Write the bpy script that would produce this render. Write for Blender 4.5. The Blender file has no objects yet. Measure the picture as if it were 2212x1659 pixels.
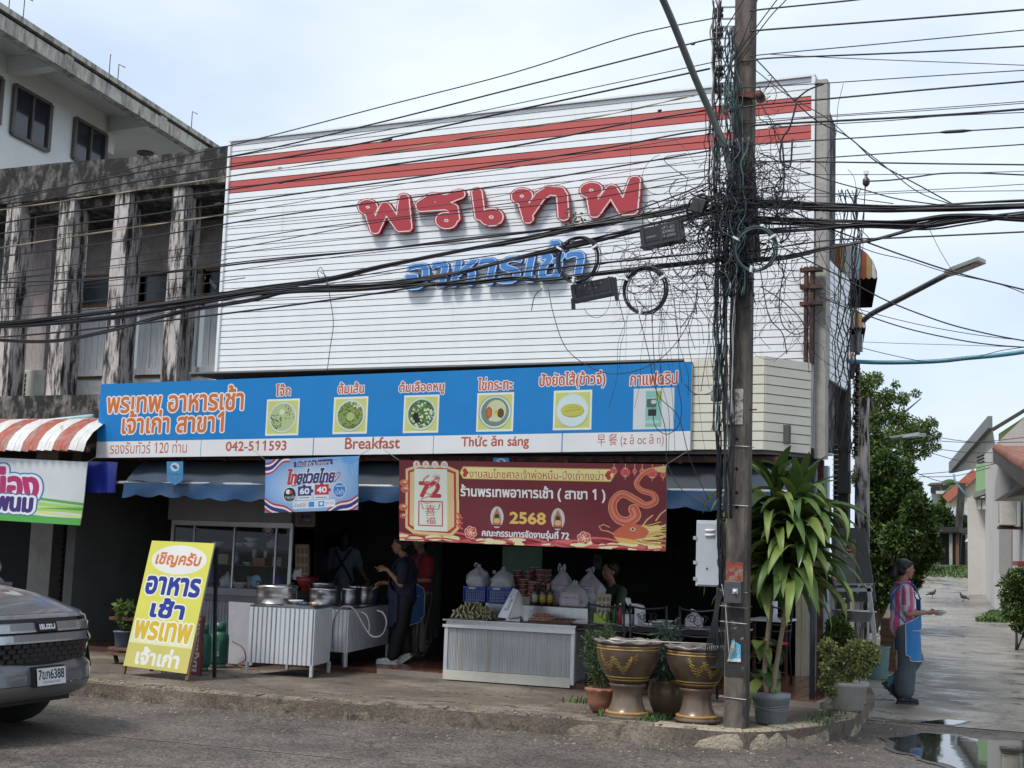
import bpy,math,random
import numpy as np
from mathutils import Vector,Matrix,noise as mnoise
random.seed(11)
SC=bpy.context.scene
COL=SC.collection
# camera
FPX,ROLL,YAW=2916.0,0.034,math.radians(24.5)
PITCH=math.atan(657/5400.0*math.cos(0.034))
CAMP=Vector((0,0,1.6))
FW=Vector((-math.sin(YAW)*math.cos(PITCH),math.cos(YAW)*math.cos(PITCH),math.sin(PITCH)))
_rt=Vector((math.cos(YAW),math.sin(YAW),0))
_up=_rt.cross(FW)
RT=math.cos(ROLL)*_rt+math.sin(ROLL)*_up
UP=-math.sin(ROLL)*_rt+math.cos(ROLL)*_up
cam=bpy.data.cameras.new('camera')
camo=bpy.data.objects.new('camera',cam)
COL.objects.link(camo)
cam.sensor_width=36
cam.lens=36*FPX/2212
cam.clip_start=0.1
cam.clip_end=3000
mw=Matrix((RT,UP,-FW)).transposed().to_4x4()
mw.translation=CAMP
camo.matrix_world=mw
SC.camera=camo
# sky, sun, exposure
W=bpy.data.worlds.new("World")
SC.world=W
W.use_nodes=True
nt=W.node_tree
bg=nt.nodes['Background']
sky=nt.nodes.new('ShaderNodeTexSky')
sky.sky_type='NISHITA'
sky.sun_disc=False
SUN_EL,SUN_AZ=math.radians(58),math.radians(205)
sky.sun_elevation=SUN_EL
sky.sun_rotation=SUN_AZ
sky.air_density=1.0
sky.dust_density=2.0
tc=nt.nodes.new('ShaderNodeTexCoord')
mp=nt.nodes.new('ShaderNodeMapping')
mp.inputs['Scale'].default_value=(1.0,1.0,2.2)
mp.inputs['Location'].default_value=(0.35,0.1,0.2)
nz=nt.nodes.new('ShaderNodeTexNoise')
nz.inputs['Scale'].default_value=2.3
nz.inputs['Detail'].default_value=5
nz.inputs['Roughness'].default_value=0.5
rp=nt.nodes.new('ShaderNodeValToRGB')
rp.color_ramp.elements[0].position=0.34
rp.color_ramp.elements[0].color=(0.80,0.80,0.80,1)
rp.color_ramp.elements[1].position=0.62
rp.color_ramp.elements[1].color=(1,1,1,1)
cl=nt.nodes.new('ShaderNodeValToRGB')
cl.color_ramp.elements[0].position=0.36
cl.color_ramp.elements[0].color=(3.5,4.15,5.1,1)
cl.color_ramp.elements[1].position=0.64
cl.color_ramp.elements[1].color=(4.7,5.15,5.6,1)
mx=nt.nodes.new('ShaderNodeMixRGB')
nt.links.new(tc.outputs['Generated'],mp.inputs['Vector'])
nt.links.new(mp.outputs[0],nz.inputs['Vector'])
nt.links.new(nz.outputs[0],rp.inputs[0])
nt.links.new(nz.outputs[0],cl.inputs[0])
nt.links.new(rp.outputs[0],mx.inputs[0])
nt.links.new(sky.outputs[0],mx.inputs[1])
nt.links.new(cl.outputs[0],mx.inputs[2])
nt.links.new(mx.outputs[0],bg.inputs[0])
bg.inputs[1].default_value=0.10
sl=bpy.data.lights.new('sun','SUN')
sl.energy=1.5
sl.angle=math.radians(14)
sl.color=(1.0,0.96,0.9)
slo=bpy.data.objects.new('sun',sl)
COL.objects.link(slo)
_sd=Vector((math.sin(SUN_AZ)*math.cos(SUN_EL),math.cos(SUN_AZ)*math.cos(SUN_EL),math.sin(SUN_EL)))
slo.rotation_euler=_sd.to_track_quat('Z','Y').to_euler()
slo.location=_sd*40
vs=SC.view_settings
vs.view_transform='Standard'
vs.look='None'
vs.gamma=1
vs.use_curve_mapping=False
vs.exposure=1.02
SC.cycles.max_bounces=6
SC.cycles.caustics_reflective=False
SC.cycles.caustics_refractive=False
# measuring helpers: a view ray meets a real plane
def ray(px,py):
 return FW+RT*((px-1106)/FPX)-UP*((py-829.5)/FPX)
def PY(px,py,y):
 d=ray(px,py)
 return CAMP+d*((y-CAMP.y)/d.y)
def PX(px,py,x):
 d=ray(px,py)
 return CAMP+d*((x-CAMP.x)/d.x)
def PG(px,py,z=0.0):
 d=ray(px,py)
 return CAMP+d*((z-CAMP.z)/d.z)
def PP(px,py,o,n):
 d=ray(px,py)
 o,n=Vector(o),Vector(n)
 return CAMP+d*((o-CAMP).dot(n)/d.dot(n))
def mpx(p):
 return(Vector(p)-CAMP).dot(FW)/FPX
NTH='first second third fourth fifth sixth seventh eighth ninth tenth eleventh'.split()
def jit(a):
 return random.uniform(-a,a)
# objects and labels
def V(*a):
 return Vector(a)
def link(name,data):
 o=bpy.data.objects.new(name,data)
 COL.objects.link(o)
 return o
def tag(o,label=None,cat=None,group=None,kind=None):
 if label:o['label']=label
 if cat:o['category']=cat
 if group:o['group']=group
 if kind:o['kind']=kind
 return o
def thing(name,label,cat,loc=(0,0,0),group=None):
 o=link(name,None)
 o.empty_display_size=0.1
 o.location=loc
 return tag(o,label,cat,group)
def put(o,parent):
 if parent is not None:
  p=parent
  base=Vector(p.location)
  while p.parent is not None:
   p=p.parent
  o.parent=parent
  if parent.type=='EMPTY' and parent.parent is None:
   o.matrix_parent_inverse=Matrix.Translation(-base)
 return o
def copy_tree(o,parent=None):
 c=o.copy()
 COL.objects.link(c)
 if parent is not None:
  inv=o.matrix_parent_inverse.copy()
  c.parent=parent
  c.matrix_parent_inverse=inv
 for ch in o.children:
  if ch.name!=c.name:
   copy_tree(ch,c)
 return c
def clone(root,dloc,rz=0,label=None,group=None,scale=None):
 kids=list(root.children)
 c=root.copy()
 COL.objects.link(c)
 for ch in kids:
  copy_tree(ch,c)
 c.location=Vector(dloc)
 c.rotation_euler=(0,0,rz)
 if scale:c.scale=(scale,)*3 if isinstance(scale,(int,float))else scale
 if label:c['label']=label
 if group:c['group']=group
 return c
class MB:
 def __init__(s):
  s.v,s.f,s.m,s.sm=[],[],[],[]
 def add(s,vs_,fs,m=0,sm=False):
  b=len(s.v)
  s.v+=[tuple(p)for p in vs_]
  for f in fs:
   s.f.append(tuple(i+b for i in f))
   s.m.append(m)
   s.sm.append(sm)
  return s
 def quad(s,a,b,c,d,m=0):
  return s.add([a,b,c,d],[(0,1,2,3)],m)
 def box(s,x0,x1,y0,y1,z0,z1,m=0):
  p=[(x0,y0,z0),(x1,y0,z0),(x1,y1,z0),(x0,y1,z0),(x0,y0,z1),(x1,y0,z1),(x1,y1,z1),(x0,y1,z1)]
  return s.add(p,[(3,2,1,0),(4,5,6,7),(0,1,5,4),(1,2,6,5),(2,3,7,6),(3,0,4,7)],m)
 def obox(s,c,a,b,d,m=0):
  c,a,b,d=Vector(c),Vector(a),Vector(b),Vector(d)
  p=[c-a-b-d,c+a-b-d,c+a+b-d,c-a+b-d,c-a-b+d,c+a-b+d,c+a+b+d,c-a+b+d]
  return s.add(p,[(3,2,1,0),(4,5,6,7),(0,1,5,4),(1,2,6,5),(2,3,7,6),(3,0,4,7)],m)
 def beam(s,p,q,w,h,m=0,upv=(0,0,1)):
  p,q,u=Vector(p),Vector(q),Vector(upv)
  d=q-p
  sd=d.cross(u)
  if sd.length<1e-6:sd=d.cross(Vector((0,1,0)))
  sd.normalize()
  u=sd.cross(d).normalized()
  return s.obox((p+q)/2,d/2,sd*w/2,u*h/2,m)
 def tube(s,pts,r,n=6,m=0,sm=True,cap=True):
  pts=[Vector(p)for p in pts]
  k=len(pts)
  rs=r if isinstance(r,(list,tuple))else[r]*k
  ring,prev=[],None
  for i,p in enumerate(pts):
   t=(pts[min(i+1,k-1)]-pts[max(i-1,0)])
   if t.length<1e-9:t=Vector((0,0,1))
   t.normalize()
   if prev is None:
    a=t.cross(Vector((0,0,1))if abs(t.z)<0.9 else Vector((0,1,0))).normalized()
   else:
    a=(prev-t*prev.dot(t))
    a=a.normalized()if a.length>1e-6 else t.orthogonal().normalized()
   prev=a
   b=t.cross(a)
   ring.append([p+(a*math.cos(2*math.pi*j/n)+b*math.sin(2*math.pi*j/n))*rs[i]for j in range(n)])
  vs_=[q for g in ring for q in g]
  fs=[(i*n+j,i*n+(j+1)%n,(i+1)*n+(j+1)%n,(i+1)*n+j)for i in range(k-1)for j in range(n)]
  if cap:fs+=[tuple(range(n-1,-1,-1)),tuple((k-1)*n+j for j in range(n))]
  return s.add(vs_,fs,m,sm)
 def cyl(s,p,q,r,n=12,m=0,r2=None,sm=True):
  return s.tube([p,q],[r,r if r2 is None else r2],n,m,sm)
 def lathe(s,c,prof,n=24,m=0,wave=0,wn=8,wi=(),sm=True,ax=1.0,rz=0):
  c=Vector(c)
  vs_=[]
  for i,(r,z)in enumerate(prof):
   for j in range(n):
    a=2*math.pi*j/n
    dz=wave*math.sin(wn*a)if i in wi else 0
    rr=r*(1+(0.05*math.sin(wn*a+1.2)if i in wi else 0))
    x,y=rr*math.cos(a),rr*math.sin(a)*ax
    vs_.append(c+Vector((x*math.cos(rz)-y*math.sin(rz),x*math.sin(rz)+y*math.cos(rz),z+dz)))
  k=len(prof)
  fs=[(i*n+j,i*n+(j+1)%n,(i+1)*n+(j+1)%n,(i+1)*n+j)for i in range(k-1)for j in range(n)]
  if prof[0][0]>1e-5:fs.append(tuple(range(n-1,-1,-1)))
  if prof[-1][0]>1e-5:fs.append(tuple((k-1)*n+j for j in range(n)))
  return s.add(vs_,fs,m,sm)
 def ball(s,c,rx,ry=None,rz=None,n=12,m=0,rot=None):
  ry=rx if ry is None else ry
  rz=rx if rz is None else rz
  c=Vector(c)
  h=max(4,n//2)
  vs_=[Vector((0,0,-rz))]
  for i in range(1,h):
   t=-math.pi/2+math.pi*i/h
   for j in range(n):
    a=2*math.pi*j/n
    vs_.append(Vector((rx*math.cos(t)*math.cos(a),ry*math.cos(t)*math.sin(a),rz*math.sin(t))))
  vs_.append(Vector((0,0,rz)))
  if rot is not None:vs_=[rot@q for q in vs_]
  fs=[(0,1+(j+1)%n,1+j)for j in range(n)]
  for i in range(h-2):
   for j in range(n):
    a,b=1+i*n+j,1+i*n+(j+1)%n
    fs.append((a,b,b+n,a+n))
  e=len(vs_)-1
  fs+=[(e,e-n+j,e-n+(j+1)%n)for j in range(n)]
  return s.add([q+c for q in vs_],fs,m,True)
 def prism(s,poly,vec,m=0,mc=None):
  n=len(poly)
  poly=[Vector(p)for p in poly]
  vec=Vector(vec)
  s.add(poly,[tuple(range(n))],m if mc is None else mc)
  s.add([p+vec for p in poly],[tuple(range(n-1,-1,-1))],m)
  s.add(poly+[p+vec for p in poly],[((i+1)%n,i,n+i,n+(i+1)%n)for i in range(n)],m)
  return s
 def mesh(s,name='mesh'):
  me=bpy.data.meshes.new(name)
  me.from_pydata(s.v,[],s.f)
  me.polygons.foreach_set('material_index',s.m)
  me.polygons.foreach_set('use_smooth',s.sm)
  me.update()
  return me
 def build(s,name,mats,parent=None,bevel=0,label=None,fixn=False):
  me=s.mesh(name)
  for m in(mats if isinstance(mats,(list,tuple))else[mats]):
   me.materials.append(m)
  o=link(name,me)
  if bevel:
   b=o.modifiers.new('bevel','BEVEL')
   b.width=bevel
   b.segments=2
   b.limit_method='ANGLE'
  if label:o['label']=label
  return put(o,parent)
def shared(name,me,parent=None,mx_=None):
 o=link(name,me)
 put(o,parent)
 if mx_ is not None:
  o.matrix_world=mx_ if parent is None else mx_
  if parent is not None:
   o.matrix_basis=mx_
 return o
def spline(pts,k=6):
 pts=[Vector(p)for p in pts]
 if len(pts)<3:return pts
 P_=[pts[0]*2-pts[1]]+pts+[pts[-1]*2-pts[-2]]
 out=[]
 for i in range(1,len(P_)-2):
  a,b,c,d=P_[i-1:i+3]
  for j in range(k):
   t=j/k
   out.append(0.5*((2*b)+(c-a)*t+(2*a-5*b+4*c-d)*t*t+(3*b-3*c+d-a)*t**3))
 out.append(pts[-1])
 return out
# materials
def hexc(h):
 return tuple((((int(h[i:i+2],16)/255)+0.055)/1.055)**2.4 if int(h[i:i+2],16)>10 else int(h[i:i+2],16)/255/12.92 for i in(0,2,4))
_mats={}
def M(name,col,rough=0.6,metal=0.0,var=0.18,sc=6.0,bump=0.15,bsc=60.0,col2=None,cpos=0.5,cw=0.12,csc=None,stretch=None,alpha=1.0,trans=0.0,spec=0.5,coat=0.0,emit=None,wavy=None):
 if name in _mats:return _mats[name]
 m=bpy.data.materials.new(name)
 m.use_nodes=True
 t=m.node_tree
 b=t.nodes['Principled BSDF']
 b.inputs['Roughness'].default_value=rough
 b.inputs['Metallic'].default_value=metal
 b.inputs['Specular IOR Level'].default_value=spec
 b.inputs['Coat Weight'].default_value=coat
 b.inputs['Transmission Weight'].default_value=trans
 b.inputs['Alpha'].default_value=alpha
 tc_=t.nodes.new('ShaderNodeTexCoord')
 mp_=t.nodes.new('ShaderNodeMapping')
 if stretch:mp_.inputs['Scale'].default_value=stretch
 t.links.new(tc_.outputs['Object'],mp_.inputs['Vector'])
 n1=t.nodes.new('ShaderNodeTexNoise')
 n1.inputs['Scale'].default_value=sc
 n1.inputs['Detail'].default_value=6
 n1.inputs['Roughness'].default_value=0.62
 t.links.new(mp_.outputs[0],n1.inputs['Vector'])
 r1=t.nodes.new('ShaderNodeMapRange')
 r1.inputs['From Min'].default_value=0.25
 r1.inputs['From Max'].default_value=0.75
 r1.inputs['To Min'].default_value=1-var
 r1.inputs['To Max'].default_value=1+var
 t.links.new(n1.outputs[0],r1.inputs[0])
 mul=t.nodes.new('ShaderNodeVectorMath')
 mul.operation='SCALE'
 t.links.new(r1.outputs[0],mul.inputs['Scale'])
 if col2 is not None:
  n2=t.nodes.new('ShaderNodeTexNoise')
  n2.inputs['Scale'].default_value=csc or sc*0.7
  n2.inputs['Detail'].default_value=9
  n2.inputs['Roughness'].default_value=0.68
  t.links.new(mp_.outputs[0],n2.inputs['Vector'])
  r2=t.nodes.new('ShaderNodeValToRGB')
  r2.color_ramp.elements[0].position=cpos-cw/2
  r2.color_ramp.elements[0].color=(*col,1)
  r2.color_ramp.elements[1].position=cpos+cw/2
  r2.color_ramp.elements[1].color=(*col2,1)
  t.links.new(n2.outputs[0],r2.inputs[0])
  t.links.new(r2.outputs[0],mul.inputs[0])
 else:
  mul.inputs[0].default_value=col
 t.links.new(mul.outputs[0],b.inputs['Base Color'])
 if bump:
  n3=t.nodes.new('ShaderNodeTexNoise')
  n3.inputs['Scale'].default_value=bsc
  n3.inputs['Detail'].default_value=4
  t.links.new(mp_.outputs[0],n3.inputs['Vector'])
  bp=t.nodes.new('ShaderNodeBump')
  bp.inputs['Strength'].default_value=bump
  bp.inputs['Distance'].default_value=0.02
  t.links.new(n3.outputs[0],bp.inputs['Height'])
  t.links.new(bp.outputs[0],b.inputs['Normal'])
 if emit is not None:
  b.inputs['Emission Color'].default_value=(*col,1)
  b.inputs['Emission Strength'].default_value=emit
 _mats[name]=m
 return m
def glass(name='window_glass',col=(0.6,0.7,0.72),a=0.28,rough=0.03):
 if name in _mats:return _mats[name]
 m=bpy.data.materials.new(name)
 m.use_nodes=True
 t=m.node_tree
 t.nodes.remove(t.nodes['Principled BSDF'])
 out=t.nodes['Material Output']
 tr=t.nodes.new('ShaderNodeBsdfTransparent')
 tr.inputs[0].default_value=(*[0.75+0.25*c for c in col],1)
 gl=t.nodes.new('ShaderNodeBsdfGlossy')
 gl.inputs['Roughness'].default_value=rough
 fr=t.nodes.new('ShaderNodeFresnel')
 fr.inputs[0].default_value=1.28
 mr=t.nodes.new('ShaderNodeMath')
 mr.operation='ADD'
 mr.inputs[1].default_value=a*0.2
 mx_=t.nodes.new('ShaderNodeMixShader')
 t.links.new(fr.outputs[0],mr.inputs[0])
 t.links.new(mr.outputs[0],mx_.inputs[0])
 t.links.new(tr.outputs[0],mx_.inputs[1])
 t.links.new(gl.outputs[0],mx_.inputs[2])
 t.links.new(mx_.outputs[0],out.inputs[0])
 _mats[name]=m
 return m
def print_mat(name,rough=0.5,spec=0.4,dirt=0.08,backlit=0.0):
 if name in _mats:return _mats[name]
 m=bpy.data.materials.new(name)
 m.use_nodes=True
 t=m.node_tree
 b=t.nodes['Principled BSDF']
 b.inputs['Roughness'].default_value=rough
 b.inputs['Specular IOR Level'].default_value=spec
 at=t.nodes.new('ShaderNodeAttribute')
 at.attribute_name='ink'
 tc_=t.nodes.new('ShaderNodeTexCoord')
 n1=t.nodes.new('ShaderNodeTexNoise')
 n1.inputs['Scale'].default_value=2.5
 n1.inputs['Detail'].default_value=8
 t.links.new(tc_.outputs['Object'],n1.inputs['Vector'])
 r1=t.nodes.new('ShaderNodeMapRange')
 r1.inputs['From Min'].default_value=0.3
 r1.inputs['From Max'].default_value=0.7
 r1.inputs['To Min'].default_value=1-dirt
 r1.inputs['To Max'].default_value=1
 t.links.new(n1.outputs[0],r1.inputs[0])
 mul=t.nodes.new('ShaderNodeVectorMath')
 mul.operation='SCALE'
 t.links.new(at.outputs['Color'],mul.inputs[0])
 t.links.new(r1.outputs[0],mul.inputs['Scale'])
 t.links.new(mul.outputs[0],b.inputs['Base Color'])
 _mats[name]=m
 return m
# flat print: lettering and pictures as coloured facets
_outl={}
def outlines(s,shear=0.0):
 key=(s,shear)
 if key in _outl:return _outl[key]
 c=bpy.data.curves.new('lettering','FONT')
 c.body=''.join(chr(0x1D7E2+int(ch))if ch=='1' else ch for ch in s)
 c.shear=shear
 o=bpy.data.objects.new('lettering',c)
 COL.objects.link(o)
 dg=bpy.context.evaluated_depsgraph_get()
 cu=o.evaluated_get(dg).to_curve(dg)
 loops=[]
 for sp in cu.splines:
  bz=sp.bezier_points
  n=len(bz)
  pts=[]
  if n:
   for i in range(n):
    a,b=bz[i],bz[(i+1)%n]
    p0,p1,p2,p3=a.co,a.handle_right,b.handle_left,b.co
    for k in range(5):
     t=k/5
     q=p0*(1-t)**3+p1*3*t*(1-t)**2+p2*3*t*t*(1-t)+p3*t**3
     pts.append((q.x,q.y))
  else:
   pts=[(p.co.x,p.co.y)for p in sp.points]
  if len(pts)>2:loops.append(np.array(pts))
 o.to_curve_clear()
 bpy.data.objects.remove(o)
 bpy.data.curves.remove(c)
 _outl[key]=loops
 return loops
def text_mask(s,w,h,x0,y0,x1,y1,bold=0,shear=0.0):
 """boolean mask h x w, row 0 on top, text fitted to the box x0..x1, y0 (top)..y1 (bottom)"""
 loops=outlines(s,shear)
 m=np.zeros((h,w),bool)
 if not loops:return m
 allp=np.vstack(loops)
 mn,mxx=allp.min(0),allp.max(0)
 x0,x1,y0,y1=x0+bold,x1-bold,y0+bold,y1-bold
 sx,sy=(x1-x0)/(mxx[0]-mn[0]),(y1-y0)/(mxx[1]-mn[1])
 wind=np.zeros((h,w+1),np.int32)
 for L in loops:
  X=x0+(L[:,0]-mn[0])*sx
  Y=y1-(L[:,1]-mn[1])*sy
  X2,Y2=np.roll(X,-1),np.roll(Y,-1)
  for xa,ya,xb,yb in zip(X,Y,X2,Y2):
   if ya==yb:continue
   sg=1 if yb>ya else-1
   lo,hi=(ya,yb)if sg>0 else(yb,ya)
   r0,r1=max(0,math.ceil(lo-0.5)),min(h-1,math.ceil(hi-0.5)-1)
   for r in range(r0,r1+1):
    t=(r+0.5-ya)/(yb-ya)
    x=xa+(xb-xa)*t
    wind[r,min(w,max(0,int(math.ceil(x-0.5))))]+=sg
 m=np.cumsum(wind,1)[:,:w]!=0
 return dilate(m,bold)if bold>0 else m
def dilate(m,r):
 out=m.copy()
 R=int(math.ceil(r))
 h,w=m.shape
 for dy in range(-R,R+1):
  for dx in range(-R,R+1):
   if dx*dx+dy*dy<=r*r+0.3 and(dx or dy):
    ys,ye,xs,xe=max(0,dy),min(h,h+dy),max(0,dx),min(w,w+dx)
    out[ys:ye,xs:xe]|=m[ys-dy:ye-dy,xs-dx:xe-dx]
 return out
class Canvas:
 def __init__(s,w,h,bg_=(1,1,1)):
  s.w,s.h=w,h
  s.a=np.zeros((h,w,3),np.float32)
  s.a[:]=bg_
  s.on=np.ones((h,w),bool)
  s.Y,s.X=np.mgrid[0:h,0:w]+0.5
 def put(s,mask,c):
  s.a[mask]=c
 def rect(s,x0,y0,x1,y1,c):
  s.put((s.X>=x0)&(s.X<x1)&(s.Y>=y0)&(s.Y<y1),c)
 def ell(s,cx,cy,rx,ry,c):
  x0,x1,y0,y1=max(0,int(cx-rx-1)),min(s.w,int(cx+rx+2)),max(0,int(cy-ry-1)),min(s.h,int(cy+ry+2))
  if x1<=x0 or y1<=y0:return
  X,Y=s.X[y0:y1,x0:x1],s.Y[y0:y1,x0:x1]
  s.a[y0:y1,x0:x1][((X-cx)/rx)**2+((Y-cy)/ry)**2<1]=c
 def polymask(s,pts):
  m=np.zeros((s.h,s.w),bool)
  n=len(pts)
  for i in range(n):
   (xa,ya),(xb,yb)=pts[i],pts[(i+1)%n]
   if ya==yb:continue
   cr=((s.Y<ya)!=(s.Y<yb))&(s.X<(xb-xa)*(s.Y-ya)/(yb-ya)+xa)
   m^=cr
  return m
 def poly(s,pts,c):
  s.put(s.polymask(pts),c)
 def line(s,pts,wd,c,wd2=None):
  n=len(pts)-1
  for i in range(n):
   (xa,ya),(xb,yb)=pts[i],pts[i+1]
   wl=(wd if wd2 is None else wd+(wd2-wd)*i/max(1,n-1))/2
   x0,x1=max(0,int(min(xa,xb)-wl-1)),min(s.w,int(max(xa,xb)+wl+2))
   y0,y1=max(0,int(min(ya,yb)-wl-1)),min(s.h,int(max(ya,yb)+wl+2))
   if x1<=x0 or y1<=y0:continue
   X,Y=s.X[y0:y1,x0:x1],s.Y[y0:y1,x0:x1]
   d2=(xb-xa)**2+(yb-ya)**2+1e-9
   t=np.clip(((X-xa)*(xb-xa)+(Y-ya)*(yb-ya))/d2,0,1)
   s.a[y0:y1,x0:x1][(X-xa-t*(xb-xa))**2+(Y-ya-t*(yb-ya))**2<wl*wl]=c
 def text(s,txt,x0,y0,x1,y1,c,bold=0,outl=(),shear=0.0):
  m=text_mask(txt,s.w,s.h,x0,y0,x1,y1,bold,shear)
  for r,cc in outl:
   s.put(dilate(m,r),cc)
  s.put(m,c)
  return m
 def speck(s,mask,cols,n,r0,r1,rnd):
  ys,xs=np.nonzero(mask)
  if len(ys)==0:return
  for _ in range(n):
   i=rnd.randrange(len(ys))
   r=rnd.uniform(r0,r1)
   c=rnd.choice(cols)
   an=rnd.uniform(0,3.14)
   ca,sa=math.cos(an),math.sin(an)
   dx,dy=s.X-xs[i],s.Y-ys[i]
   s.put((((dx*ca+dy*sa)/r)**2+((-dx*sa+dy*ca)/(r*0.55))**2<1)&mask,c)
 def build(s,name,bl,br,tr,tl,mat,parent=None,off=0.0,depth=0.0,warp=None,maxrun=64):
  bl,br,tr,tl=map(Vector,(bl,br,tr,tl))
  nrm=(br-bl).cross(tl-bl).normalized()
  h,w=s.h,s.w
  key=(np.round(s.a*255).astype(np.int64)*np.array([65536,256,1])).sum(2)
  key[~s.on]=-1
  runs_prev,rects={},[]
  maxrows=10**6 if warp is None else max(2,h//14)
  for y in range(h):
   row=key[y]
   ch=np.nonzero(np.diff(row))[0]+1
   st=[0]+ch.tolist()
   en=ch.tolist()+[w]
   cur={}
   for a,b in zip(st,en):
    k=int(row[a])
    if k<0:continue
    while a<b:
     e=min(b,a+maxrun)
     pk=(a,e,k)
     if pk in runs_prev and y-runs_prev[pk]<maxrows:
      cur[pk]=runs_prev[pk]
     else:
      cur[pk]=y
     a=e
   for pk,y0 in runs_prev.items():
    if cur.get(pk)!=y0:rects.append((pk[0],pk[1],y0,y,pk[2]))
   runs_prev=cur
  for pk,y0 in runs_prev.items():
   rects.append((pk[0],pk[1],y0,h,pk[2]))
  def P(x,y):
   u,v=x/w,1-y/h
   p=bl*((1-u)*(1-v))+br*(u*(1-v))+tr*(u*v)+tl*((1-u)*v)
   return p+nrm*(off+(warp(u,v)if warp else 0))
  vv,ff,cc=[],[],[]
  for a,b,y0,y1,k in rects:
   c=((k>>16)/255,((k>>8)&255)/255,(k&255)/255,1)
   q=[P(a,y1),P(b,y1),P(b,y0),P(a,y0)]
   i=len(vv)
   if depth:
    q=[p+nrm*depth for p in q]+[p for p in q]
    vv+=q
    ff+=[(i,i+1,i+2,i+3),(i+4,i+5,i+1,i),(i+5,i+6,i+2,i+1),(i+6,i+7,i+3,i+2),(i+7,i+4,i,i+3)]
    cc+=[c]*20
   else:
    vv+=q
    ff.append((i,i+1,i+2,i+3))
    cc+=[c]*4
  me=bpy.data.meshes.new(name)
  me.from_pydata([tuple(p)for p in vv],[],ff)
  at=me.color_attributes.new('ink','FLOAT_COLOR','CORNER')
  at.data.foreach_set('color',np.array(cc,np.float32).ravel())
  me.materials.append(mat)
  me.update()
  return put(link(name,me),parent)
# organic bodies: limbs fused into one surface
def capsule(mb,p,q,r0,r1,n=12):
 p,q=Vector(p),Vector(q)
 d=q-p
 L=d.length
 t=d/L if L>1e-6 else Vector((0,0,1))
 pts,rs=[],[]
 for i in range(4):
  a=math.pi/2*(1-i/4)
  pts.append(p-t*r0*math.sin(a));rs.append(max(1e-4,r0*math.cos(a)))
 pts.append(p);rs.append(r0)
 pts.append(q);rs.append(r1)
 for i in range(1,5):
  a=math.pi/2*i/4
  pts.append(q+t*r1*math.sin(a));rs.append(max(1e-4,r1*math.cos(a)))
 mb.tube(pts,rs,n)
def fuse(name,mb,voxel,mat,parent=None,smooth=4,mats=None,pick=None):
 me=mb.mesh('raw')
 o=bpy.data.objects.new('raw',me)
 COL.objects.link(o)
 r=o.modifiers.new('r','REMESH')
 r.mode='VOXEL'
 r.voxel_size=voxel
 if smooth:
  s_=o.modifiers.new('s','SMOOTH')
  s_.factor=0.5
  s_.iterations=smooth
 dg=bpy.context.evaluated_depsgraph_get()
 nm=bpy.data.meshes.new_from_object(o.evaluated_get(dg))
 bpy.data.objects.remove(o)
 bpy.data.meshes.remove(me)
 nm.name=name
 nm.materials.clear()
 for m in(mats or[mat]):nm.materials.append(m)
 n=len(nm.polygons)
 nm.polygons.foreach_set('use_smooth',[True]*n)
 if pick:
  nm.polygons.foreach_set('material_index',[pick(p.center,p.normal)for p in nm.polygons])
 return put(link(name,nm),parent)
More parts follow.
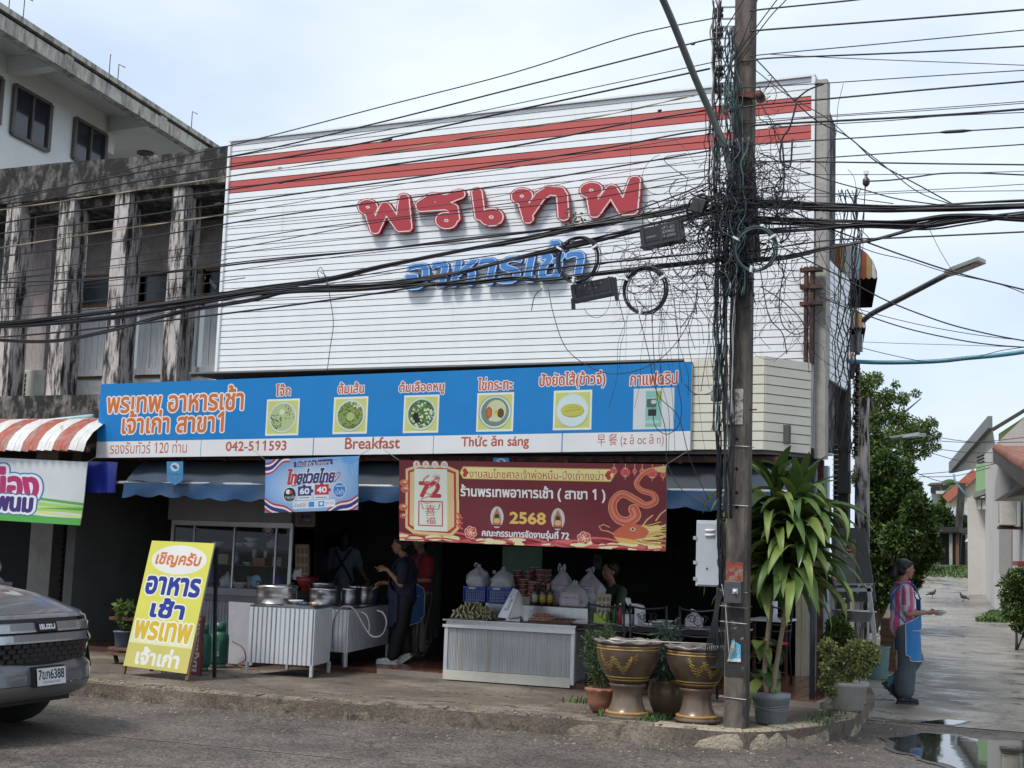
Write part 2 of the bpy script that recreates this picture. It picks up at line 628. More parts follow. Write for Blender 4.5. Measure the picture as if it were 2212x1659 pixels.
# materials of the setting
def ground_mat(name,dark,light,agg,wet,rough_dry=0.75,rough_wet=0.12,wsc=(0.5,0.16,1),wpos=0.5,wdark=0.45,asc=160.0,brown=None,csc=0.55):
 m=bpy.data.materials.new(name)
 m.use_nodes=True
 t=m.node_tree
 b=t.nodes['Principled BSDF']
 N=t.nodes.new
 L=t.links.new
 tc_=N('ShaderNodeTexCoord')
 big=N('ShaderNodeTexNoise');big.inputs['Scale'].default_value=1.1;big.inputs['Detail'].default_value=8;big.inputs['Roughness'].default_value=0.65
 L(tc_.outputs['Object'],big.inputs['Vector'])
 r=N('ShaderNodeValToRGB')
 r.color_ramp.elements[0].position=0.35;r.color_ramp.elements[0].color=(*dark,1)
 r.color_ramp.elements[1].position=0.66;r.color_ramp.elements[1].color=(*light,1)
 if brown:
  e=r.color_ramp.elements.new(0.5);e.color=(*brown,1)
 L(big.outputs[0],r.inputs[0])
 ag=N('ShaderNodeTexVoronoi');ag.inputs['Scale'].default_value=asc
 L(tc_.outputs['Object'],ag.inputs['Vector'])
 ar=N('ShaderNodeValToRGB')
 ar.color_ramp.elements[0].position=0.1;ar.color_ramp.elements[0].color=(0.35,0.35,0.35,1)
 ar.color_ramp.elements[1].position=0.9;ar.color_ramp.elements[1].color=(1.7,1.7,1.7,1)
 sepc=N('ShaderNodeSeparateColor')
 L(ag.outputs['Color'],sepc.inputs[0])
 L(sepc.outputs[0],ar.inputs[0])
 mixa=N('ShaderNodeMixRGB');mixa.blend_type='MULTIPLY';mixa.inputs[0].default_value=agg
 L(r.outputs[0],mixa.inputs[1]);L(ar.outputs[0],mixa.inputs[2])
 mp_=N('ShaderNodeMapping');mp_.inputs['Scale'].default_value=wsc
 L(tc_.outputs['Object'],mp_.inputs['Vector'])
 wn=N('ShaderNodeTexNoise');wn.inputs['Scale'].default_value=3.0;wn.inputs['Detail'].default_value=10;wn.inputs['Roughness'].default_value=0.62
 L(mp_.outputs[0],wn.inputs['Vector'])
 wr=N('ShaderNodeMapRange');wr.inputs['From Min'].default_value=wpos-0.06;wr.inputs['From Max'].default_value=wpos+0.08
 wr.inputs['To Min'].default_value=0;wr.inputs['To Max'].default_value=wet
 L(wn.outputs[0],wr.inputs[0])
 dk=N('ShaderNodeMixRGB');dk.blend_type='MULTIPLY';dk.inputs[2].default_value=(wdark,wdark,wdark*1.02,1)
 L(wr.outputs[0],dk.inputs[0]);L(mixa.outputs[0],dk.inputs[1])
 wp=N('ShaderNodeTexNoise');wp.inputs['Scale'].default_value=2.5;wp.inputs['Detail'].default_value=6
 L(tc_.outputs['Object'],wp.inputs['Vector'])
 ad=N('ShaderNodeMixRGB');ad.inputs[0].default_value=0.22
 L(tc_.outputs['Object'],ad.inputs[1]);L(wp.outputs['Color'],ad.inputs[2])
 ck=N('ShaderNodeTexVoronoi');ck.feature='DISTANCE_TO_EDGE';ck.inputs['Scale'].default_value=csc
 L(ad.outputs[0],ck.inputs['Vector'])
 cr_=N('ShaderNodeMapRange');cr_.inputs['From Min'].default_value=0.002;cr_.inputs['From Max'].default_value=0.014;cr_.inputs['To Min'].default_value=0.68
 L(ck.outputs['Distance'],cr_.inputs[0])
 cm=N('ShaderNodeVectorMath');cm.operation='SCALE'
 L(dk.outputs[0],cm.inputs[0]);L(cr_.outputs[0],cm.inputs['Scale'])
 L(cm.outputs[0],b.inputs['Base Color'])
 rr=N('ShaderNodeMapRange');rr.inputs['To Min'].default_value=rough_dry;rr.inputs['To Max'].default_value=rough_wet
 L(wr.outputs[0],rr.inputs[0]);L(rr.outputs[0],b.inputs['Roughness'])
 bp=N('ShaderNodeBump');bp.inputs['Strength'].default_value=0.5;bp.inputs['Distance'].default_value=0.012
 fn=N('ShaderNodeTexNoise');fn.inputs['Scale'].default_value=asc*0.7;fn.inputs['Detail'].default_value=5
 L(tc_.outputs['Object'],fn.inputs['Vector'])
 bs=N('ShaderNodeMath');bs.operation='MULTIPLY_ADD';bs.inputs[1].default_value=-0.5;bs.inputs[2].default_value=0.6
 L(wr.outputs[0],bs.inputs[0]);L(bs.outputs[0],bp.inputs['Strength'])
 L(fn.outputs[0],bp.inputs['Height']);L(bp.outputs[0],b.inputs['Normal'])
 return m
ASPH=ground_mat('asphalt',(0.062,0.053,0.046),(0.135,0.115,0.098),0.8,0.5,0.7,0.3,(0.6,0.6,1),0.58,0.65,55.0)
LANEM=ground_mat('lane_concrete',(0.16,0.145,0.127),(0.32,0.295,0.26),0.25,0.95,0.6,0.12,(0.6,0.8,1),0.52,0.6,60.0,csc=0.35)
PAVE=ground_mat('pavement_concrete',(0.10,0.082,0.066),(0.24,0.20,0.16),0.35,0.6,0.8,0.35,(0.8,1.6,1),0.58,0.6,60.0,brown=(0.135,0.105,0.082))
EARTH=M('bare_earth',(0.10,0.085,0.065),0.95,sc=3,var=0.3,bump=0.5,bsc=20)
WATERM=M('puddle_water',(0.03,0.03,0.03),0.02,sc=1,var=0.05,bump=0.012,bsc=9,spec=0.9)
GRASSM=M('grass_blades',(0.07,0.13,0.03),0.7,sc=20,var=0.4,bump=0)
def weathered(name,base,grime,pos=0.5,cw=0.16,sc=3.0,stretch=(2.2,2.2,0.7),rough=0.85,bump=0.5,bsc=25):
 return M(name,base,rough,sc=14,var=0.22,bump=bump,bsc=bsc,col2=grime,cpos=pos,cw=cw,csc=sc,stretch=stretch)
OLDC=weathered('mouldy_concrete',(0.50,0.46,0.44),(0.02,0.019,0.018),0.51,0.12,4.2,(2.6,2.6,0.42))
OLDD=weathered('black_mould_concrete',(0.20,0.185,0.175),(0.014,0.014,0.013),0.44,0.2,5.0,(1.3,1.3,0.8))
OLDW=weathered('stained_plaster',(0.34,0.325,0.32),(0.14,0.12,0.10),0.58,0.2,1.3,(1,1,1),bump=0.2)
GRNW=weathered('green_tinted_plaster',(0.20,0.25,0.235),(0.12,0.15,0.14),0.6,0.3,1.2,(1,1,1),bump=0.1)
CURBM=weathered('mossy_kerb_stone',(0.22,0.185,0.14),(0.055,0.048,0.036),0.52,0.2,5.0,(1,1,1),bump=0.8,bsc=40)
CURBL=weathered('pale_kerb_stone',(0.34,0.29,0.22),(0.09,0.08,0.05),0.58,0.16,5.0,(1,1,1),bump=0.8,bsc=40)
# ground, road, lane, pavement
PROF=[(-60,0),(18,0),(24,0.015),(30,0.06),(38,0.17),(45,0.32),(53,0.75),(62,1.34),(70,1.52),(90,1.66),(600,1.7)]
def gz(y):
 for(a,za),(b,zb)in zip(PROF,PROF[1:]):
  if y<=b:return za+(zb-za)*max(0,(y-a))/(b-a)
 return 1.7
def strip(name,x0,x1,ys,mat,dz,nx=1,xf=None):
 mb=MB()
 vs_,fs=[],[]
 for y in ys:
  a,b_=(x0,x1)if xf is None else xf(y)
  for i in range(nx+1):
   vs_.append((a+(b_-a)*i/nx,y,gz(y)+dz))
 for j in range(len(ys)-1):
  for i in range(nx):
   k=j*(nx+1)+i
   fs.append((k,k+1,k+nx+2,k+nx+1))
 mb.add(vs_,fs,0,True)
 return tag(mb.build(name,mat),kind='structure')
def inter(ys):
 out=[]
 for a,b_ in zip(ys,ys[1:]):
  out+=[a+(b_-a)*k/4 for k in range(4)]
 return out+[ys[-1]]
gy=[-120,-60,0,18]+inter([24,30,38,45,53,62,70,90])+[200,700,1500]
g=strip('ground',-900,900,gy,EARTH,-0.012)
rd=MB()
rd.quad((-120,-14,0),(120,-14,0),(120,14.4,0),(-120,14.4,0))
rd=tag(rd.build('road',ASPH),kind='structure')
def lane_x(y):
 return(-3.6-0.085*(y-13.6),1.1+(14 if y<18.5 else max(0.0,3.0-0.35*(y-18.5)))-0.085*(y-13.6))
strip('lane',0,0,[14.2,15,16.5,18,18.6,21]+inter([24,30,38,45,53,62,70]),LANEM,0.006,6,lane_x)
kp=[(-60,10.35),(-30,10.5),(-14,10.62)]+[tuple(PG(x,y,0)[:2])for x,y in((117,1499),(553,1539),(1106,1579),(1346,1599),(1606,1619),(1751,1606),(1844,1589),(1862,1566))]+[(-2.42,14.3),(-2.5,14.9)]
KP=[V(x,y,0)for x,y in kp]
def resample(pts,step):
 pts=spline(pts,8)
 out,acc=[pts[0]],0
 for a,b_ in zip(pts,pts[1:]):
  L_=(b_-a).length
  while acc+L_>=step:
   t=(step-acc)/L_
   a=a.lerp(b_,t)
   out.append(a.copy())
   L_=(b_-a).length
   acc=0
  acc+=L_
 out.append(pts[-1])
 return out
kerb=resample(KP[1:],0.06)
pv=MB()
top=[V(p.x,p.y,0.138)for p in kerb[::4]]+[V(-2.55,15.5,0.138),V(-2.7,16.2,0.138),V(-3.0,16.6,0.138),V(-30,16.6,0.138)]
nrm_in=[]
pv.prism(top[::-1],(0,0,-0.17))
pave=tag(pv.build('pavement',PAVE),kind='structure')
def kerb_normals():
 out=[]
 for i,p in enumerate(kerb):
  d=kerb[min(i+1,len(kerb)-1)]-kerb[max(i-1,0)]
  n=V(-d.y,d.x,0).normalized()
  out.append(n)
 return out
KN=kerb_normals()
def kerb_px(i):
 p=kerb[i]
 q=p+V(0,0,0.1)-CAMP
 return 1106+FPX*q.dot(RT)/q.dot(FW)
cuts=[0]
want=[-900,-700,-500,-300,-100,120,330,545,760,800,960,1162,1410,1607,1700,1790,1850]
for wx in want:
 best=min(range(len(kerb)),key=lambda i:abs(kerb_px(i)-wx)+(0 if kerb[i].y<14 else 50))
 if best>cuts[-1]+3:cuts.append(best)
cuts.append(len(kerb)-1)
for a,b_ in zip(cuts,cuts[1:]):
 mb=MB()
 vs_=[]
 ii=list(range(a,b_,3))+[b_]
 h0=0.15+jit(0.008)
 px_=kerb_px((a+b_)//2)
 for k,i in enumerate(ii):
  p,n=kerb[i],KN[i]
  if k==0:p=p+(kerb[i+1]-p).normalized()*0.008
  if k==len(ii)-1:p=p-(p-kerb[i-1]).normalized()*0.008
  o=jit(0.01)
  h=h0+jit(0.006)
  prof=[(-0.005+o,-0.06),(0.0+o,0.05),(0.012+o,h-0.035),(0.035+o,h-0.008),(0.07,h),(0.21,h+0.003+jit(0.003)),(0.215,-0.06)]
  vs_+=[p+n*x+V(0,0,z)for x,z in prof]
 m_=7
 fs=[(k*m_+j,(k+1)*m_+j,(k+1)*m_+j+1,k*m_+j+1)for k in range(len(ii)-1)for j in range(m_-1)]
 fs+=[tuple(range(m_)),tuple((len(ii)-1)*m_+j for j in range(m_-1,-1,-1))]
 mb.add(vs_,fs)
 mb.build('kerb_stone',CURBL if px_>1440 else CURBM,pave)
for(x0,y0,x1,y1)in((-8.9,12.25,-4.6,12.5),(-12.5,11.3,-6.0,11.55),(-6.1,11.6,-3.3,11.9)):
 mb=MB()
 L_=max(2,int((x1-x0)/0.12))
 for i in range(L_):
  t=(i+0.5)/L_
  if mnoise.noise(V(t*6,y0,0))<-.05:continue
  c=V(x0+(x1-x0)*t+jit(.04),y0+(y1-y0)*t+.12*mnoise.noise(V(t*9,y0*3,1))+jit(0.02),0.138)
  mb.obox(c,V(0.03+random.random()*.05,jit(0.02),0),V(jit(.006),0.006+random.random()*0.014,0),V(0,0,0.004+random.random()*0.004))
 o=mb.build('mortar_ridge',CURBM,pave)
 o['kind']='stuff'
gm=[M('grit_pale',(0.42,0.36,0.27),0.9,bump=0),M('grit_dark',(0.12,0.10,0.08),0.9,bump=0),M('grit_straw',(0.40,0.30,0.12),0.9,bump=0)]
mb=MB()
for _ in range(2600):
 i=random.randrange(8,len(kerb)-6)
 p,n=kerb[i],KN[i]
 if random.random()<0.6:
  q=p+n*(0.02+abs(random.gauss(0,0.12)));z=0.153
 else:
  q=p-n*abs(random.gauss(0,0.5));z=0.002
 s_=random.uniform(0.003,0.009)
 mb.obox(V(q.x,q.y,z),V(s_,s_*jit(1),0),V(-s_*jit(1),s_,0),V(0,0,s_*0.5),random.choice((0,0,1,2)))
tag(mb.build('grit',gm),kind='stuff')
def puddle(pts,z,lab):
 P_=[PG(x,y,z)for x,y in pts]
 c=sum(P_,Vector())/len(P_)
 ring=[]
 n=len(P_)
 for i in range(n):
  for k in range(5):
   q=P_[i].lerp(P_[(i+1)%n],k/5)
   q=c+(q-c)*(1+.16*mnoise.noise(q*3)+jit(0.03))
   ring.append(V(q.x,q.y,z))
 mb=MB()
 damp=[c+(q-c)*(1.12+.10*mnoise.noise(q*5))-V(0,0,.003)for q in ring]
 mb.add([c-V(0,0,.003)]+damp,[(0,1+i,1+(i+1)%len(damp))for i in range(len(damp))])
 tag(mb.build('damp_rim',M('damp_ground',(0.045,0.038,0.032),.3,var=.3,sc=12,bump=.25,bsc=70)),kind='structure')
 mb=MB()
 mb.add([c]+ring,[(0,1+i,1+(i+1)%len(ring))for i in range(len(ring))])
 o=mb.build('puddle',WATERM)
 return tag(o,lab,'puddle','rain puddles on the lane','structure')
puddle([(1925,1596),(1990,1583),(2090,1592),(2212,1600),(2300,1610),(2300,1680),(2180,1690),(2075,1660),(1975,1632),(1935,1615)],0.011,'large sky-reflecting puddle at the lane mouth, bottom corner of the photo')
puddle([(1993,1367),(2060,1366),(2112,1369),(2108,1381),(2050,1383),(1996,1378)],0.0145,'bright narrow puddle across the lane behind the woman in the blue apron')
puddle([(2130,1342),(2212,1345),(2290,1350),(2290,1362),(2160,1356)],0.016,'thin brown-rimmed puddle at the lane edge near the hedge')
puddle([(1985,1560),(2040,1553),(2100,1557),(2060,1566)],0.011,'small shallow puddle just beyond the largest one')
mb=MB()
mb.quad(PG(1935,1600,0.004),PG(1965,1632,0.004),PG(2030,1630,0.004),PG(2018,1602,0.004))
tag(mb.build('road_patch',M('fresh_asphalt',(0.022,0.022,0.024),0.5,var=0.2,sc=30,bump=0.4)),kind='structure')
mb=MB()
la=[PG(0,1570,0.004),PG(300,1595,0.004),PG(760,1640,0.004)]
wob=spline(la,8)
for a,b_ in zip(wob,wob[1:]):
 n=V(-(b_-a).y,(b_-a).x,0).normalized()*0.012
 mb.quad(a-n,b_-n,b_+n,a+n)
tag(mb.build('road_marking',M('worn_paint',(0.15,0.13,0.115),0.8,sc=30,var=0.4,bump=0.2)),kind='structure')
def grass(name,spots,n,h,mat,label=None):
 mb=MB()
 for _ in range(n):
  (x0,x1,y0,y1)=random.choice(spots)
  x,y=random.uniform(x0,x1),random.uniform(y0,y1)
  z=gz(y)
  if-9.6<x<-2.3 and y<15:z=0.14
  a=random.uniform(0,6.28)
  w=0.006+0.0012*(y-10)*0.5
  hh=h*random.uniform(0.5,1.3)
  d=V(math.cos(a),math.sin(a),0)
  s_=V(-d.y,d.x,0)*w
  b0=V(x,y,z)
  mb.add([b0-s_,b0+s_,b0+d*hh*0.25+V(0,0,hh*0.7)+s_*0.6,b0+d*hh*0.25+V(0,0,hh*0.7)-s_*0.6,b0+d*hh*0.6+V(0,0,hh)],[(0,1,2,3),(3,2,4)])
 return tag(mb.build(name,mat),label,kind='stuff')
grass('grass',[(-12,-5.6,57,62),(-10,-6,62,66),(-3.5,-2.75,36.5,41)],7000,0.11,GRASSM)
grass('weeds',[(-4.35,-4.1,11.5,11.7),(-3.85,-3.7,11.6,11.8),(-10.4,-9.2,11.9,12.4),(-3.9,-3.7,11.35,11.5),(-5.0,-4.7,12.3,12.6),(-2.7,-2.4,12.2,13.2)],420,0.06,GRASSM)
# restaurant building
SIDW=M('white_metal_siding',(0.78,0.81,0.83),0.38,sc=1.4,var=0.05,bump=0.05,bsc=3,stretch=(2.5,1,.35),col2=(0.52,0.52,0.50),cpos=.72,cw=.22,csc=2.2)
SIDR=M('red_metal_siding',(0.46,0.085,0.075),0.45,sc=1.4,var=0.08,bump=0.04,bsc=3)
CREAM=M('cream_metal_siding',(0.70,0.68,0.58),0.4,sc=2,var=0.07,bump=0.05,bsc=3)
DARKJ=M('shadow_gap_metal',(0.05,0.05,0.055),0.8,bump=0)
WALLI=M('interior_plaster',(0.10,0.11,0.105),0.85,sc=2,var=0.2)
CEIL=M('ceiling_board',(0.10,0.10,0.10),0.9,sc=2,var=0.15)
TILEM=M('terracotta_tile',(0.20,0.085,0.055),0.22,sc=9,var=0.3,bump=0.02)
GROUT=M('tile_grout',(0.27,0.23,0.20),0.85,sc=8,var=0.2)
STEEL=M('brushed_steel',(0.55,0.56,0.57),0.32,1.0,sc=14,var=0.12,bump=0.05,stretch=(1,1,0.2))
ALU=M('painted_aluminium',(0.62,0.64,0.66),0.4,0.35,sc=5,var=0.1)
GALV=M('galvanised_sheet',(0.42,0.43,0.44),0.42,0.7,sc=9,var=0.15)
RUST=M('rusty_steel',(0.13,0.055,0.035),0.8,0.2,sc=12,var=0.4,bump=0.4,col2=(0.05,0.03,0.025))
BLACKM=M('black_metal',(0.015,0.015,0.017),0.4,0.3,bump=0.05)
BLACKP=M('black_plastic',(0.018,0.018,0.019),0.5,bump=0.05)
WHITEP=M('white_plastic',(0.72,0.73,0.74),0.4,bump=0.03)
WOOD=M('old_wood',(0.16,0.085,0.045),0.7,sc=6,var=0.35,bump=0.3,stretch=(1,1,0.15))
PRINT=print_mat('printed_vinyl',0.42)
PRINTM=print_mat('printed_board',0.6,0.3)
CONC=M('pale_concrete',(0.36,0.345,0.32),0.85,sc=5,var=0.2,bump=0.3,bsc=30)
XL,XR,YF=-10.24,-2.87,13.6
rb=thing('restaurant_building','two-storey corner restaurant clad in white metal planks with two red stripes','building',(-6.5,YF,0))
mb=MB()
mb.box(XL,XR,YF+0.06,YF+0.2,3.45,6.56)
mb.box(XL,XL+0.15,YF+0.2,20,2.7,6.3)
mb.box(-12.7,-12.55,13.9,24,0,3.0)
mb.box(-12.7,-5.0,24,24.2,0,3.2)
mb.prism([(XL,13.7,6.2),(XR-0.02,13.7,6.2),(XR-0.02,14.7,6.2),(-4.2,20,6.2),(XL,20,6.2)][::-1],(0,0,0.1))
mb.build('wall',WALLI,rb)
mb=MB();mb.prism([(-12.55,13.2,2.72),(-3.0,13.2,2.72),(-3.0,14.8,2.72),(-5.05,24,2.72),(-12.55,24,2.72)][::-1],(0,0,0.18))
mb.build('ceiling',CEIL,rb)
mb=MB();mb.box(-12.5,-4.4,13.62,24,0.02,0.195)
mb.add([(-4.4,13.62,0.195),(-2.78,13.62,0.195),(-3.1,16.3,0.195),(-5.0,24,0.195),(-4.4,24.0,0.195)][:4],[(0,1,2,3)],0)
fl=mb.build('floor',M('interior_floor_tiles',(0.10,0.042,0.028),0.25,sc=5,var=0.3,bump=0.03),rb)
mb=MB();mb.box(-4.42,-2.76,13.6,16.35,0.10,0.198)
fb=mb.build('tile_bed',GROUT,rb)
tme=MB().box(-0.092,0.092,-0.046,0.046,0,0.012).mesh('tile');tme.materials.append(TILEM)
for i in range(8):
 for j in range(27):
  shared('tile',tme,fb,Matrix.Translation((-4.3+i*0.2+0.0,13.66+j*0.1,0.196)))
fb2=MB().box(-7.75,-6.75,13.58,14.9,0.10,0.1985).build('tile_bed',GROUT,rb)
for i in range(5):
 for j in range(13):
  shared('tile',tme,fb2,Matrix.Translation((-7.65+i*0.2,13.63+j*0.1,0.196)))
pitch=0.0767
def plank_mesh(x0,x1,z0,z1,y,mat,slope=0.012):
 g_=0.006
 mb=MB()
 v=[(x0,y-slope,z0+g_),(x1,y-slope,z0+g_),(x1,y-slope+0.003,z1-g_*0.6),(x0,y-slope+0.003,z1-g_*0.6),(x0,y+0.03,z0),(x1,y+0.03,z0),(x1,y+0.03,z1),(x0,y+0.03,z1)]
 mb.add(v,[(0,1,2,3),(5,4,7,6),(4,5,1,0),(3,2,6,7),(4,0,3,7),(1,5,6,2)])
 return mb
z=6.38+pitch*3
k=0
while z>3.5:
 z1,z0=min(z,6.585),max(z-pitch,3.5)
 if z1-z0>0.02:
  i=round((6.38-z)/pitch)
  m_=SIDR if i in(0,1,4,5)else SIDW
  for a,b_ in((XL+0.02,-4.872),(-4.868,XR-0.015)):
   plank_mesh(a,b_,z0,z1,YF+0.03+jit(0.0008),m_).build('plank',m_,rb)
 z-=pitch
mb=MB()
mb.box(XL-0.015,XL+0.02,YF-0.01,YF+0.2,3.5,6.6)
mb.box(XR-0.015,XR+0.02,YF-0.01,YF+0.06,3.5,6.6)
mb.box(XL-0.015,XR+0.02,YF-0.012,YF+0.2,6.588,6.61)
mb.build('trim',SIDW,rb)
def sx(y):return XR-0.0-0.03*(y-13.6)
mb=MB()
mb.prism([(XR+0.03,YF+0.02,2.6),(XR+0.14,YF+0.02,2.6),(XR+0.14,YF+0.02,6.55),(XR+0.03,YF+0.02,6.55)],(0,0.16,0))
mb.build('concrete_post',CONC,rb)
mb=MB()
mb.prism([(XR+0.12,YF+0.18,2.7),(XR+0.12,YF+0.6,2.7),(XR+0.12,YF+0.6,6.2),(XR+0.12,YF+0.18,6.3)],(-0.1,0,0))
mb.prism([(XR+0.0,14.5,2.8),(-4.15,20,2.8),(-4.15,20,6.1),(XR+0.0,14.5,6.1)],(-0.1,0,0))
mb.build('side_wall',OLDD,rb)
for i in range(34):
 z0=3.42+i*0.078
 mb=MB()
 mb.add([(XR+0.15,YF+0.2,z0+.005),(XR+0.16,14.85,z0+.005),(XR+0.155,14.85,z0+0.073),(XR+0.145,YF+0.2,z0+0.073),(XR+0.125,YF+0.2,z0),(XR+0.125,14.85,z0),(XR+0.125,14.85,z0+0.078),(XR+0.125,YF+0.2,z0+0.078)],[(0,1,2,3),(4,5,1,0),(3,2,6,7),(4,0,3,7),(1,5,6,2),(5,4,7,6)])
 if i<16:mb.build('plank',SIDW,rb)
mb=MB()
mb.box(XR-0.06,XR-0.025,YF-0.09,YF-0.03,3.55,4.55)
mb.box(XR-0.0,XR+0.035,YF-0.09,YF-0.03,3.55,4.55)
for z in(4.5,4.32,4.15):mb.box(XR-0.1,XR+0.12,YF-0.11,YF-0.02,z,z+0.035)
mb.build('steel_channel',RUST,rb)
CT,CBt=3.56,2.635
cz=np.linspace(CBt,CT,11)
c0,c1,c2=V(-4.02,13.0,0),V(-3.2,13.0,0),V(-2.86,13.52,0)
for a,b_ in((c0,c1),(c1,c2)):
 d=(b_-a).normalized();n=V(d.y,-d.x,0)
 for z0,z1 in zip(cz,cz[1:]):
  mb=MB()
  g_=0.005
  mb.add([a+n*0.012+V(0,0,z0+g_),b_+n*0.012+V(0,0,z0+g_),b_+n*0.010+V(0,0,z1-g_),a+n*0.010+V(0,0,z1-g_),a-n*0.02+V(0,0,z0),b_-n*0.02+V(0,0,z0),b_-n*0.02+V(0,0,z1),a-n*0.02+V(0,0,z1)],[(0,1,2,3),(4,5,1,0),(3,2,6,7),(4,0,3,7),(1,5,6,2),(5,4,7,6)])
  mb.build('plank',CREAM,rb)
mb=MB()
mb.prism([(-11.3,13.05,2.60),(-3.2,13.05,2.60),(-2.92,13.5,2.60),(-2.92,13.62,2.60),(-11.3,13.62,2.60)][::-1],(0,0,0.03))
mb.prism([(-10.2,13.03,3.545),(-3.2,13.03,3.545),(-2.92,13.5,3.545),(-2.92,13.62,3.545),(-10.2,13.62,3.545)][::-1],(0,0,0.02))
mb.build('soffit',M('grey_soffit',(0.16,0.16,0.16),0.8),rb)
mb=MB()
for x in np.arange(-10.9,-3.0,0.62):mb.beam((x,13.1,2.53),(x,13.9,2.66),0.04,0.05)
mb.beam((-11.2,13.15,2.55),(-3.0,13.15,2.55),0.05,0.06)
mb.beam((-11.2,13.7,2.62),(-3.0,13.7,2.62),0.05,0.08)
mb.build('roof_beam',RUST,rb)
def xa_(px,y):return PY(px,1300,y).x
mb=MB();mb.box(xa_(1719,16.4),xa_(1730,16.4),16.4,16.55,0.2,2.72);mb.box(xa_(1731,16.4),xa_(1742,16.4),16.42,16.57,0.2,2.72)
mb.build('cream_pilaster',M('cream_paint',(0.58,0.52,0.36),0.6,var=0.1),rb)
mb=MB();mb.box(xa_(1742,16.4),xa_(1784,16.4),16.46,16.6,0.2,2.72)
mb.build('tiled_pier',M('pale_blue_tile',(0.42,0.50,0.54),0.35,var=0.08),rb)
p1,p2=PG(1754,1512,0.2),PG(1769,1517,0.15)
mb=MB()
mb.cyl(p1,V(p1.x+0.01,p1.y,2.62),0.03)
mb.build('steel_post',M('grey_steel_paint',(0.12,0.135,0.15),0.45,0.4,sc=5,var=0.3),rb)
mb=MB();mb.box(p2.x-0.03,p2.x+0.03,p2.y,p2.y+0.06,0.14,2.62);mb.box(p2.x-0.06,p2.x+0.06,p2.y-0.03,p2.y+0.09,0.13,0.26)
mb.build('rusty_post',RUST,rb)
mb=MB()
mb.prism([(-3.32,16.6,0.2),(-5.0,24,0.2),(-5.0,24,2.72),(-3.32,16.6,2.72)],(-0.1,0,0))
mb.build('partition',WALLI,rb)
mb=MB()
mb.box(-12.5,-9.6,18.6,18.7,0.2,2.72)
mb.build('partition',WALLI,rb)
def framed(px0,py0,px1,py1,y,bgc,lines,lab,frame=(0.12,0.06,0.03)):
 a,b_,c,d=PY(px0,py1,y),PY(px1,py1,y),PY(px1,py0,y),PY(px0,py0,y)
 t=thing('framed_poster',lab,'poster',a)
 cv=Canvas(40,60,bgc)
 for(x0,y0,x1,y1,col)in lines:cv.rect(x0*40,y0*60,x1*40,y1*60,col)
 cv.build('print',a,b_,c,d,PRINTM,t,off=0.012)
 fm=MB()
 w=0.02
 for p,q in((a,b_),(b_,c),(c,d),(d,a)):fm.beam(p,q,0.02,0.03,upv=(0,1,0))
 fm.build('frame',M('picture_frame_%d'%int(frame[0]*1000),frame,0.5),t)
 return t
gr=[(0.1+0.3*i,0.08+0.31*j,0.32+0.3*i,0.3+0.31*j,(0.16,0.11,0.07))for i in range(3)for j in range(3)]
framed(640,1177,668,1243,14.9,(0.28,0.22,0.14),gr,'brown framed menu poster with nine small pictures beside the glass cabinet')
framed(641,1105,679,1136,14.9,(0.13,0.13,0.17),[(0.3,0.3,0.8,0.36,(0.02,0.02,0.02)),(0.3,0.2,0.4,0.5,(0.02,0.02,0.02)),(0.5,0.55,0.8,0.65,(0.3,0.3,0.3))],'grey notice in a wooden frame above the menu poster',(0.3,0.2,0.1))
framed(1282,1198,1300,1230,20,(0.2,0.21,0.22),[(0.2,0.2,0.8,0.5,(0.1,0.12,0.14))],'small pale poster on the dark back wall above the plastic bags')
framed(1445,1185,1466,1208,22,(0.06,0.07,0.08),[(0.3,0.3,0.7,0.7,(0.02,0.02,0.02))],'faint picture on the dark back wall, nearer the red banner')
framed(1485,1185,1506,1208,22,(0.06,0.07,0.08),[(0.3,0.3,0.7,0.7,(0.02,0.02,0.02))],'faint picture on the dark back wall, nearer the grey switch box')
a,b_=PY(700,1195,18.4),PY(740,1155,18.4)
t=thing('television','black television on the dark inner wall behind the person in the grey shirt','television',a)
MB().box(a.x,b_.x+0.05,18.36,18.42,a.z,b_.z).build('screen_case',BLACKP,t)
MB().box(a.x+0.03,b_.x+0.02,18.352,18.36,a.z+0.03,b_.z-0.03).build('screen',M('dark_screen',(0.01,0.012,0.016),0.1,bump=0),t)
# big letters on the siding
LR,LB=(0.42,0.045,0.055),(0.06,0.22,0.56)
LREL=print_mat('painted_letter',0.45,0.4,0.06)
def stroked(word,w,h):
 cv=Canvas(w,h,(0,0,0));one=(1,1,1)
 WD2=13.5
 G_={'พ':(90,[((20,24),13)],[[(20,24),(24,90),(50,26),(68,90),(84,6)],[(84,6),(80,90),(68,90)]]),'ท':(92,[((18,26),13)],[[(18,26),(24,92)],[(24,80),(46,30),(60,16),(76,20),(80,34),(80,92)]]),'ร':(72,[((46,80),14)],[[(46,80),(60,74),(60,46),(50,36),(8,36),(8,30),(30,10),(52,18),(74,6)]]),'เ':(58,[((36,80),15)],[[(18,6),(18,74),(36,82)]])}
 tot=sum(G_[c][0]for c in word)+12*(len(word)-1)
 k,x=(w-24)/tot,12
 for c in word:
  adv,loops,paths=G_[c]
  F=lambda p:(x+p[0]*k,10+p[1]/100*(h-18))
  for p in paths:cv.line([F(q)for q in p],WD2*k,one)
  for(p,r)in loops:q=F(p);cv.ell(q[0],q[1],r*k*1.15,r*k,one)
  for(p,r)in loops:q=F(p);cv.ell(q[0],q[1],r*k*.34,r*k*.28,(0,0,0))
  x+=(adv+12)*k
 return cv.a[...,0]>.5
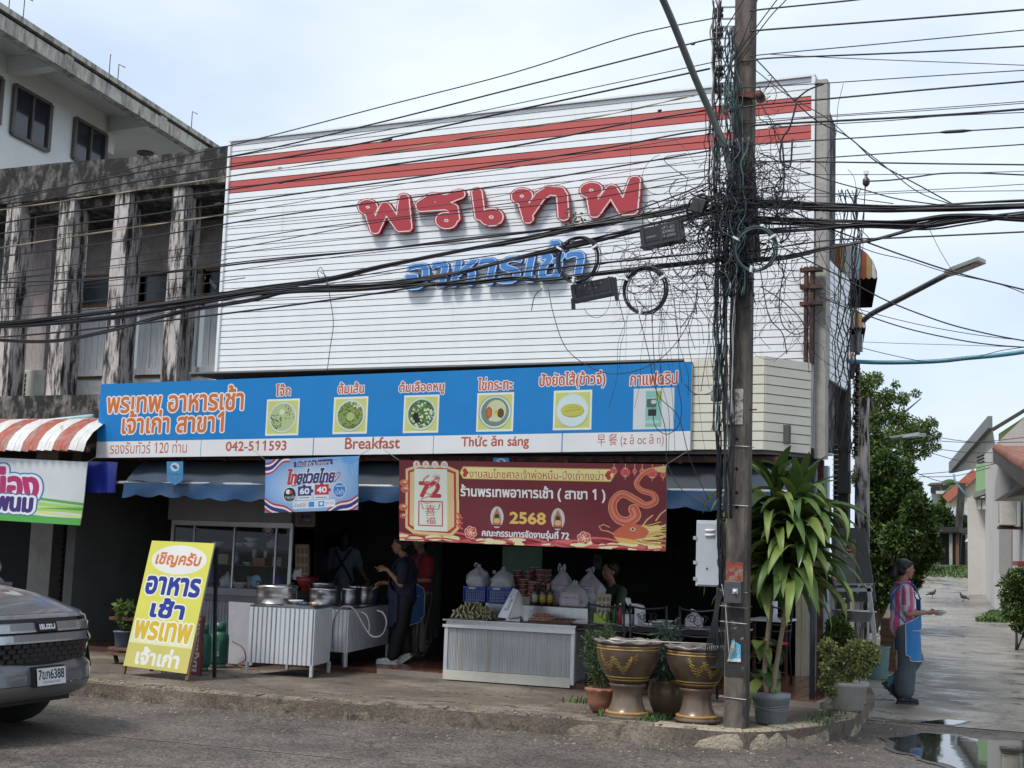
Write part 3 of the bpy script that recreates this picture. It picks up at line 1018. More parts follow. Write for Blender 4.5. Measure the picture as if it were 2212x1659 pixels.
def big_word(txt,corners,w,h,body,rim,white,name,lab,cat,r_out,r_line,shear=0.0,bold=1,mat=None,vbox=None):
 bl,br,tr,tl=[PY(x,y,YF-0.02)for x,y in corners]
 m0=stroked(txt,w,h)if name[0]=='r' else text_mask(txt,w,h,r_out+1,r_out+1,w-r_out-1,h-r_out-1,bold,shear)
 outer=dilate(m0,r_out)
 mid=dilate(m0,r_line+1.6)
 inn=dilate(m0,r_line)
 t=thing(name,lab,cat,(bl+br)/2)
 cols=outer.any(0)
 x=0
 while x<w:
  if cols[x]:
   e=x
   while e<w and cols[e]:e+=1
   cv=Canvas(w,h,body)
   cv.a[:]=rim
   cv.put(mid,white)
   cv.put(inn,body)
   cv.on=outer.copy()
   cv.on[:,:x]=False
   cv.on[:,e:]=False
   cv.build('letter',bl,br,tr,tl,mat or LREL,t,depth=0.05)
   x=e
  x+=1
 return t
big_word("พรเทพ",[(776,515),(1398,469),(1398,377),(756,426)],560,96,LR,(0.36,0.03,0.04),(0.75,0.72,0.72),'red_sign_letters','large red Thai letters with white outlines spelling the restaurant name on the white siding','sign',5,1.8,bold=3)
big_word("อาหารเช้า",[(874,632),(1272,606),(1268,512),(876,545)],420,110,LB,(0.045,0.17,0.44),(0.62,0.72,0.80),'blue_sign_letters','smaller blue slanted Thai letters on the siding below the red ones','sign',4.5,1.5,shear=0.2,bold=1)
# blue menu sign board
BLUE,ORG,ORD,WHT=(0.012,0.21,0.56),(0.62,0.17,0.045),(0.50,0.10,0.05),(0.78,0.79,0.79)
SY=12.94
s_bl,s_br,s_tr,s_tl=PY(210,989,SY),PY(1493,973,SY),PY(1492,781,SY),PY(215,830,SY)
s_bl.x=s_tl.x=(s_bl.x+s_tl.x)/2
s_br.x=s_tr.x=(s_br.x+s_tr.x)/2
sb=thing('menu_sign','long blue shop sign with orange Thai lettering, six menu pictures and a white strip below','sign',s_bl)
mb=MB()
mb.add([s_bl+V(0,.004,0),s_br+V(0,.004,0),s_tr+V(0,.004,0),s_tl+V(0,.004,0),s_bl+V(0,.07,0),s_br+V(0,.07,0),s_tr+V(0,.07,0),s_tl+V(0,.07,0)],[(0,1,2,3),(5,4,7,6),(4,5,1,0),(3,2,6,7),(4,0,3,7),(1,5,6,2)])
mb.build('sign_frame',M('sign_frame_grey',(0.5,0.5,0.5),0.5),sb)
CW_,CH_=1900,240
cv=Canvas(CW_,CH_,BLUE)
def S2(px,py):
 p=PY(px,py,SY)
 u=(p.x-s_bl.x)/(s_br.x-s_bl.x)
 zb=s_bl.z+(s_br.z-s_bl.z)*u
 zt=s_tl.z+(s_tr.z-s_tl.z)*u
 return u*CW_,(1-(p.z-zb)/(zt-zb))*CH_
def SB(x0,y0,x1,y1):
 a=S2((x0+x1)/2,y0)
 b_=S2((x0+x1)/2,y1)
 return S2(x0,(y0+y1)/2)[0],a[1],S2(x1,(y0+y1)/2)[0],b_[1]
yb=S2(800,944)[1]
cv.rect(0,yb,CW_,CH_,WHT)
for px_ in(434,677,936,1214):
 x=S2(px_,960)[0]
 cv.rect(x-1,yb,x+1.5,CH_,(0.03,0.2,0.5))
x0,y0,x1,y1=SB(232,836,527,890);cv.text("พรเทพ อาหารเช้า",x0,y0,x1,y1,ORG,2.2,[(4.5,(0.35,0.08,0.03)),(4.2,WHT)])
x0,y0,x1,y1=SB(264,884,484,936);cv.text("เจ้าเก่า สาขา1",x0,y0,x1,y1,ORG,2.2,[(4.5,(0.35,0.08,0.03)),(4.2,WHT)])
rnd=random.Random(3)
food=[("โจ๊ก",(596,829,628,856),(575,862,646,941)),("ต้มเส้น",(730,825,787,850),(720,857,794,937)),("ต้มเลือดหมู",(862,822,960,853),(872,853,948,935)),("ไข่กระทะ",(1032,814,1108,843),(1030,848,1109,932)),("ปังยัดไส้(ข้าวจี่)",(1165,802,1308,840),(1195,843,1278,929)),("กาแฟดริป",(1361,802,1464,832),(1368,838,1456,927))]
G1,G2,G3=(0.55,0.60,0.19),(0.05,0.14,0.04),(0.30,0.38,0.10)
for i,(tx,bx,ph)in enumerate(food):
 x0,y0,x1,y1=SB(*bx);cv.text(tx,x0,y0,x1,y1,ORD,0.9,[(2.6,WHT)])
 x0,y0,x1,y1=SB(*ph)
 cv.rect(x0,y0,x1,y1,(0.76,0.78,0.70))
 cx,cy,r=(x0+x1)/2,(y0+y1)/2,(x1-x0)/2
 ry=(y1-y0)/2
 if i<5:
  cv.rect(x0+5,y0+6,x1-5,y1-6,G1)
  cv.ell(cx+1,cy+3,r*0.84,ry*0.84,(0.38,0.42,0.13))
  cv.ell(cx,cy,r*0.84,ry*0.84,(0.55,0.66,0.62))
  msk=(((cv.X-cx)/(r*0.74))**2+((cv.Y-cy)/(ry*0.74))**2)<1
 if i==0:
  cv.put(msk,(0.42,0.50,0.26))
  cv.speck(msk&(cv.X<cx-3)&(cv.Y>cy-8),[G2,(0.03,0.09,0.03)],60,1.5,3.5,rnd)
  cv.speck(msk&(cv.X>cx+8)&(cv.Y<cy+8),[(0.20,0.10,0.03),(0.12,0.06,0.02)],30,1.5,3,rnd)
  cv.ell(cx-3,cy-16,9,9,(0.62,0.68,0.52))
 elif i==1:
  cv.put(msk,(0.22,0.30,0.09))
  cv.speck(msk,[G2,(0.14,0.09,0.03),(0.30,0.36,0.1),(0.07,0.12,0.03)],170,2,4,rnd)
  cv.ell(cx,cy+4,13,13,(0.38,0.48,0.18))
  cv.speck(msk&(cv.Y<cy-15)&(cv.X>cx),[(0.6,0.66,0.45)],8,3,5,rnd)
 elif i==2:
  cv.put(msk,(0.08,0.16,0.05))
  cv.speck(msk,[(0.52,0.60,0.36),(0.10,0.26,0.06),(0.62,0.68,0.5),(0.04,0.1,0.03)],120,2.5,6,rnd)
  cv.ell(cx-17,cy+6,9,11,(0.02,0.012,0.014));cv.ell(cx-11,cy+19,9,8,(0.025,0.014,0.014))
 elif i==3:
  cv.ell(cx,cy,r*0.9,ry*0.86,(0.20,0.30,0.28));cv.ell(cx,cy,r*0.86,ry*0.82,(0.60,0.70,0.66))
  cv.ell(cx,cy,r*0.76,ry*0.74,(0.16,0.24,0.2));cv.ell(cx+3,cy-3,r*0.55,ry*0.56,(0.55,0.58,0.36))
  cv.ell(cx-18,cy+2,10,17,(0.40,0.10,0.03));cv.ell(cx-18,cy+2,6,11,(0.5,0.16,0.05))
  cv.ell(cx+17,cy+4,10,14,(0.10,0.07,0.02));cv.ell(cx+3,cy,6,6,(0.65,0.42,0.04))
  for k in range(4):cv.ell(cx-12+k*8,cy+21,5,6,(0.55,0.62,0.42))
 elif i==4:
  cv.ell(cx,cy,r*0.78,ry*0.78,(0.60,0.72,0.74))
  cv.ell(cx+1,cy+2,r*0.6,ry*0.33,(0.30,0.30,0.05));cv.ell(cx,cy,r*0.6,ry*0.32,(0.50,0.49,0.10))
  cv.line([(cx-20,cy+3),(cx+22,cy-2)],1.6,(0.28,0.26,0.03));cv.line([(cx-16,cy-6),(cx+18,cy-8)],1.2,(0.34,0.32,0.05))
 else:
  cv.rect(x0,y0,x1,y1,(0.62,0.66,0.68))
  cv.rect(cx-21,y0+8,cx+22,y1-6,(0.24,0.50,0.44))
  cv.rect(cx-18,y0+26,cx+8,y0+52,(0.07,0.13,0.12));cv.rect(cx-18,y0+26,cx+8,y0+29,(0.4,0.55,0.5))
  cv.rect(cx-14,y0+54,cx+8,y0+76,(0.03,0.03,0.035));cv.rect(cx-15,y0+52,cx+9,y0+58,(0.20,0.36,0.33))
  cv.ell(cx-2,y1-20,20,5,(0.42,0.62,0.58));cv.ell(cx+14,y0+22,6,14,(0.36,0.45,0.05));cv.ell(cx,y0+38,7,6,(0.5,0.6,0.56))
for tx,bx,bo in(("รองรับทัวร์ 120 ท่าน",(238,951,404,980),0.35),("042-511593",(488,952,619,974),0.9),("Breakfast",(745,944,864,970),1.0),("Thức ăn sáng",(996,940,1143,971),1.0),("早 餐 (z ǎ oc ā n)",(1290,936,1434,966),0.1)):
 x0,y0,x1,y1=SB(*bx);cv.text(tx,x0,y0,x1,y1,(0.45,0.10,0.06),bo)
cv.build('printed_panel',s_bl,s_br,s_tr,s_tl,PRINTM,sb,maxrun=4000)
q=[V(-2.84,13.55,2.70),V(-2.84,14.62,2.70),V(-2.84,14.36,3.62),V(-2.84,13.6,3.6)]
ss=thing('side_sign','faded white and blue sign panel on the lane side of the corner canopy','sign',q[0])
cv=Canvas(120,130,(0.55,0.58,0.60))
rnd=random.Random(5)
for i in range(46):
 x=rnd.uniform(8,118);y=rnd.uniform(4,60)
 cv.line([(x,y),(x+rnd.uniform(-4,4),y+rnd.uniform(10,34))],rnd.uniform(1,3),rnd.choice([(0.40,0.50,0.62),(0.62,0.64,0.66),(0.33,0.42,0.55),(0.05,0.06,0.1)]))
cv.text("พรเทพ",14,62,108,90,(0.42,0.10,0.10),1.2,shear=0.3)
cv.text("อาหารเช้า",22,92,112,120,(0.20,0.30,0.22),0.8,shear=0.2)
cv.build('printed_panel',*q,PRINT,ss,off=0.006)
MB().prism([p for p in q],(-0.05,0,0)).build('sign_box',ALU,ss)
# banners
WIREC=M('grey_cord',(0.25,0.25,0.24),0.7)
def fold(ax,ay,ph=0.0,n=5):
 return lambda u,v:ax*math.sin(u*n*math.pi+v*2.2+ph)*(1-v*0.6)+ay*math.sin(v*5+u*3+ph)
def banner(name,lab,cv,cor,y,mat=PRINT,warp=None,cat='banner',eyel=True):
 bl,br,tr,tl=[PY(px,py,y)for px,py in cor]
 t=thing(name,lab,cat,bl)
 cv.build('banner_sheet',bl,br,tr,tl,mat,t,warp=warp,maxrun=max(6,cv.w//26))
 cv2=Canvas(24,12,(0.5,0.5,0.5))
 cv2.build('banner_back',br,bl,tl,tr,PRINT,t,off=0.012,warp=(lambda u,v:-warp(1-u,v))if warp else None,maxrun=1)
 if eyel:
  mb=MB()
  for p,o in((tl,V(-0.25,0.1,0.12)),(tr,V(0.2,0.1,0.15))):MB().tube([p,p+o],0.003,5).build('cord',WIREC,t)
 return t
MAR,GOLD,PALE,RED=(0.13,0.012,0.02),(0.60,0.46,0.20),(0.70,0.66,0.40),(0.40,0.03,0.04)
cv=Canvas(860,276,MAR)
rnd=random.Random(9)
def cloudband(cv,y,cols,n,r):
 for i in range(n):
  x=rnd.uniform(0,cv.w)
  cv.ell(x,y+rnd.uniform(-4,14),r*rnd.uniform(0.7,2.2),r*rnd.uniform(0.3,0.6),rnd.choice(cols))
for i in range(5):
 yy=250+i*6
 cv.line([(x,yy+8*math.sin(x/38+i*1.1)+(8 if 240<x<520 else 0))for x in range(0,870,10)],7,((0.52,0.10,0.11),(0.30,0.02,0.03))[i%2])
cloudband(cv,262,[(0.66,0.60,0.34),(0.66,0.60,0.34),(0.5,0.12,0.12)],26,17)
cv.line([(x,268+5*math.sin(x/30))for x in range(0,870,10)],5,(0.45,0.06,0.07))
cv.poly([(22,30),(60,16),(165,16),(205,32),(206,230),(180,256),(50,252),(22,232)],GOLD)
cv.poly([(30,36),(64,24),(160,24),(196,38),(197,226),(174,246),(56,242),(30,226)],RED)
cv.poly([(37,42),(68,32),(156,32),(188,44),(189,222),(168,238),(60,234),(37,220)],(0.60,0.45,0.22))
cv.rect(52,28,165,240,(0.62,0.66,0.58))
for i,ch in enumerate("本头公妈"):
 cx=60+i*32
 cv.ell(cx,13,12,12,(0.62,0.60,0.54));cv.text(ch,cx-7,6,cx+7,20,(0.30,0.05,0.04),0.3)
cv.text("72",66,70,144,128,RED,4.0,[(2,(0.62,0.66,0.58))])
dr=[(100,52),(84,66),(92,78),(110,72),(128,62),(138,58),(132,74),(118,84),(98,96),(92,112),(112,118),(92,126),(76,134),(92,146),(124,140)]
cv.line(spline([V(x,y,0)for x,y in dr],6)and[(p.x,p.y)for p in spline([V(x,y,0)for x,y in dr],6)],6,(0.44,0.05,0.05),3)
cv.line([(p.x,p.y)for p in spline([V(x,y,0)for x,y in dr],6)][::3],1.5,(0.62,0.55,0.42),1)
for i in range(10):
 a=i*0.7;cv.line([(128,58),(128+14*math.cos(a),56+11*math.sin(a))],1.6,RED)
cv.line([(68,140),(148,140),(148,222),(68,222),(68,140)],4,(0.42,0.05,0.05))
cv.line([(76,146),(82,166),(134,166),(140,146)],3,(0.42,0.05,0.05))
cv.text("喜",88,150,126,190,(0.42,0.05,0.05),0.8);cv.text("福",90,192,126,218,(0.42,0.05,0.05),0.6)
for(x,y,r)in((16,78,15),(20,100,15),(14,162,15),(14,192,11)):
 cv.ell(x,y,r,r*0.8,(0.46,0.12,0.06));cv.ell(x+3,y-3,r*0.5,r*0.3,(0.62,0.42,0.2));cv.ell(x,y+4,r*0.3,r*0.25,RED)
for i in range(6):cv.line([(196+(i%2)*8,176+i*9),(210+(i%2)*6,184+i*9)],6,(0.50,0.10,0.08))
def plaque(cv,x0,y0,x1,y1):
 cv.poly([(x0+12,y0),(x1-12,y0),(x1,(y0+y1)/2),(x1-12,y1),(x0+12,y1),(x0,(y0+y1)/2)],(0.55,0.38,0.10))
 cv.poly([(x0+15,y0+3),(x1-15,y0+3),(x1-4,(y0+y1)/2),(x1-15,y1-3),(x0+15,y1-3),(x0+4,(y0+y1)/2)],(0.68,0.62,0.28))
 for x,sx_ in((x0+18,1),(x1-18,-1)):
  cv.ell(x,(y0+y1)/2-7,7,8,RED);cv.ell(x,(y0+y1)/2+7,7,8,RED);cv.ell(x+5*sx_,(y0+y1)/2,7,7,RED)
plaque(cv,208,18,706,60)
cv.text("งานสมโภชศาลเจ้าพ่อหมื่น-ปึงเถ่ากงม่า",240,24,672,56,(0.40,0.03,0.03),0.7)
cv.text("ร้านพรเทพอาหารเช้า ( สาขา 1 )",210,78,678,130,(0.72,0.70,0.70),1.6,[(1.4,(0.08,0.005,0.01))])
cv.text("2568",372,166,492,206,(0.62,0.42,0.10),2.0)
for cx in(332,530):
 cv.ell(cx,186,21,36,(0.50,0.46,0.46));cv.poly([(cx-14,216),(cx+14,216),(cx+12,180),(cx,154),(cx-12,180)],(0.30,0.16,0.06))
 cv.ell(cx,184,7,9,(0.03,0.02,0.02));cv.ell(cx,198,10,9,(0.55,0.36,0.14));cv.rect(cx-14,206,cx+14,212,(0.46,0.08,0.08));cv.rect(cx-14,212,cx+14,217,(0.03,0.02,0.02))
cv.text("คณะกรรมการจัดงานรุ่นที่ 72",284,224,566,258,(0.66,0.62,0.64),0.9,[(1.2,(0.12,0.02,0.05))])
for cx,cy in((246,240),(612,244)):
 for k in range(6):
  a=k*math.pi/3+0.3
  cv.ell(cx+11*math.cos(a),cy+11*math.sin(a),11,11,(0.62,0.46,0.30));cv.ell(cx+11*math.cos(a),cy+11*math.sin(a),9,9,(0.46,0.06,0.08))
 for k in range(6):
  a=k*math.pi/3;cv.line([(cx,cy),(cx+13*math.cos(a),cy+13*math.sin(a))],2,(0.66,0.55,0.3))
for x,y,r in((704,24,12),(738,28,16),(766,24,8),(788,24,9),(818,30,17),(850,34,10)):
 cv.line([(x,0),(x,y+r+8)],1.2,(0.5,0.3,0.12));cv.ell(x,y,r,r*0.8,(0.48,0.06,0.07))
 for k in(-0.45,0,0.45):cv.line([(x+k*r,y-r*0.7),(x+k*r*1.2,y+r*0.7)],1,(0.62,0.22,0.16))
 cv.rect(x-r*0.4,y-r*0.9,x+r*0.4,y-r*0.66,(0.6,0.45,0.2));cv.rect(x-r*0.4,y+r*0.66,x+r*0.4,y+r*0.9,(0.6,0.45,0.2))
body=[(846,12),(800,24),(772,60),(786,84),(820,96),(828,118),(800,132),(770,116),(730,98),(704,120),(700,150),(716,178),(746,186),(770,168),(764,146)]
bp_=[(p.x,p.y)for p in spline([V(x,y,0)for x,y in body],7)]
cv.line(bp_,12,(0.55,0.30,0.12),32);cv.line(bp_,9,(0.45,0.08,0.06),26)
cv.line([(x-2,y-2)for x,y in bp_],3,(0.58,0.18,0.12),10)
cv.poly([(820,12),(858,4),(858,26),(836,26)],(0.55,0.42,0.16))
for i in range(34):
 a=rnd.uniform(-0.5,0.5)
 x,y=rnd.uniform(760,800),rnd.uniform(196,250)
 cv.line([(x,y),(x+40,y+a*22),(x+76,y+a*40-6)],rnd.uniform(2,5),rnd.choice([(0.62,0.46,0.10),(0.62,0.46,0.10),(0.50,0.26,0.06),(0.66,0.56,0.25)]))
cv.poly([(700,224),(722,206),(752,190),(790,196),(812,216),(800,236),(760,244),(724,240),(704,236)],(0.46,0.10,0.05))
cv.poly([(704,236),(740,240),(780,246),(770,258),(722,254)],(0.58,0.36,0.10))
cv.ell(762,210,8,6,(0.62,0.5,0.3));cv.ell(762,210,4,4,(0.05,0.02,0.02))
cv.line([(704,228),(688,220),(664,216),(658,204),(672,198),(690,206)],2.5,(0.62,0.36,0.12))
for x,y in((790,190),(830,170)):cv.line([(x,y+10),(x+14,y-12),(x+30,y-26)],4,(0.60,0.36,0.16))
cloudband(cv,262,[(0.66,0.60,0.34)],7,14)
cv.poly([(0,0)]*3,MAR)
banner('festival_banner','wide maroon festival banner with gold plaque, dragon and white Thai lettering',cv,[(864,1167),(1437,1191),(1440,1003),(862,994)],12.62,warp=fold(0.010,0.006,0.5,7))
cv=Canvas(330,190,(0.10,0.30,0.62))
for i in range(22):
 t_=i/22
 cv.ell(165,100,190*(1-t_),120*(1-t_),(0.10+0.6*t_,0.30+0.45*t_,0.62+0.18*t_))
for a in range(0,40):
 an=a*0.157;cv.line([(300+30*math.cos(an),10+20*math.sin(an)),(300+90*math.cos(an),10+60*math.sin(an))],0.8,(0.55,0.68,0.80))
for k,c in enumerate(((0.45,0.03,0.05),(0.72,0.72,0.74),(0.03,0.03,0.18),(0.03,0.03,0.18),(0.72,0.72,0.74),(0.45,0.03,0.05))):
 o=k*7
 cv.line([(x,46-x*0.5+7*math.sin(x/13)-o+4)for x in range(-5,90,5)],7.5,c)
 cv.line([(x,140+x*0.5+5*math.sin(x/16)+o)for x in range(-5,110,5)],7.5,c)
 cv.line([(x,190-(x-230)*0.42+5*math.sin(x/15)+o-8)for x in range(225,335,5)],7.5,c)
cv.poly([(104,12),(240,6),(242,26),(104,32)],(0.03,0.04,0.16))
cv.text("ร้านนี้เข้าร่วมโครงการ",112,8,234,29,(0.76,0.77,0.8),0.4)
cv.text("ไทยช่วยไทย",80,36,250,92,(0.035,0.035,0.14),2.2,[(2.4,(0.74,0.76,0.8))],shear=0.35)
cv.text("ไท",78,36,116,94,(0.50,0.04,0.05),2.2,shear=0.3)
cv.line([(96,98),(150,88),(250,86)],3,(0.04,0.04,0.2))
hp=[(252,72),(242,62),(246,56),(253,62),(262,54),(268,60),(258,78),(250,84)]
cv.line(hp,3,(0.45,0.04,0.08))
cv.rect(118,100,166,134,(0.04,0.04,0.22));cv.ell(140,99,6,5,(0.04,0.04,0.22));cv.ell(168,118,6,6,(0.04,0.04,0.22))
cv.rect(178,96,226,132,(0.50,0.03,0.05));cv.ell(202,95,6,5,(0.50,0.03,0.05));cv.ell(228,116,6,6,(0.50,0.03,0.05))
cv.text("60",124,106,160,129,(0.78,0.78,0.8),1.6);cv.text("40",184,103,220,126,(0.78,0.78,0.8),1.6)
cv.rect(118,137,166,148,(0.76,0.76,0.78));cv.rect(178,135,226,146,(0.76,0.76,0.78))
for x0 in(122,182):cv.rect(x0,140,x0+38,143,(0.1,0.1,0.2))
cv.ell(88,128,24,27,(0.74,0.76,0.8));cv.ell(88,128,22,25,(0.02,0.02,0.03));cv.ell(82,118,8,8,(0.76,0.76,0.78));cv.ell(92,120,6,6,(0.5,0.05,0.07));cv.text("คนละครึ่ง",72,130,106,142,(0.7,0.7,0.7),0.2);cv.rect(80,146,96,149,(0.1,0.3,0.08))
cv.ell(264,118,24,27,(0.74,0.76,0.8));cv.ell(264,118,22,25,(0.04,0.22,0.55));cv.text("เป๋าตัง",248,112,282,134,(0.76,0.78,0.8),0.8);cv.rect(250,102,280,106,(0.55,0.6,0.7))
cv.poly([(100,154),(248,150),(250,176),(102,180)],(0.72,0.75,0.79))
cv.text("ใช้สิทธิได้ที่",104,158,148,174,(0.05,0.05,0.12),0.3);cv.rect(158,156,178,175,(0.04,0.25,0.6));cv.rect(192,155,212,174,(0.04,0.25,0.6));cv.ell(202,164,6,6,(0.7,0.75,0.8));cv.text("ถุงเงิน",216,156,242,170,(0.04,0.25,0.6),0.4)
for x0 in(152,186):cv.rect(x0,157,x0+1,174,(0.3,0.3,0.4))
banner('programme_banner','small blue, white and red vinyl banner with the numbers 60 and 40',cv,[(573,1108),(773,1101),(775,985),(573,993)],12.72,warp=fold(0.006,0.005,1.1,4))
cv=Canvas(620,220,(0.62,0.65,0.66))
for i in range(40):
 f_=i/40
 cv.rect(0,130+i,620,132+i,(0.62-0.3*f_,0.66-0.1*f_,0.66-0.45*f_))
for i in range(12):
 cv.line([(x,142+i*8+9*math.sin(x/90+i))for x in range(-10,640,12)],9,((0.10,0.36,0.05),(0.34,0.56,0.12),(0.58,0.66,0.24),(0.16,0.44,0.10))[i%4])
cv.rect(0,196,620,220,(0.09,0.36,0.07))
cv.text("อาหารพื้นเมือง",20,22,500,148,(0.42,0.03,0.15),5,[(14,(0.05,0.20,0.46)),(9,(0.72,0.76,0.78))])
cv.text("นครพนม",282,132,488,188,(0.05,0.025,0.16),4,[(12,(0.04,0.13,0.32)),(8,(0.68,0.74,0.78))])
banner('green_banner','white and green vinyl banner with pink Thai lettering at the shop next door',cv,[(-283,1106),(172,1135),(190,998),(-287,975)],12.7,warp=fold(0.012,0.008,0.2,5))
mb=MB()
a=[PY(181,1065,12.88),PY(243,1064,12.88),PY(247,998,12.88),PY(186,996,12.88)]
n_=9
vs_=[]
for j in range(6):
 for i in range(n_):
  u,v=i/(n_-1),j/5
  p=a[0]*((1-u)*(1-v))+a[1]*(u*(1-v))+a[2]*(u*v)+a[3]*((1-u)*v)
  vs_.append(p+V(0,-0.02*math.sin(u*7+v*2)-(0.05 if i==n_-1 else 0)*-1,0))
mb.add(vs_,[(j*n_+i,j*n_+i+1,(j+1)*n_+i+1,(j+1)*n_+i)for j in range(5)for i in range(n_-1)],0,True)
mb.add([p+V(0,0.02,0)for p in vs_],[(j*n_+i,(j+1)*n_+i,(j+1)*n_+i+1,j*n_+i+1)for j in range(5)for i in range(n_-1)],0,True)
tag(mb.build('blue_tarpaulin',M('shiny_blue_vinyl',(0.02,0.03,0.26),0.2,var=0.1,sc=3,bump=0.1,bsc=6)),'glossy dark blue tarpaulin hanging beside the green banner','tarpaulin')
AW=M('faded_blue_canvas',(0.02,0.048,0.09),0.7,sc=1.2,var=0.3,bump=0.15,bsc=30,col2=(0.055,0.058,0.058),cpos=0.5,cw=0.3,csc=1.3,stretch=(0.5,1,2.5))
aw=thing('cloth_awning','long faded blue canvas awning with a scalloped edge under the blue sign','awning',(-7,13.2,2.3))
XA0,XA1=-11.0,-2.95
nx=160
prof=[(13.5,2.60),(13.32,2.52),(13.12,2.40),(12.98,2.27),(12.95,2.235)]
mb=MB()
vs_=[]
for i in range(nx+1):
 x=XA0+(XA1-XA0)*i/nx
 for j,(y,z)in enumerate(prof):
  vs_.append((x,y+0.012*math.sin(x*7+j),z-0.012*math.sin(x*3.1)-0.01*math.sin(x*11+j)))
mb.add(vs_,[(i*5+j,i*5+j+1,(i+1)*5+j+1,(i+1)*5+j)for i in range(nx)for j in range(4)],0,True)
mb.build('canopy',AW,aw)
mb=MB()
vs_=[]
for i in range(nx+1):
 x=XA0+(XA1-XA0)*i/nx
 zb=2.075-0.035*abs(math.sin(x*math.pi/0.36))+0.012*math.sin(x*2.3)
 for j in range(4):
  t_=j/3
  vs_.append((x,12.94+0.015*math.sin(x*9+j)*t_,2.225*(1-t_)+zb*t_-0.01*math.sin(x*3.1)))
mb.add(vs_,[(i*4+j,i*4+j+1,(i+1)*4+j+1,(i+1)*4+j)for i in range(nx)for j in range(3)],0,True)
mb.build('valance',M('blue_canvas_valance',(0.016,0.07,0.17),0.6,sc=1.5,var=0.25,bump=0.15,bsc=30,col2=(0.06,0.065,0.07),cpos=0.62,cw=0.25,csc=2.0,stretch=(0.6,1,2.0)),aw)
mb=MB();mb.cyl((XA0-0.35,12.97,2.23),(XA1,12.97,2.23),0.018)
mb.build('roller_tube',ALU,aw)
def pennant(px0,py0,px1,py1,y,lab):
 t=thing('pennant',lab,'pennant',PY(px0,py1,y),'small blue hanging pennants')
 cv=Canvas(44,60,(0.05,0.24,0.48))
 cv.ell(22,14,12,11,(0.5,0.6,0.62));cv.ell(20,12,6,3,(0.03,0.1,0.3));cv.ell(24,16,6,3,(0.03,0.1,0.3))
 cv.text("ร้านอาหาร",4,27,40,35,(0.01,0.05,0.05),0.4)
 cv.line([(12,38),(18,50)],3,(0.3,0.08,0.08));cv.line([(32,38),(26,50)],3,(0.3,0.08,0.08))
 cv.on=cv.polymask([(0,0),(44,0),(44,48),(22,60),(0,48)])
 cv.build('pennant_sheet',PY(px0,py1,y),PY(px1,py1,y),PY(px1,py0,y),PY(px0,py0,y),PRINT,t,depth=0.006)
 return t
pennant(361,997,396,1048,12.86,'small blue pennant with a crest on the awning beside the green banner')
pennant(1066,989,1100,1016,13.0,'blue pennant half hidden between the two vinyl banners')
for i,(a,b_)in enumerate((((590,985),(632,985)),((1210,978),(1262,980)))):
 p,q_=PY(*a,13.2),PY(*b_,13.2)
 MBt=MB().cyl(p,q_,0.014,8)
 tag(MBt.build('tube_lamp',WHITEP),('unlit white tube lamp under the sign above the small blue banner','unlit white tube lamp under the sign above the maroon banner')[i],'lamp')
# old shophouse on the left of the restaurant
ob=thing('old_shophouse','mould-blackened concrete shophouse with tall fins, left of the white restaurant','building',(-14,13.8,0))
X0=-26.0
mb=MB()
mb.prism([(X0,13.75,6.12),(XL-0.02,13.75,6.12),(XL-0.02,13.75,6.60),(-11.6,13.75,6.57),(-13.2,13.75,6.62),(X0,13.75,6.66)],(0,0.22,0))
mb.build('parapet',OLDD,ob)
mb=MB()
mb.box(X0,XL-0.02,13.9,15.3,6.0,6.14)
mb.build('eaves_slab',OLDD,ob)
for i in range(26):
 x=-13.2+i*0.128
 mb=MB();mb.tube([(x,13.9,6.6),(x,14.1,6.63)],0.03,8)
 if i<22:mb.build('roof_tile',M('roof_tile_grey',(0.40,0.40,0.40),0.8,var=0.3),ob)
fins=[(15,41),(125,157),(243,272),(366,398)]
fx=[-13.97,-13.02,-12.07,-11.12]
for x in fx+[-14.92,-15.87,-16.8]:
 mb=MB()
 seg=10
 vs_=[]
 for i in range(seg+1):
  z=3.42+(6.125-3.42)*i/seg
  w=0.125+jit(0.006)
  d=0.30
  for(a,b_)in((-w,0),(-w+0.03,-0.012),(w-0.03,-0.012),(w,0),(w,d),(-w,d)):
   vs_.append((x+a,13.79+b_+jit(0.004),z))
 mb.add(vs_,[(i*6+j,i*6+(j+1)%6,(i+1)*6+(j+1)%6,(i+1)*6+j)for i in range(seg)for j in range(6)])
 mb.build('fin',OLDC,ob)
mb=MB()
mb.prism([(X0,13.78,3.05),(XL-1.3,13.78,3.05),(XL-1.3,13.78,3.42),(X0,13.78,3.42)],(0,0.2,0))
mb.box(X0,XL-0.02,13.98,15.3,3.0,3.15)
mb.box(XL-1.3,XL-0.02,13.80,13.98,3.2,3.42)
mb.build('balcony_parapet',OLDD,ob)
mb=MB()
yb_=15.0
mb.box(-13.72,XL-0.02,yb_,yb_+0.15,5.30,6.05)
mb.build('upper_wall',OLDW,ob)
mb=MB();mb.box(X0,-13.9,yb_,yb_+0.15,4.98,6.05);mb.build('upper_wall',GRNW,ob)
mb=MB();mb.box(-14.25,-13.9,yb_-0.5,yb_+0.05,3.15,6.05);mb.build('cross_wall',weathered('pink_grey_plaster',(0.36,0.32,0.32),(0.12,0.1,0.1),0.62,0.2,2.5),ob)
PALEP=weathered('pale_painted_wall',(0.55,0.55,0.56),(0.28,0.26,0.25),0.6,0.2,2.0,(1,1,1),bump=0.1)
mb=MB();mb.box(X0,XL-0.02,yb_,yb_+0.15,3.15,3.82);mb.build('lower_wall',PALEP,ob)
DGL=M('dusty_dark_glass',(0.055,0.075,0.085),0.25,sc=3,var=0.2,bump=0)
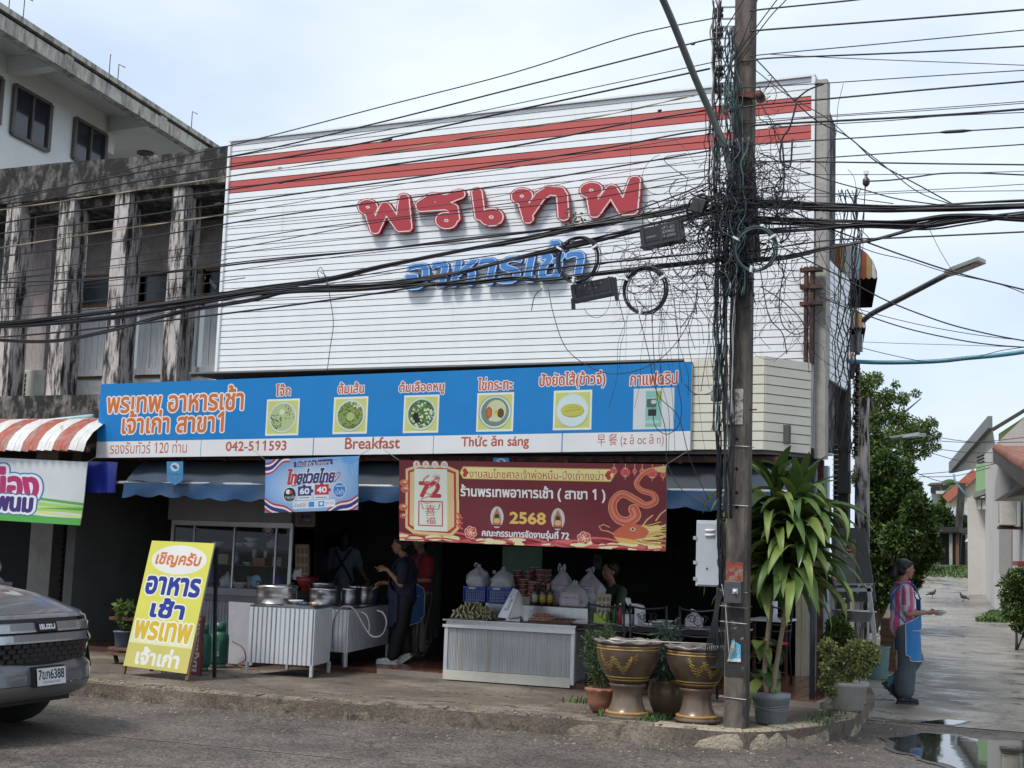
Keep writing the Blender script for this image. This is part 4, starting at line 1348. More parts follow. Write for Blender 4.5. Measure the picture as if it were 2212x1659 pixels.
WPL=weathered('peeling_white_board',(0.62,0.64,0.66),(0.12,0.08,0.07),0.66,0.06,6.0,(3.0,3.0,0.25),0.7,0.15)
for a,b_ in((-17.6,-14.3),(-13.85,-12.75),(-12.68,-11.6),(-11.55,XL-0.03)):
 mb=MB();mb.box(a,b_,yb_+0.03,yb_+0.06,4.86 if a>-14 else 4.8,5.30 if a>-14 else 4.98)
 w_=mb.build('window',DGL,ob)
 fm=MB()
 for z in((4.86,5.29)if a>-14 else(4.8,4.98)):fm.box(a,b_,yb_-0.02,yb_+0.07,z-0.02,z+0.03)
 for x in(a,(a+b_)/2 if b_-a>2 else a,b_-0.04):fm.box(x,x+0.04,yb_-0.015,yb_+0.07,4.8,5.3 if a>-14 else 4.98)
 fm.build('frame',WOOD,w_)
 n_=int((b_-a)/0.11)
 for i in range(n_):
  x=a+0.03+i*(b_-a-0.06)/n_
  w2=(b_-a-0.06)/n_
  mb=MB();mb.box(x+0.003,x+w2-0.003,yb_-0.03+jit(0.003),yb_+0.02,3.92,4.84 if a>-14 else 4.78)
  mb.build('plank',WPL,ob)
 mb=MB();mb.box(a,b_,yb_-0.04,yb_+0.03,3.84,3.93);mb.build('rail',WPL,ob)
 mb=MB();mb.box(a,b_,yb_-0.015,yb_+0.02,3.80,3.838);mb.build('sill',WOOD,ob)
for p in(((1622,700),(1700,715),(1800,750),(1870,830)),((1610,700),(1640,770),(1650,850))):
 pts=[PY(x/4,415+y/4,yb_+0.02)for x,y in p]
 mb=MB()
 for q_,r_ in zip(pts,pts[1:]):mb.beam(q_,r_,0.004,0.045,upv=(0,1,0.01))if False else mb.beam(q_,r_,0.05,0.004,upv=(0,1,0))
 mb.build('tape_strip',M('old_paper_tape',(0.30,0.33,0.34),0.8),ob)
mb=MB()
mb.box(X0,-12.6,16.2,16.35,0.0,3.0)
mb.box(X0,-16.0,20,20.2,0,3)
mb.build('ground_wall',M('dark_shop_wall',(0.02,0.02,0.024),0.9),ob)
mb=MB();mb.box(-15.05,-14.62,15.7,16.0,0,2.9);mb.build('pillar',CONC,ob)
mb=MB();mb.box(X0,-12.7,13.8,17,0.02,0.22);mb.build('shop_floor',PAVE,ob)
SHUT=M('roller_shutter_grey',(0.035,0.04,0.05),0.5,0.4,var=0.2,sc=3)
for i in range(26):
 mb=MB();z=0.22+i*0.09
 mb.add([(-14.6,15.93,z),(-12.62,15.93,z),(-12.62,15.90,z+0.045),(-14.6,15.90,z+0.045),(-12.62,15.93,z+0.088),(-14.6,15.93,z+0.088)],[(0,1,2,3),(3,2,4,5)])
 mb.build('slat',SHUT,ob)
mb=MB();mb.box(X0,-12.6,13.9,16.3,2.86,3.0);mb.build('soffit',M('dark_soffit',(0.06,0.06,0.06),0.9),ob)
t=thing('air_conditioner','cream outdoor air conditioner unit with a square grille on the old balcony','air conditioner',(-14.1,14.2,3.45))
ax0,ax1,az0,az1=-14.42,-13.72,3.43,3.86
ay=14.35
MB().box(ax0,ax1,ay,ay+0.3,az0,az1).build('casing',M('ac_cream',(0.55,0.54,0.48),0.5),t,bevel=0.01)
mb=MB();mb.box(ax0+0.04,ax0+0.36,ay-0.006,ay,az0+0.04,az1-0.04);mb.build('fan_recess',BLACKP,t)
mb=MB()
for i in range(6):mb.box(ax0+0.03,ax0+0.37,ay-0.016,ay-0.008,az0+0.04+i*0.066,az0+0.052+i*0.066)
for i in range(5):mb.box(ax0+0.04+i*0.075,ax0+0.052+i*0.075,ay-0.022,ay-0.016,az0+0.03,az1-0.03)
o=mb.build('grille',M('ac_cream',(0.55,0.54,0.48)),t);o['kind']='stuff'
ca=thing('corrugated_awning','curved corrugated awning with worn red and white stripes beside the blue sign','awning',(-13,13.2,2.9))
STW=weathered('worn_white_sheet',(0.62,0.62,0.60),(0.28,0.17,0.12),0.66,0.1,4.0,(3,1,1),0.5,0.2)
STR=weathered('worn_red_sheet',(0.36,0.085,0.06),(0.30,0.22,0.19),0.55,0.14,5.0,(3,1,1),0.6,0.3)
prof=[(13.75,3.06),(13.4,3.05),(13.1,3.01),(12.9,2.93),(12.74,2.82),(12.64,2.70),(12.60,2.585)]
for i in range(48):
 x0=-17.3+i*0.124
 mb=MB()
 vs_=[]
 cuts_=5
 lo=jit(0.012)
 for j,(y,z)in enumerate(prof):
  for k in range(cuts_):
   u=k/(cuts_-1)
   dz=0.018*math.sin(u*math.pi*2)
   vs_.append((x0+u*0.122,y-dz*(j/6),z+dz*(1-j/8)+(lo if j==6 else 0)))
 n_=len(vs_)
 fs=[(j*cuts_+k,(j+1)*cuts_+k,(j+1)*cuts_+k+1,j*cuts_+k+1)for j in range(6)for k in range(cuts_-1)]
 mb.add(vs_,fs,0,True)
 mb.build('sheet_strip',STR if(i//1)%4 in(0,1)else STW,ca)
mb=MB()
mb.beam((-17.3,12.66,2.60),(-11.32,12.66,2.60),0.04,0.05)
for x in np.arange(-17,-11.3,1.1):mb.beam((x,12.66,2.6),(x,13.75,2.95),0.03,0.04)
mb.build('steel_frame',RUST,ca)
mb=MB();mb.cyl(PY(-60,927,13.3),PY(200,899,13.3),0.028,10)
tag(mb.build('drain_pipe',M('pale_blue_pvc',(0.40,0.56,0.60),0.4)),'pale blue plastic pipe lying along the top of the striped awning','pipe')
# white apartment block behind, seen past the shophouse
AO,AN=V(-20.2,20.8,0),V(0.984,0.179,0)
AD=V(-0.179,0.984,0)
APW=M('white_painted_wall',(0.76,0.78,0.77),0.8,sc=1.2,var=0.07,bump=0.05)
APF=weathered('streaked_concrete_fascia',(0.52,0.50,0.45),(0.10,0.085,0.075),0.55,0.22,3.0,(1.6,1.6,0.4),0.8,0.3)
ap=thing('apartment_block','tall white apartment block with a stained overhanging roof edge, behind the old shophouse','building',AO)
def A(px,py,off=0.0):return PP(px,py,AO+AN*off,AN)
cr=A(238,250)
def along(p,s_):return p+AD*s_
nr=A(0,100)
mb=MB()
w0,w1=along(cr,-14),cr
mb.prism([V(w0.x,w0.y,3),V(w1.x,w1.y,3),V(w1.x,w1.y,cr.z+0.75),V(w0.x,w0.y,cr.z+0.75)],-AN*0.25)
mb.build('wall',APW,ap)
c2=along(cr,9)-AN*1.9
mb=MB()
q0=cr-AN*1.9
mb.prism([V(q0.x,q0.y,3),V(c2.x,c2.y,3),V(c2.x,c2.y,cr.z+0.75),V(q0.x,q0.y,cr.z+0.75)],-AN*0.2)
mb.prism([V(cr.x,cr.y,3),V(q0.x,q0.y,3),V(q0.x,q0.y,cr.z+0.75),V(cr.x,cr.y,cr.z+0.75)],-AD*0.2)
mb.build('recess_wall',APW,ap)
ft=A(0,4,1.35)
zt=ft.z
zb_=A(0,58,1.35).z
f0,f1=along(ft,-6),along(ft,30)
mb=MB()
gv=A(0,21,1.35).z
mb.prism([V(f0.x,f0.y,gv+0.03),V(f1.x,f1.y,gv+0.03),V(f1.x,f1.y,zt),V(f0.x,f0.y,zt)],-AN*0.3)
mb.prism([V(f0.x,f0.y,zb_)-AN*0.05,V(f1.x,f1.y,zb_)-AN*0.05,V(f1.x,f1.y,gv-0.03)-AN*0.05,V(f0.x,f0.y,gv-0.03)-AN*0.05],-AN*0.2)
mb.build('roof_edge',APF,ap)
mb=MB()
mb.prism([V(f0.x,f0.y,gv-0.04)-AN*0.1,V(f1.x,f1.y,gv-0.04)-AN*0.1,V(f1.x,f1.y,gv+0.04)-AN*0.1,V(f0.x,f0.y,gv+0.04)-AN*0.1],-AN*0.2)
mb.build('groove',BLACKM,ap)
mb=MB()
mb.prism([V(f0.x,f0.y,zb_+0.35)-AN*0.15,V(f1.x,f1.y,zb_+0.35)-AN*0.15,V(f1.x,f1.y,zb_+0.35)-AN*8,V(f0.x,f0.y,zb_+0.35)-AN*8],(0,0,0.15))
mb.build('roof_slab',APW,ap)
for p in(A(20,100),A(238,235)):
 mb=MB()
 q_=V(p.x,p.y,zb_)
 mb.prism([q_,q_+AN*1.28+V(0,0,0.12),q_+AN*1.28+V(0,0,0.35),q_+V(0,0,0.35)],AD*0.28)
 mb.prism([q_+V(0,0,0),q_+V(0,0,-0.45),q_-AN*0.1+V(0,0,-0.45),q_-AN*0.1],AD*0.28)
 mb.build('roof_beam',APW,ap)
AGL=M('tinted_window_glass',(0.025,0.032,0.042),0.08,bump=0,var=0.05,sc=2)
AFR=M('bronze_window_frame',(0.10,0.09,0.08),0.5)
for c in([(32,184),(109,226),(102,326),(25,289)],[(163,256),(228,291),(222,372),(155,342)],[(-70,128),(3,172),(-4,270),(-78,232)]):
 P4=[A(x,y,0.03)for x,y in c]
 ztop,zbot=(P4[0].z+P4[1].z)/2,(P4[2].z+P4[3].z)/2
 xa,xb=P4[0],P4[1]
 a0,a1=V(xa.x,xa.y,0),V(xb.x,xb.y,0)
 wn=MB()
 wn.prism([a0+V(0,0,zbot),a1+V(0,0,zbot),a1+V(0,0,ztop),a0+V(0,0,ztop)],-AN*0.02)
 win=wn.build('window',AGL,ap)
 fm=MB()
 for p,q_ in((a0,a1),):
  for zz in(zbot,ztop):fm.beam(p+V(0,0,zz)+AN*0.02,q_+V(0,0,zz)+AN*0.02,0.06,0.07)
  for s_,w_ in((0,0.09),(0.5,0.05),(1,0.11)):
   m_=p.lerp(q_,s_)+AN*0.02
   fm.beam(m_+V(0,0,zbot),m_+V(0,0,ztop),w_,0.06,upv=AN)
 fm.build('frame',AFR,win)
pb=[A(x,y,-1.85)for x,y in((247,290),(335,345))]
b0,b1=V(pb[0].x,pb[0].y,0),V(pb[1].x,pb[1].y,0)+AD*3
mb=MB();mb.prism([b0+V(0,0,pb[0].z-1.6),b1+V(0,0,pb[0].z-1.6),b1+V(0,0,pb[0].z),b0+V(0,0,pb[0].z)],-AN*0.03)
bw=mb.build('window',AGL,ap)
lp=A(315,312,-0.6)
mb=MB();mb.lathe(V(lp.x,lp.y,zb_+0.30),[(0.01,0.04),(0.19,0.04),(0.20,0.0),(0.13,-0.02),(0.12,0.02),(0.07,0.02),(0.06,-0.05),(0.01,-0.06)],20)
mb.build('ceiling_rose',M('brown_plaster_ring',(0.16,0.13,0.11),0.7),ap)
for(x,y,h)in((20,8,22),(52,15,0),(236,157,22),(255,165,8),(414,266,10)):
 p=A(x,y,1.2)
 mb=MB();mb.tube([p-V(0,0,0.2),p+V(0,0,0.2+h*0.008),p+V(0,0,0.22+h*0.008)+AD*(0.25 if h<12 else 0.02)],0.012,4)
 mb.build('rebar',RUST,ap)
# building along the lane with striped window hoods
lb=thing('lane_building','narrow dark building along the lane behind the restaurant corner','building',(-3.4,16,0))
mb=MB()
mb.prism([(-3.17,15.75,2.9),(-5.0,24.2,0.0),(-9.0,24.2,0.0),(-9.0,15.75,2.9)][:2]and[(-3.17,15.75,2.95),(-4.25,21.0,2.95),(-6.5,21.0,2.95),(-6.5,15.75,2.95)],(0,0,2.25))
mb.prism([(-3.42,16.7,0.0),(-5.15,24.5,0.0),(-7,24.5,0),(-7,24.3,0),(-5.2,24.3,0.0),(-3.5,16.7,0)],(0,0,2.95))
mb.build('wall',weathered('dark_lane_wall',(0.14,0.13,0.12),(0.04,0.04,0.04),0.5,0.2,3.0),lb)
SC_=[(0.62,0.64,0.64),(0.40,0.52,0.56),(0.42,0.10,0.045),(0.50,0.34,0.13),(0.62,0.64,0.64),(0.62,0.64,0.64),(0.40,0.52,0.56),(0.42,0.10,0.045),(0.50,0.34,0.13),(0.60,0.62,0.62)]
SCM=[M('hood_sheet_%s'%n,c,0.55,var=0.15,sc=10)for n,c in zip(('white','blue','red','ochre'),(SC_[0],SC_[1],SC_[2],SC_[3]))]
SCI=[0,1,2,3,0,0,1,2,3,0]
for(pl,pr,pyb,yy,lab)in((1776,1895,600,16.0,'uppermost'),(1792,1870,707,18.6,'middle'),(1806,1850,784,21.2,'lowest')):
 a,b_=PY(pl,pyb,yy),PY(pr,pyb,yy)
 t=thing('window_hood','barrel-shaped window hood with red, ochre and white stripes, %s of three over the lane'%lab,'awning',a,'striped window hoods over the lane')
 W_=b_.x-a.x
 zb0=b_.z
 H=0.42*W_/0.62
 n_=10
 for k in range(n_):
  x0,x1=a.x+W_*k/n_,a.x+W_*(k+1)/n_
  hh=[]
  for x in(x0,(x0+x1)/2,x1):
   u=(x-a.x)/W_
   hh.append(H*math.sqrt(max(0.0,1-max(0,(u-0.30)/0.70)**2))if u>0.3 else H)
  mb=MB()
  zz=zb0
  mb.prism([(x0+0.002,yy,zz+0.012),((x0+x1)/2,yy,zz-0.012),(x1-0.002,yy,zz+0.012),(x1-0.002,yy,zz+hh[2]+0.003),((x0+x1)/2,yy,zz+hh[1]+0.003),(x0+0.002,yy,zz+hh[0]+0.003)],(0,0.012,0))
  mb.build('end_sheet',SCM[SCI[k]],t)
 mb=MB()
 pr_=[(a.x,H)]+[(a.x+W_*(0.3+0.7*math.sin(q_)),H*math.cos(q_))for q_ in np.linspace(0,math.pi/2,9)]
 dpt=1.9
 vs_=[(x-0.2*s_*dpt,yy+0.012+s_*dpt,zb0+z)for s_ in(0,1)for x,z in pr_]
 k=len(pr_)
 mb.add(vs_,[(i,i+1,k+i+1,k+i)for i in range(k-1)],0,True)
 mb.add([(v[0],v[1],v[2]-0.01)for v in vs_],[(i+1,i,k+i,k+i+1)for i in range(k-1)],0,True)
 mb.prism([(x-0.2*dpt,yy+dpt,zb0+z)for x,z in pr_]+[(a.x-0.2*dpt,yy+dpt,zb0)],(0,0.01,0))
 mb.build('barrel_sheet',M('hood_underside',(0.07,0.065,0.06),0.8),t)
# right side of the lane
WO,WN=V(-2.08,32,0),V(1,0.133,0).normalized()
WD=V(-0.133,1,0).normalized()
def Wp(px,py,off=0.0):return PP(px,py,WO+WN*off,WN)
WHW=M('white_lane_wall',(0.52,0.50,0.47),0.85,sc=1.0,var=0.1,bump=0.1)
wb=thing('white_house','white house with a brown tiled porch roof at the right edge of the photo','building',WO)
s0,s1=V(-2.08,32,0)-WD*6,V(-4.45,49.8,0)
mb=MB();mb.prism([s0,s1,s1+V(0,0,5.4),s0+V(0,0,4.6)],WN*4)
mb.build('wall',WHW,wb)
wedge=[(2125,1110),(2155,1038),(2212,985),(2260,930),(2260,1060),(2180,1068)]
def wpoly(name,pts,off,th,mat,parent):
 P_=[Wp(x,y,off)for x,y in pts]
 return MB().prism(P_,WN*th).build(name,mat,parent)
wpoly('porch_gable',[(2148,1082),(2150,1042),(2162,978),(2212,1008),(2270,1040),(2270,1040),(2205,1045),(2148,1082)][:7],-1.1,0.15,WHW,wb)
wpoly('porch_beam',[(2148,1082),(2205,1045),(2290,1030),(2290,1075),(2205,1070)],-1.0,1.0,WHW,wb)
rt_=[Wp(2154,969,-1.25),Wp(2205,1002,-1.25),Wp(2240,1022,-1.25)]
rq_=[Wp(2150,966,.6),Wp(2240,962,.6)]
TILE2=M('brown_roof_tile',(0.26,0.12,0.09),0.7,var=0.35,sc=12)
ra=thing('tiled_porch_roof','small brown tiled roof slope at the right edge with a pigeon on it','roof',rt_[0])
nR,nC=6,46
up_=WN*1.0+V(0,0,0.22)
al_=(rt_[2]-rt_[0])
tm_=MB()
for j in range(nR):
 for i in range(nC):
  u_=(i+.5)/nC
  p0_,p1_=rt_[0].lerp(rt_[2],u_),rq_[0].lerp(rq_[1],u_)
  mb=MB()
  mb.tube([p0_.lerp(p1_,j/nR),p0_.lerp(p1_,(j+1.15)/nR)+V(0,0,-.015)],al_.length/nC*.5,6)
  mb.build('tile',TILE2,ra)
MB().prism([rt_[0]+V(0,0,-0.05),rt_[2]+V(0,0,-0.05),rq_[1]+V(0,0,-0.05),rq_[0]+V(0,0,-0.05)],(0,0,-0.08)).build('roof_deck',OLDD,ra)
MB().prism([rt_[0]-WN*0.02,rt_[2]-WN*0.02,rt_[2]-WN*0.02+V(0,0,-0.16),rt_[0]-WN*0.02+V(0,0,-0.16)],-WN*0.03).build('gutter',M('brown_gutter',(0.09,0.07,0.06),0.5),ra)
ac=thing('air_conditioner','old cream air conditioner on a bracket on the white house wall by the lane','air conditioner',Wp(2175,1100))
c=Wp(2176,1101,-0.3)
MB().obox(c,WN*0.17,WD*0.45,V(0,0,0.36)).build('casing',M('ac_cream',(0.55,0.54,0.48)),ac,bevel=0.02)
MB().obox(c-WN*0.175+WD*0.1,WN*0.01,WD*0.2,V(0,0,0.26)).build('side_cover',M('ac_grey',(0.36,0.35,0.32),0.6),ac)
mb=MB();mb.beam(c+V(0,0,-0.4)-WN*0.2,c+V(0,0,-0.4)+WN*0.3,0.8,0.05);mb.build('bracket',RUST,ac)
wpoly('wall_panel',[(2158,1140),(2184,1140),(2184,1245),(2158,1240)],-0.04,0.05,M('grey_board',(0.30,0.28,0.26),0.8),wb)
wpoly('letter_box',[(2187,1212),(2197,1212),(2197,1222),(2187,1222)],-0.3,0.25,M('brick_red_box',(0.28,0.08,0.05),0.7),wb)
wpoly('lamp_bracket',[(2195,1040),(2235,1045),(2235,1052),(2195,1047)],-1.3,0.2,RUST,wb)
gh=thing('green_house','light green two-storey house with a deep roof overhang above the lane','building',(-3.5,50,0))
GY=52.0
def Gp(px,py,y=GY):return PY(px,py,y)
GRW=M('pale_green_wall',(0.34,0.46,0.16),0.8,sc=1,var=0.08,bump=0.05)
GRF=M('olive_green_fascia',(0.26,0.30,0.10),0.8,sc=1.5,var=0.15,bump=0.05)
GRL=M('mint_green_parapet',(0.26,0.44,0.24),0.8,sc=1.5,var=0.12)
SOF=M('panelled_soffit',(0.30,0.31,0.27),0.8,sc=2,var=0.15)
mb=MB()
wl=Gp(2108,1100)
mb.box(wl.x+1.4,wl.x+16,GY+0.3,GY+9,0,6.3)
mb.box(wl.x+0.2,wl.x+3,GY+3.0,GY+12,0,5.2)
mb.build('wall',GRW,gh)
P_=[Gp(2157,1000),Gp(2320,905),Gp(2320,830),Gp(2157,937)]
MB().prism(P_,(0,0.2,0)).build('gable_board',GRF,gh)
P_=[Gp(2146,932),Gp(2330,820),Gp(2330,814),Gp(2144,926)]
MB().prism(P_,(0,-0.3,0)).build('roof_edge',M('dark_roof_edge',(0.05,0.05,0.045),0.8),gh)
e0,e1=Gp(2144,925),PY(2058,1022,GY+8)
q1,q0=PY(2107,1008,GY+8),Gp(2157,1000)
MB().add([e0,e1,q1,q0,e0+V(0.1,0,0.25),e1+V(0.1,0,0.25)],[(0,1,2,3)]).build('soffit',SOF,gh)
mb=MB()
for k in range(1,6):
 u=k/6
 mb.beam(e0.lerp(e1,u)+V(0,0,-0.02),q0.lerp(q1,u)+V(0,0,-0.02),0.05,0.04)
mb.build('soffit_batten',M('soffit_batten_grey',(0.12,0.12,0.11),0.8),gh)
mb=MB();mb.prism([e0,e1,e1+V(-0.15,0,0.1),e1+V(-0.1,0,0.6),e0+V(-0.1,0,0.6),e0+V(-0.15,0,0.1)][:2]+[e1+V(0,0,0.45),e0+V(0,0,0.45)],(-0.16,0,0)).build('gutter',M('grey_gutter',(0.16,0.17,0.16),0.6),gh)
P_=[Gp(2108,1090,GY-3),Gp(2160,1060,GY-3),Gp(2160,1010,GY-3),Gp(2108,1040,GY-3)]
P_=[Gp(2108,1068,GY-3),Gp(2160,1050,GY-3),Gp(2160,1000,GY-3),Gp(2108,1002,GY-3)]
MB().prism(P_,(0,0.3,0)).build('balcony_parapet',GRL,gh)
P_=[Gp(2102,1076,GY-3.2),Gp(2160,1056,GY-3.2),Gp(2160,1046,GY-3.2),Gp(2102,1064,GY-3.2)]
MB().prism(P_,(0,0.7,0)).build('balcony_ledge',M('grey_ledge',(0.20,0.22,0.2),0.8),gh)
for i in range(4):
 a,b_=Gp(2112+i*10,1080,GY-3),Gp(2119+i*10,1100,GY-3)
 MB().box(a.x,b_.x,a.y,a.y+0.2,b_.z,a.z).build('vent_block',WHW,gh)
mb=MB();mb.box(Gp(2106,1100).x,wl.x+4,GY-2.6,GY,0,Gp(2110,1082).z);mb.build('lower_wall',WHW,gh)
for i in range(10):
 p,q_=Gp(2110,955+i*7+0,GY-2.9),Gp(2126,948+i*7,GY-2.9)
 MB().beam(p+V(0,0,-0.55),q_+V(0,0,-0.55),0.12,0.05).build('louvre_slat',BLACKM,gh)
BPV=M('blue_drain_pvc',(0.16,0.30,0.36),0.45)
mb=MB();mb.tube([Gp(2164,1003,GY-0.4),Gp(2190,1030,GY-0.4),Gp(2200,1040,GY-0.4)],0.07,8)
mb.build('drain_pipe',M('pale_blue_pvc',(0.40,0.56,0.60)),gh)
mb=MB();mb.tube([Gp(2060,1024),Gp(2063,1040),Gp(2105,1092)],0.04,8)
mb.build('down_pipe',BPV,gh)
fh=thing('cream_gable_house','distant cream gable wall with a red tiled verge at the end of the lane','building',PY(2080,1100,84))
P_=[PY(2042,1095,84),PY(2140,1100,84),PY(2140,1000,84),PY(2108,1024,84),PY(2046,1078,84)]
MB().prism(P_,(0,4,0)).build('wall',M('cream_wall',(0.55,0.53,0.38),0.85),fh)
MB().beam(PY(2043,1079,83.8),PY(2109,1020,83.8),0.4,0.5).build('verge_tiles',M('red_verge',(0.38,0.12,0.08),0.7),fh)
mr=thing('metal_roof_shed','pale corrugated metal roof in front of the cream gable house','building',PY(2070,1110,78))
a,b_,c_,d_=PY(2040,1124,76),PY(2160,1126,76),PY(2160,1100,81),PY(1995,1096,81)
a=PY(1990,1122,76)
MB().add([a,b_,c_,d_],[(0,1,2,3)]).build('roof',M('pale_metal_roof',(0.42,0.44,0.46),0.5,0.3),mr)
mb=MB()
for i in range(26):
 u=i/26
 mb.beam(a.lerp(b_,u)+V(0,0,0.04),d_.lerp(c_,u)+V(0,0,0.04),0.08,0.05)
o=mb.build('roof_rib',M('roof_rib_grey',(0.26,0.28,0.30),0.5),mr);o['kind']='stuff'
mb=MB();mb.box(a.x,b_.x,76.5,80,1.5,a.z-0.1);mb.build('wall',OLDW,mr)
bw_=thing('block_wall','weathered concrete block wall behind the shed at the end of the lane','wall',PY(2100,1200,72))
x0,x1=PY(2000,1200,72).x,PY(2140,1200,72).x
for j in range(7):
 for i in range(9):
  MB().box(x0+i*(x1-x0)/9+0.01,x0+(i+1)*(x1-x0)/9-0.01,72+jit(0.02),72.2,1.5+j*0.3,1.5+(j+1)*0.3-0.015).build('block',M('grey_block',(0.18,0.17,0.15),0.9,var=0.35,sc=3),bw_)
far=thing('far_white_house','far white and grey house with balconies seen above the metal roof','building',PY(2050,1100,120))
p0,p1=PY(2012,1132,120),PY(2140,1045,120)
MB().box(p0.x,p1.x+3,120,128,0,p1.z).build('wall',M('far_wall',(0.40,0.41,0.40),0.85,var=0.2,sc=0.5),far)
MB().prism([PY(2002,1048,119),PY(2150,1040,119),PY(2150,1036,119),PY(2010,1043,119)],(0,8,0)).build('roof',M('far_roof',(0.14,0.11,0.1),0.85),far)
for(x,y,w,h)in((2010,1053,8,12),(2018,1052,12,14),(2035,1050,14,8),(2035,1073,8,8),(2045,1072,7,8),(2024,1088,10,12)):
 a,b_=PY(x,y+h,119.9),PY(x+w,y,119.9)
 wn=MB().box(a.x,b_.x,119.9,120.0,a.z,b_.z).build('window',M('far_window',(0.05,0.06,0.06),0.3),far)
a=PY(2025,1068,119);b_=PY(2060,1062,119)
MB().box(a.x,b_.x,118,120,a.z,b_.z).build('balcony',M('far_balcony',(0.5,0.5,0.5),0.8),far)
sh=thing('dark_shed','open dark-roofed shed on posts at the end of the lane','shed',PY(2030,1215,66))
def Sp(px,py,y=66):return PY(px,py,y)
MB().prism([Sp(1992,1150),Sp(2073,1150),Sp(2070,1138),Sp(1996,1138)],(0,4,0)).build('roof',M('tarry_roof',(0.025,0.024,0.022),0.8),sh)
for x in(2000,2023,2052,2066):
 MB().beam(V(Sp(x,1200).x,66.4,1.3),V(Sp(x,1200).x,66.4,Sp(x,1150).z),0.14,0.14).build('post',WOOD if x!=2052 else CONC,sh)
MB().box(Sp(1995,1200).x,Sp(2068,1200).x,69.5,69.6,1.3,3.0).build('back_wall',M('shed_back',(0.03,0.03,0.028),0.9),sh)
sh2=thing('rusty_shed','small shed with a rusty corrugated roof and pale blue sheet beside the motorcycles','shed',PY(2110,1200,64))
for i,(x,c)in enumerate(zip(range(2098,2142,6),(0,0,0,1,0,2,0,0))):
 m_=(M('rust_sheet',(0.17,0.07,0.045),0.8,var=0.4,sc=8),M('red_brown_sheet',(0.2,0.06,0.04),0.7),M('pale_sheet',(0.45,0.42,0.4),0.6))[c]
 MB().add([PY(x+4,1156,62),PY(x+10,1156,62),PY(x+5.9,1143,64.5),PY(x,1143,64.5)],[(0,1,2,3)]).build('roof_sheet',m_,sh2)
MB().add([PY(2084,1170,62),PY(2108,1168,62),PY(2102,1158,64),PY(2092,1160,64)],[(0,1,2,3)]).build('blue_sheet',M('pale_blue_pvc',(0.4,0.56,0.6)),sh2)
for x in(2096,2118,2138):
 MB().beam(V(PY(x,1200,62).x,62.5,1.3),V(PY(x,1200,62).x,62.5,PY(x,1158,62).z),0.1,0.1).build('post',WOOD,sh2)
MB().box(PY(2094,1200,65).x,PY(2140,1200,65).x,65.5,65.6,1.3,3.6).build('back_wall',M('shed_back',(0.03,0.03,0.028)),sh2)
for i,(x,y,w,col,lab)in enumerate(((2008,1214,8,(0.10,0.22,0.28),'blue-grey drum under the dark shed'),(2033,1219,7,(0.45,0.55,0.60),'pale blue bucket by the shed post'),(2060,1218,10,(0.3,0.3,0.3),'grey tub under the shed roof edge'),(2090,1217,8,(0.20,0.20,0.18),'dark tub between the two sheds'))):
 c=PY(x,y+6,62);c.z=gz(62)
 r=w*mpx(c)/2*1.1
 o=MB().lathe(c,[(r*0.8,0),(r,r*1.6),(r*1.05,r*1.62),(r*0.9,r*1.5),(r*0.7,0.05)],14).build(('drum','bucket','tub','tub')[i],M('far_plastic_%d'%i,col,0.5))
 tag(o,lab,('drum','bucket','tub','tub')[i])
# trees and bushes
def leafcloud(name,blobs,n,size,cols,parent=None,droop=0.2,fold=True,aspect=2.2,seed=1,kind=None,shell=0.55):
 """leaf by leaf crown; blobs = (centre, rx, ry, rz); every leaf a small folded blade"""
 rg=np.random.default_rng(seed)
 vol=np.array([b[1]*b[2]*b[3]for b in blobs])**0.72
 pick=rg.choice(len(blobs),n,p=vol/vol.sum())
 C=np.array([[*b[0]]for b in blobs])[pick]
 R=np.array([[b[1],b[2],b[3]]for b in blobs])[pick]
 d=rg.normal(size=(n,3));d/=np.linalg.norm(d,axis=1)[:,None]
 rad=(shell+(1-shell)*rg.random(n)**0.6)[:,None]*(0.9+0.25*rg.random((n,1)))
 P0=C+d*R*rad
 ax=d*0.7+rg.normal(size=(n,3))*0.6;ax[:,2]-=droop
 ax/=np.linalg.norm(ax,axis=1)[:,None]
 sd=np.cross(ax,rg.normal(size=(n,3)));sd/=np.linalg.norm(sd,axis=1)[:,None]
 nm_=np.cross(ax,sd)
 L_=size*(0.6+0.8*rg.random(n))[:,None]
 w=L_/aspect/2
 v=np.stack([P0,P0+ax*L_*0.45+sd*w+nm_*w*0.3,P0+ax*L_,P0+ax*L_*0.45-sd*w+nm_*w*0.3],1).reshape(-1,3)
 me=bpy.data.meshes.new(name)
 me.vertices.add(n*4);me.vertices.foreach_set('co',v.ravel())
 me.loops.add(n*6)
 idx=(np.arange(n)[:,None]*4+np.array([0,1,2,0,2,3])).ravel()
 me.loops.foreach_set('vertex_index',idx)
 me.polygons.add(n*2)
 me.polygons.foreach_set('loop_start',np.arange(n*2)*3)
 me.polygons.foreach_set('loop_total',np.full(n*2,3))
 me.polygons.foreach_set('material_index',np.repeat(rg.choice(len(cols),n),2))
 me.update()
 for c_ in cols:me.materials.append(c_)
 o=put(link(name,me),parent)
 if kind:o['kind']=kind
 return o
def leafmat(name,col,rough=0.5,tr=0.25):
 if name in _mats:return _mats[name]
 m=M(name,col,rough,var=0.3,sc=3,bump=0,spec=0.35)
 t=m.node_tree
 b=t.nodes['Principled BSDF']
 src=b.inputs['Base Color'].links[0].from_socket
 tl=t.nodes.new('ShaderNodeBsdfTranslucent')
 mx_=t.nodes.new('ShaderNodeMixShader')
 mx_.inputs[0].default_value=tr
 t.links.new(src,tl.inputs[0])
 t.links.new(b.outputs[0],mx_.inputs[1]);t.links.new(tl.outputs[0],mx_.inputs[2])
 t.links.new(mx_.outputs[0],t.nodes['Material Output'].inputs[0])
 return m
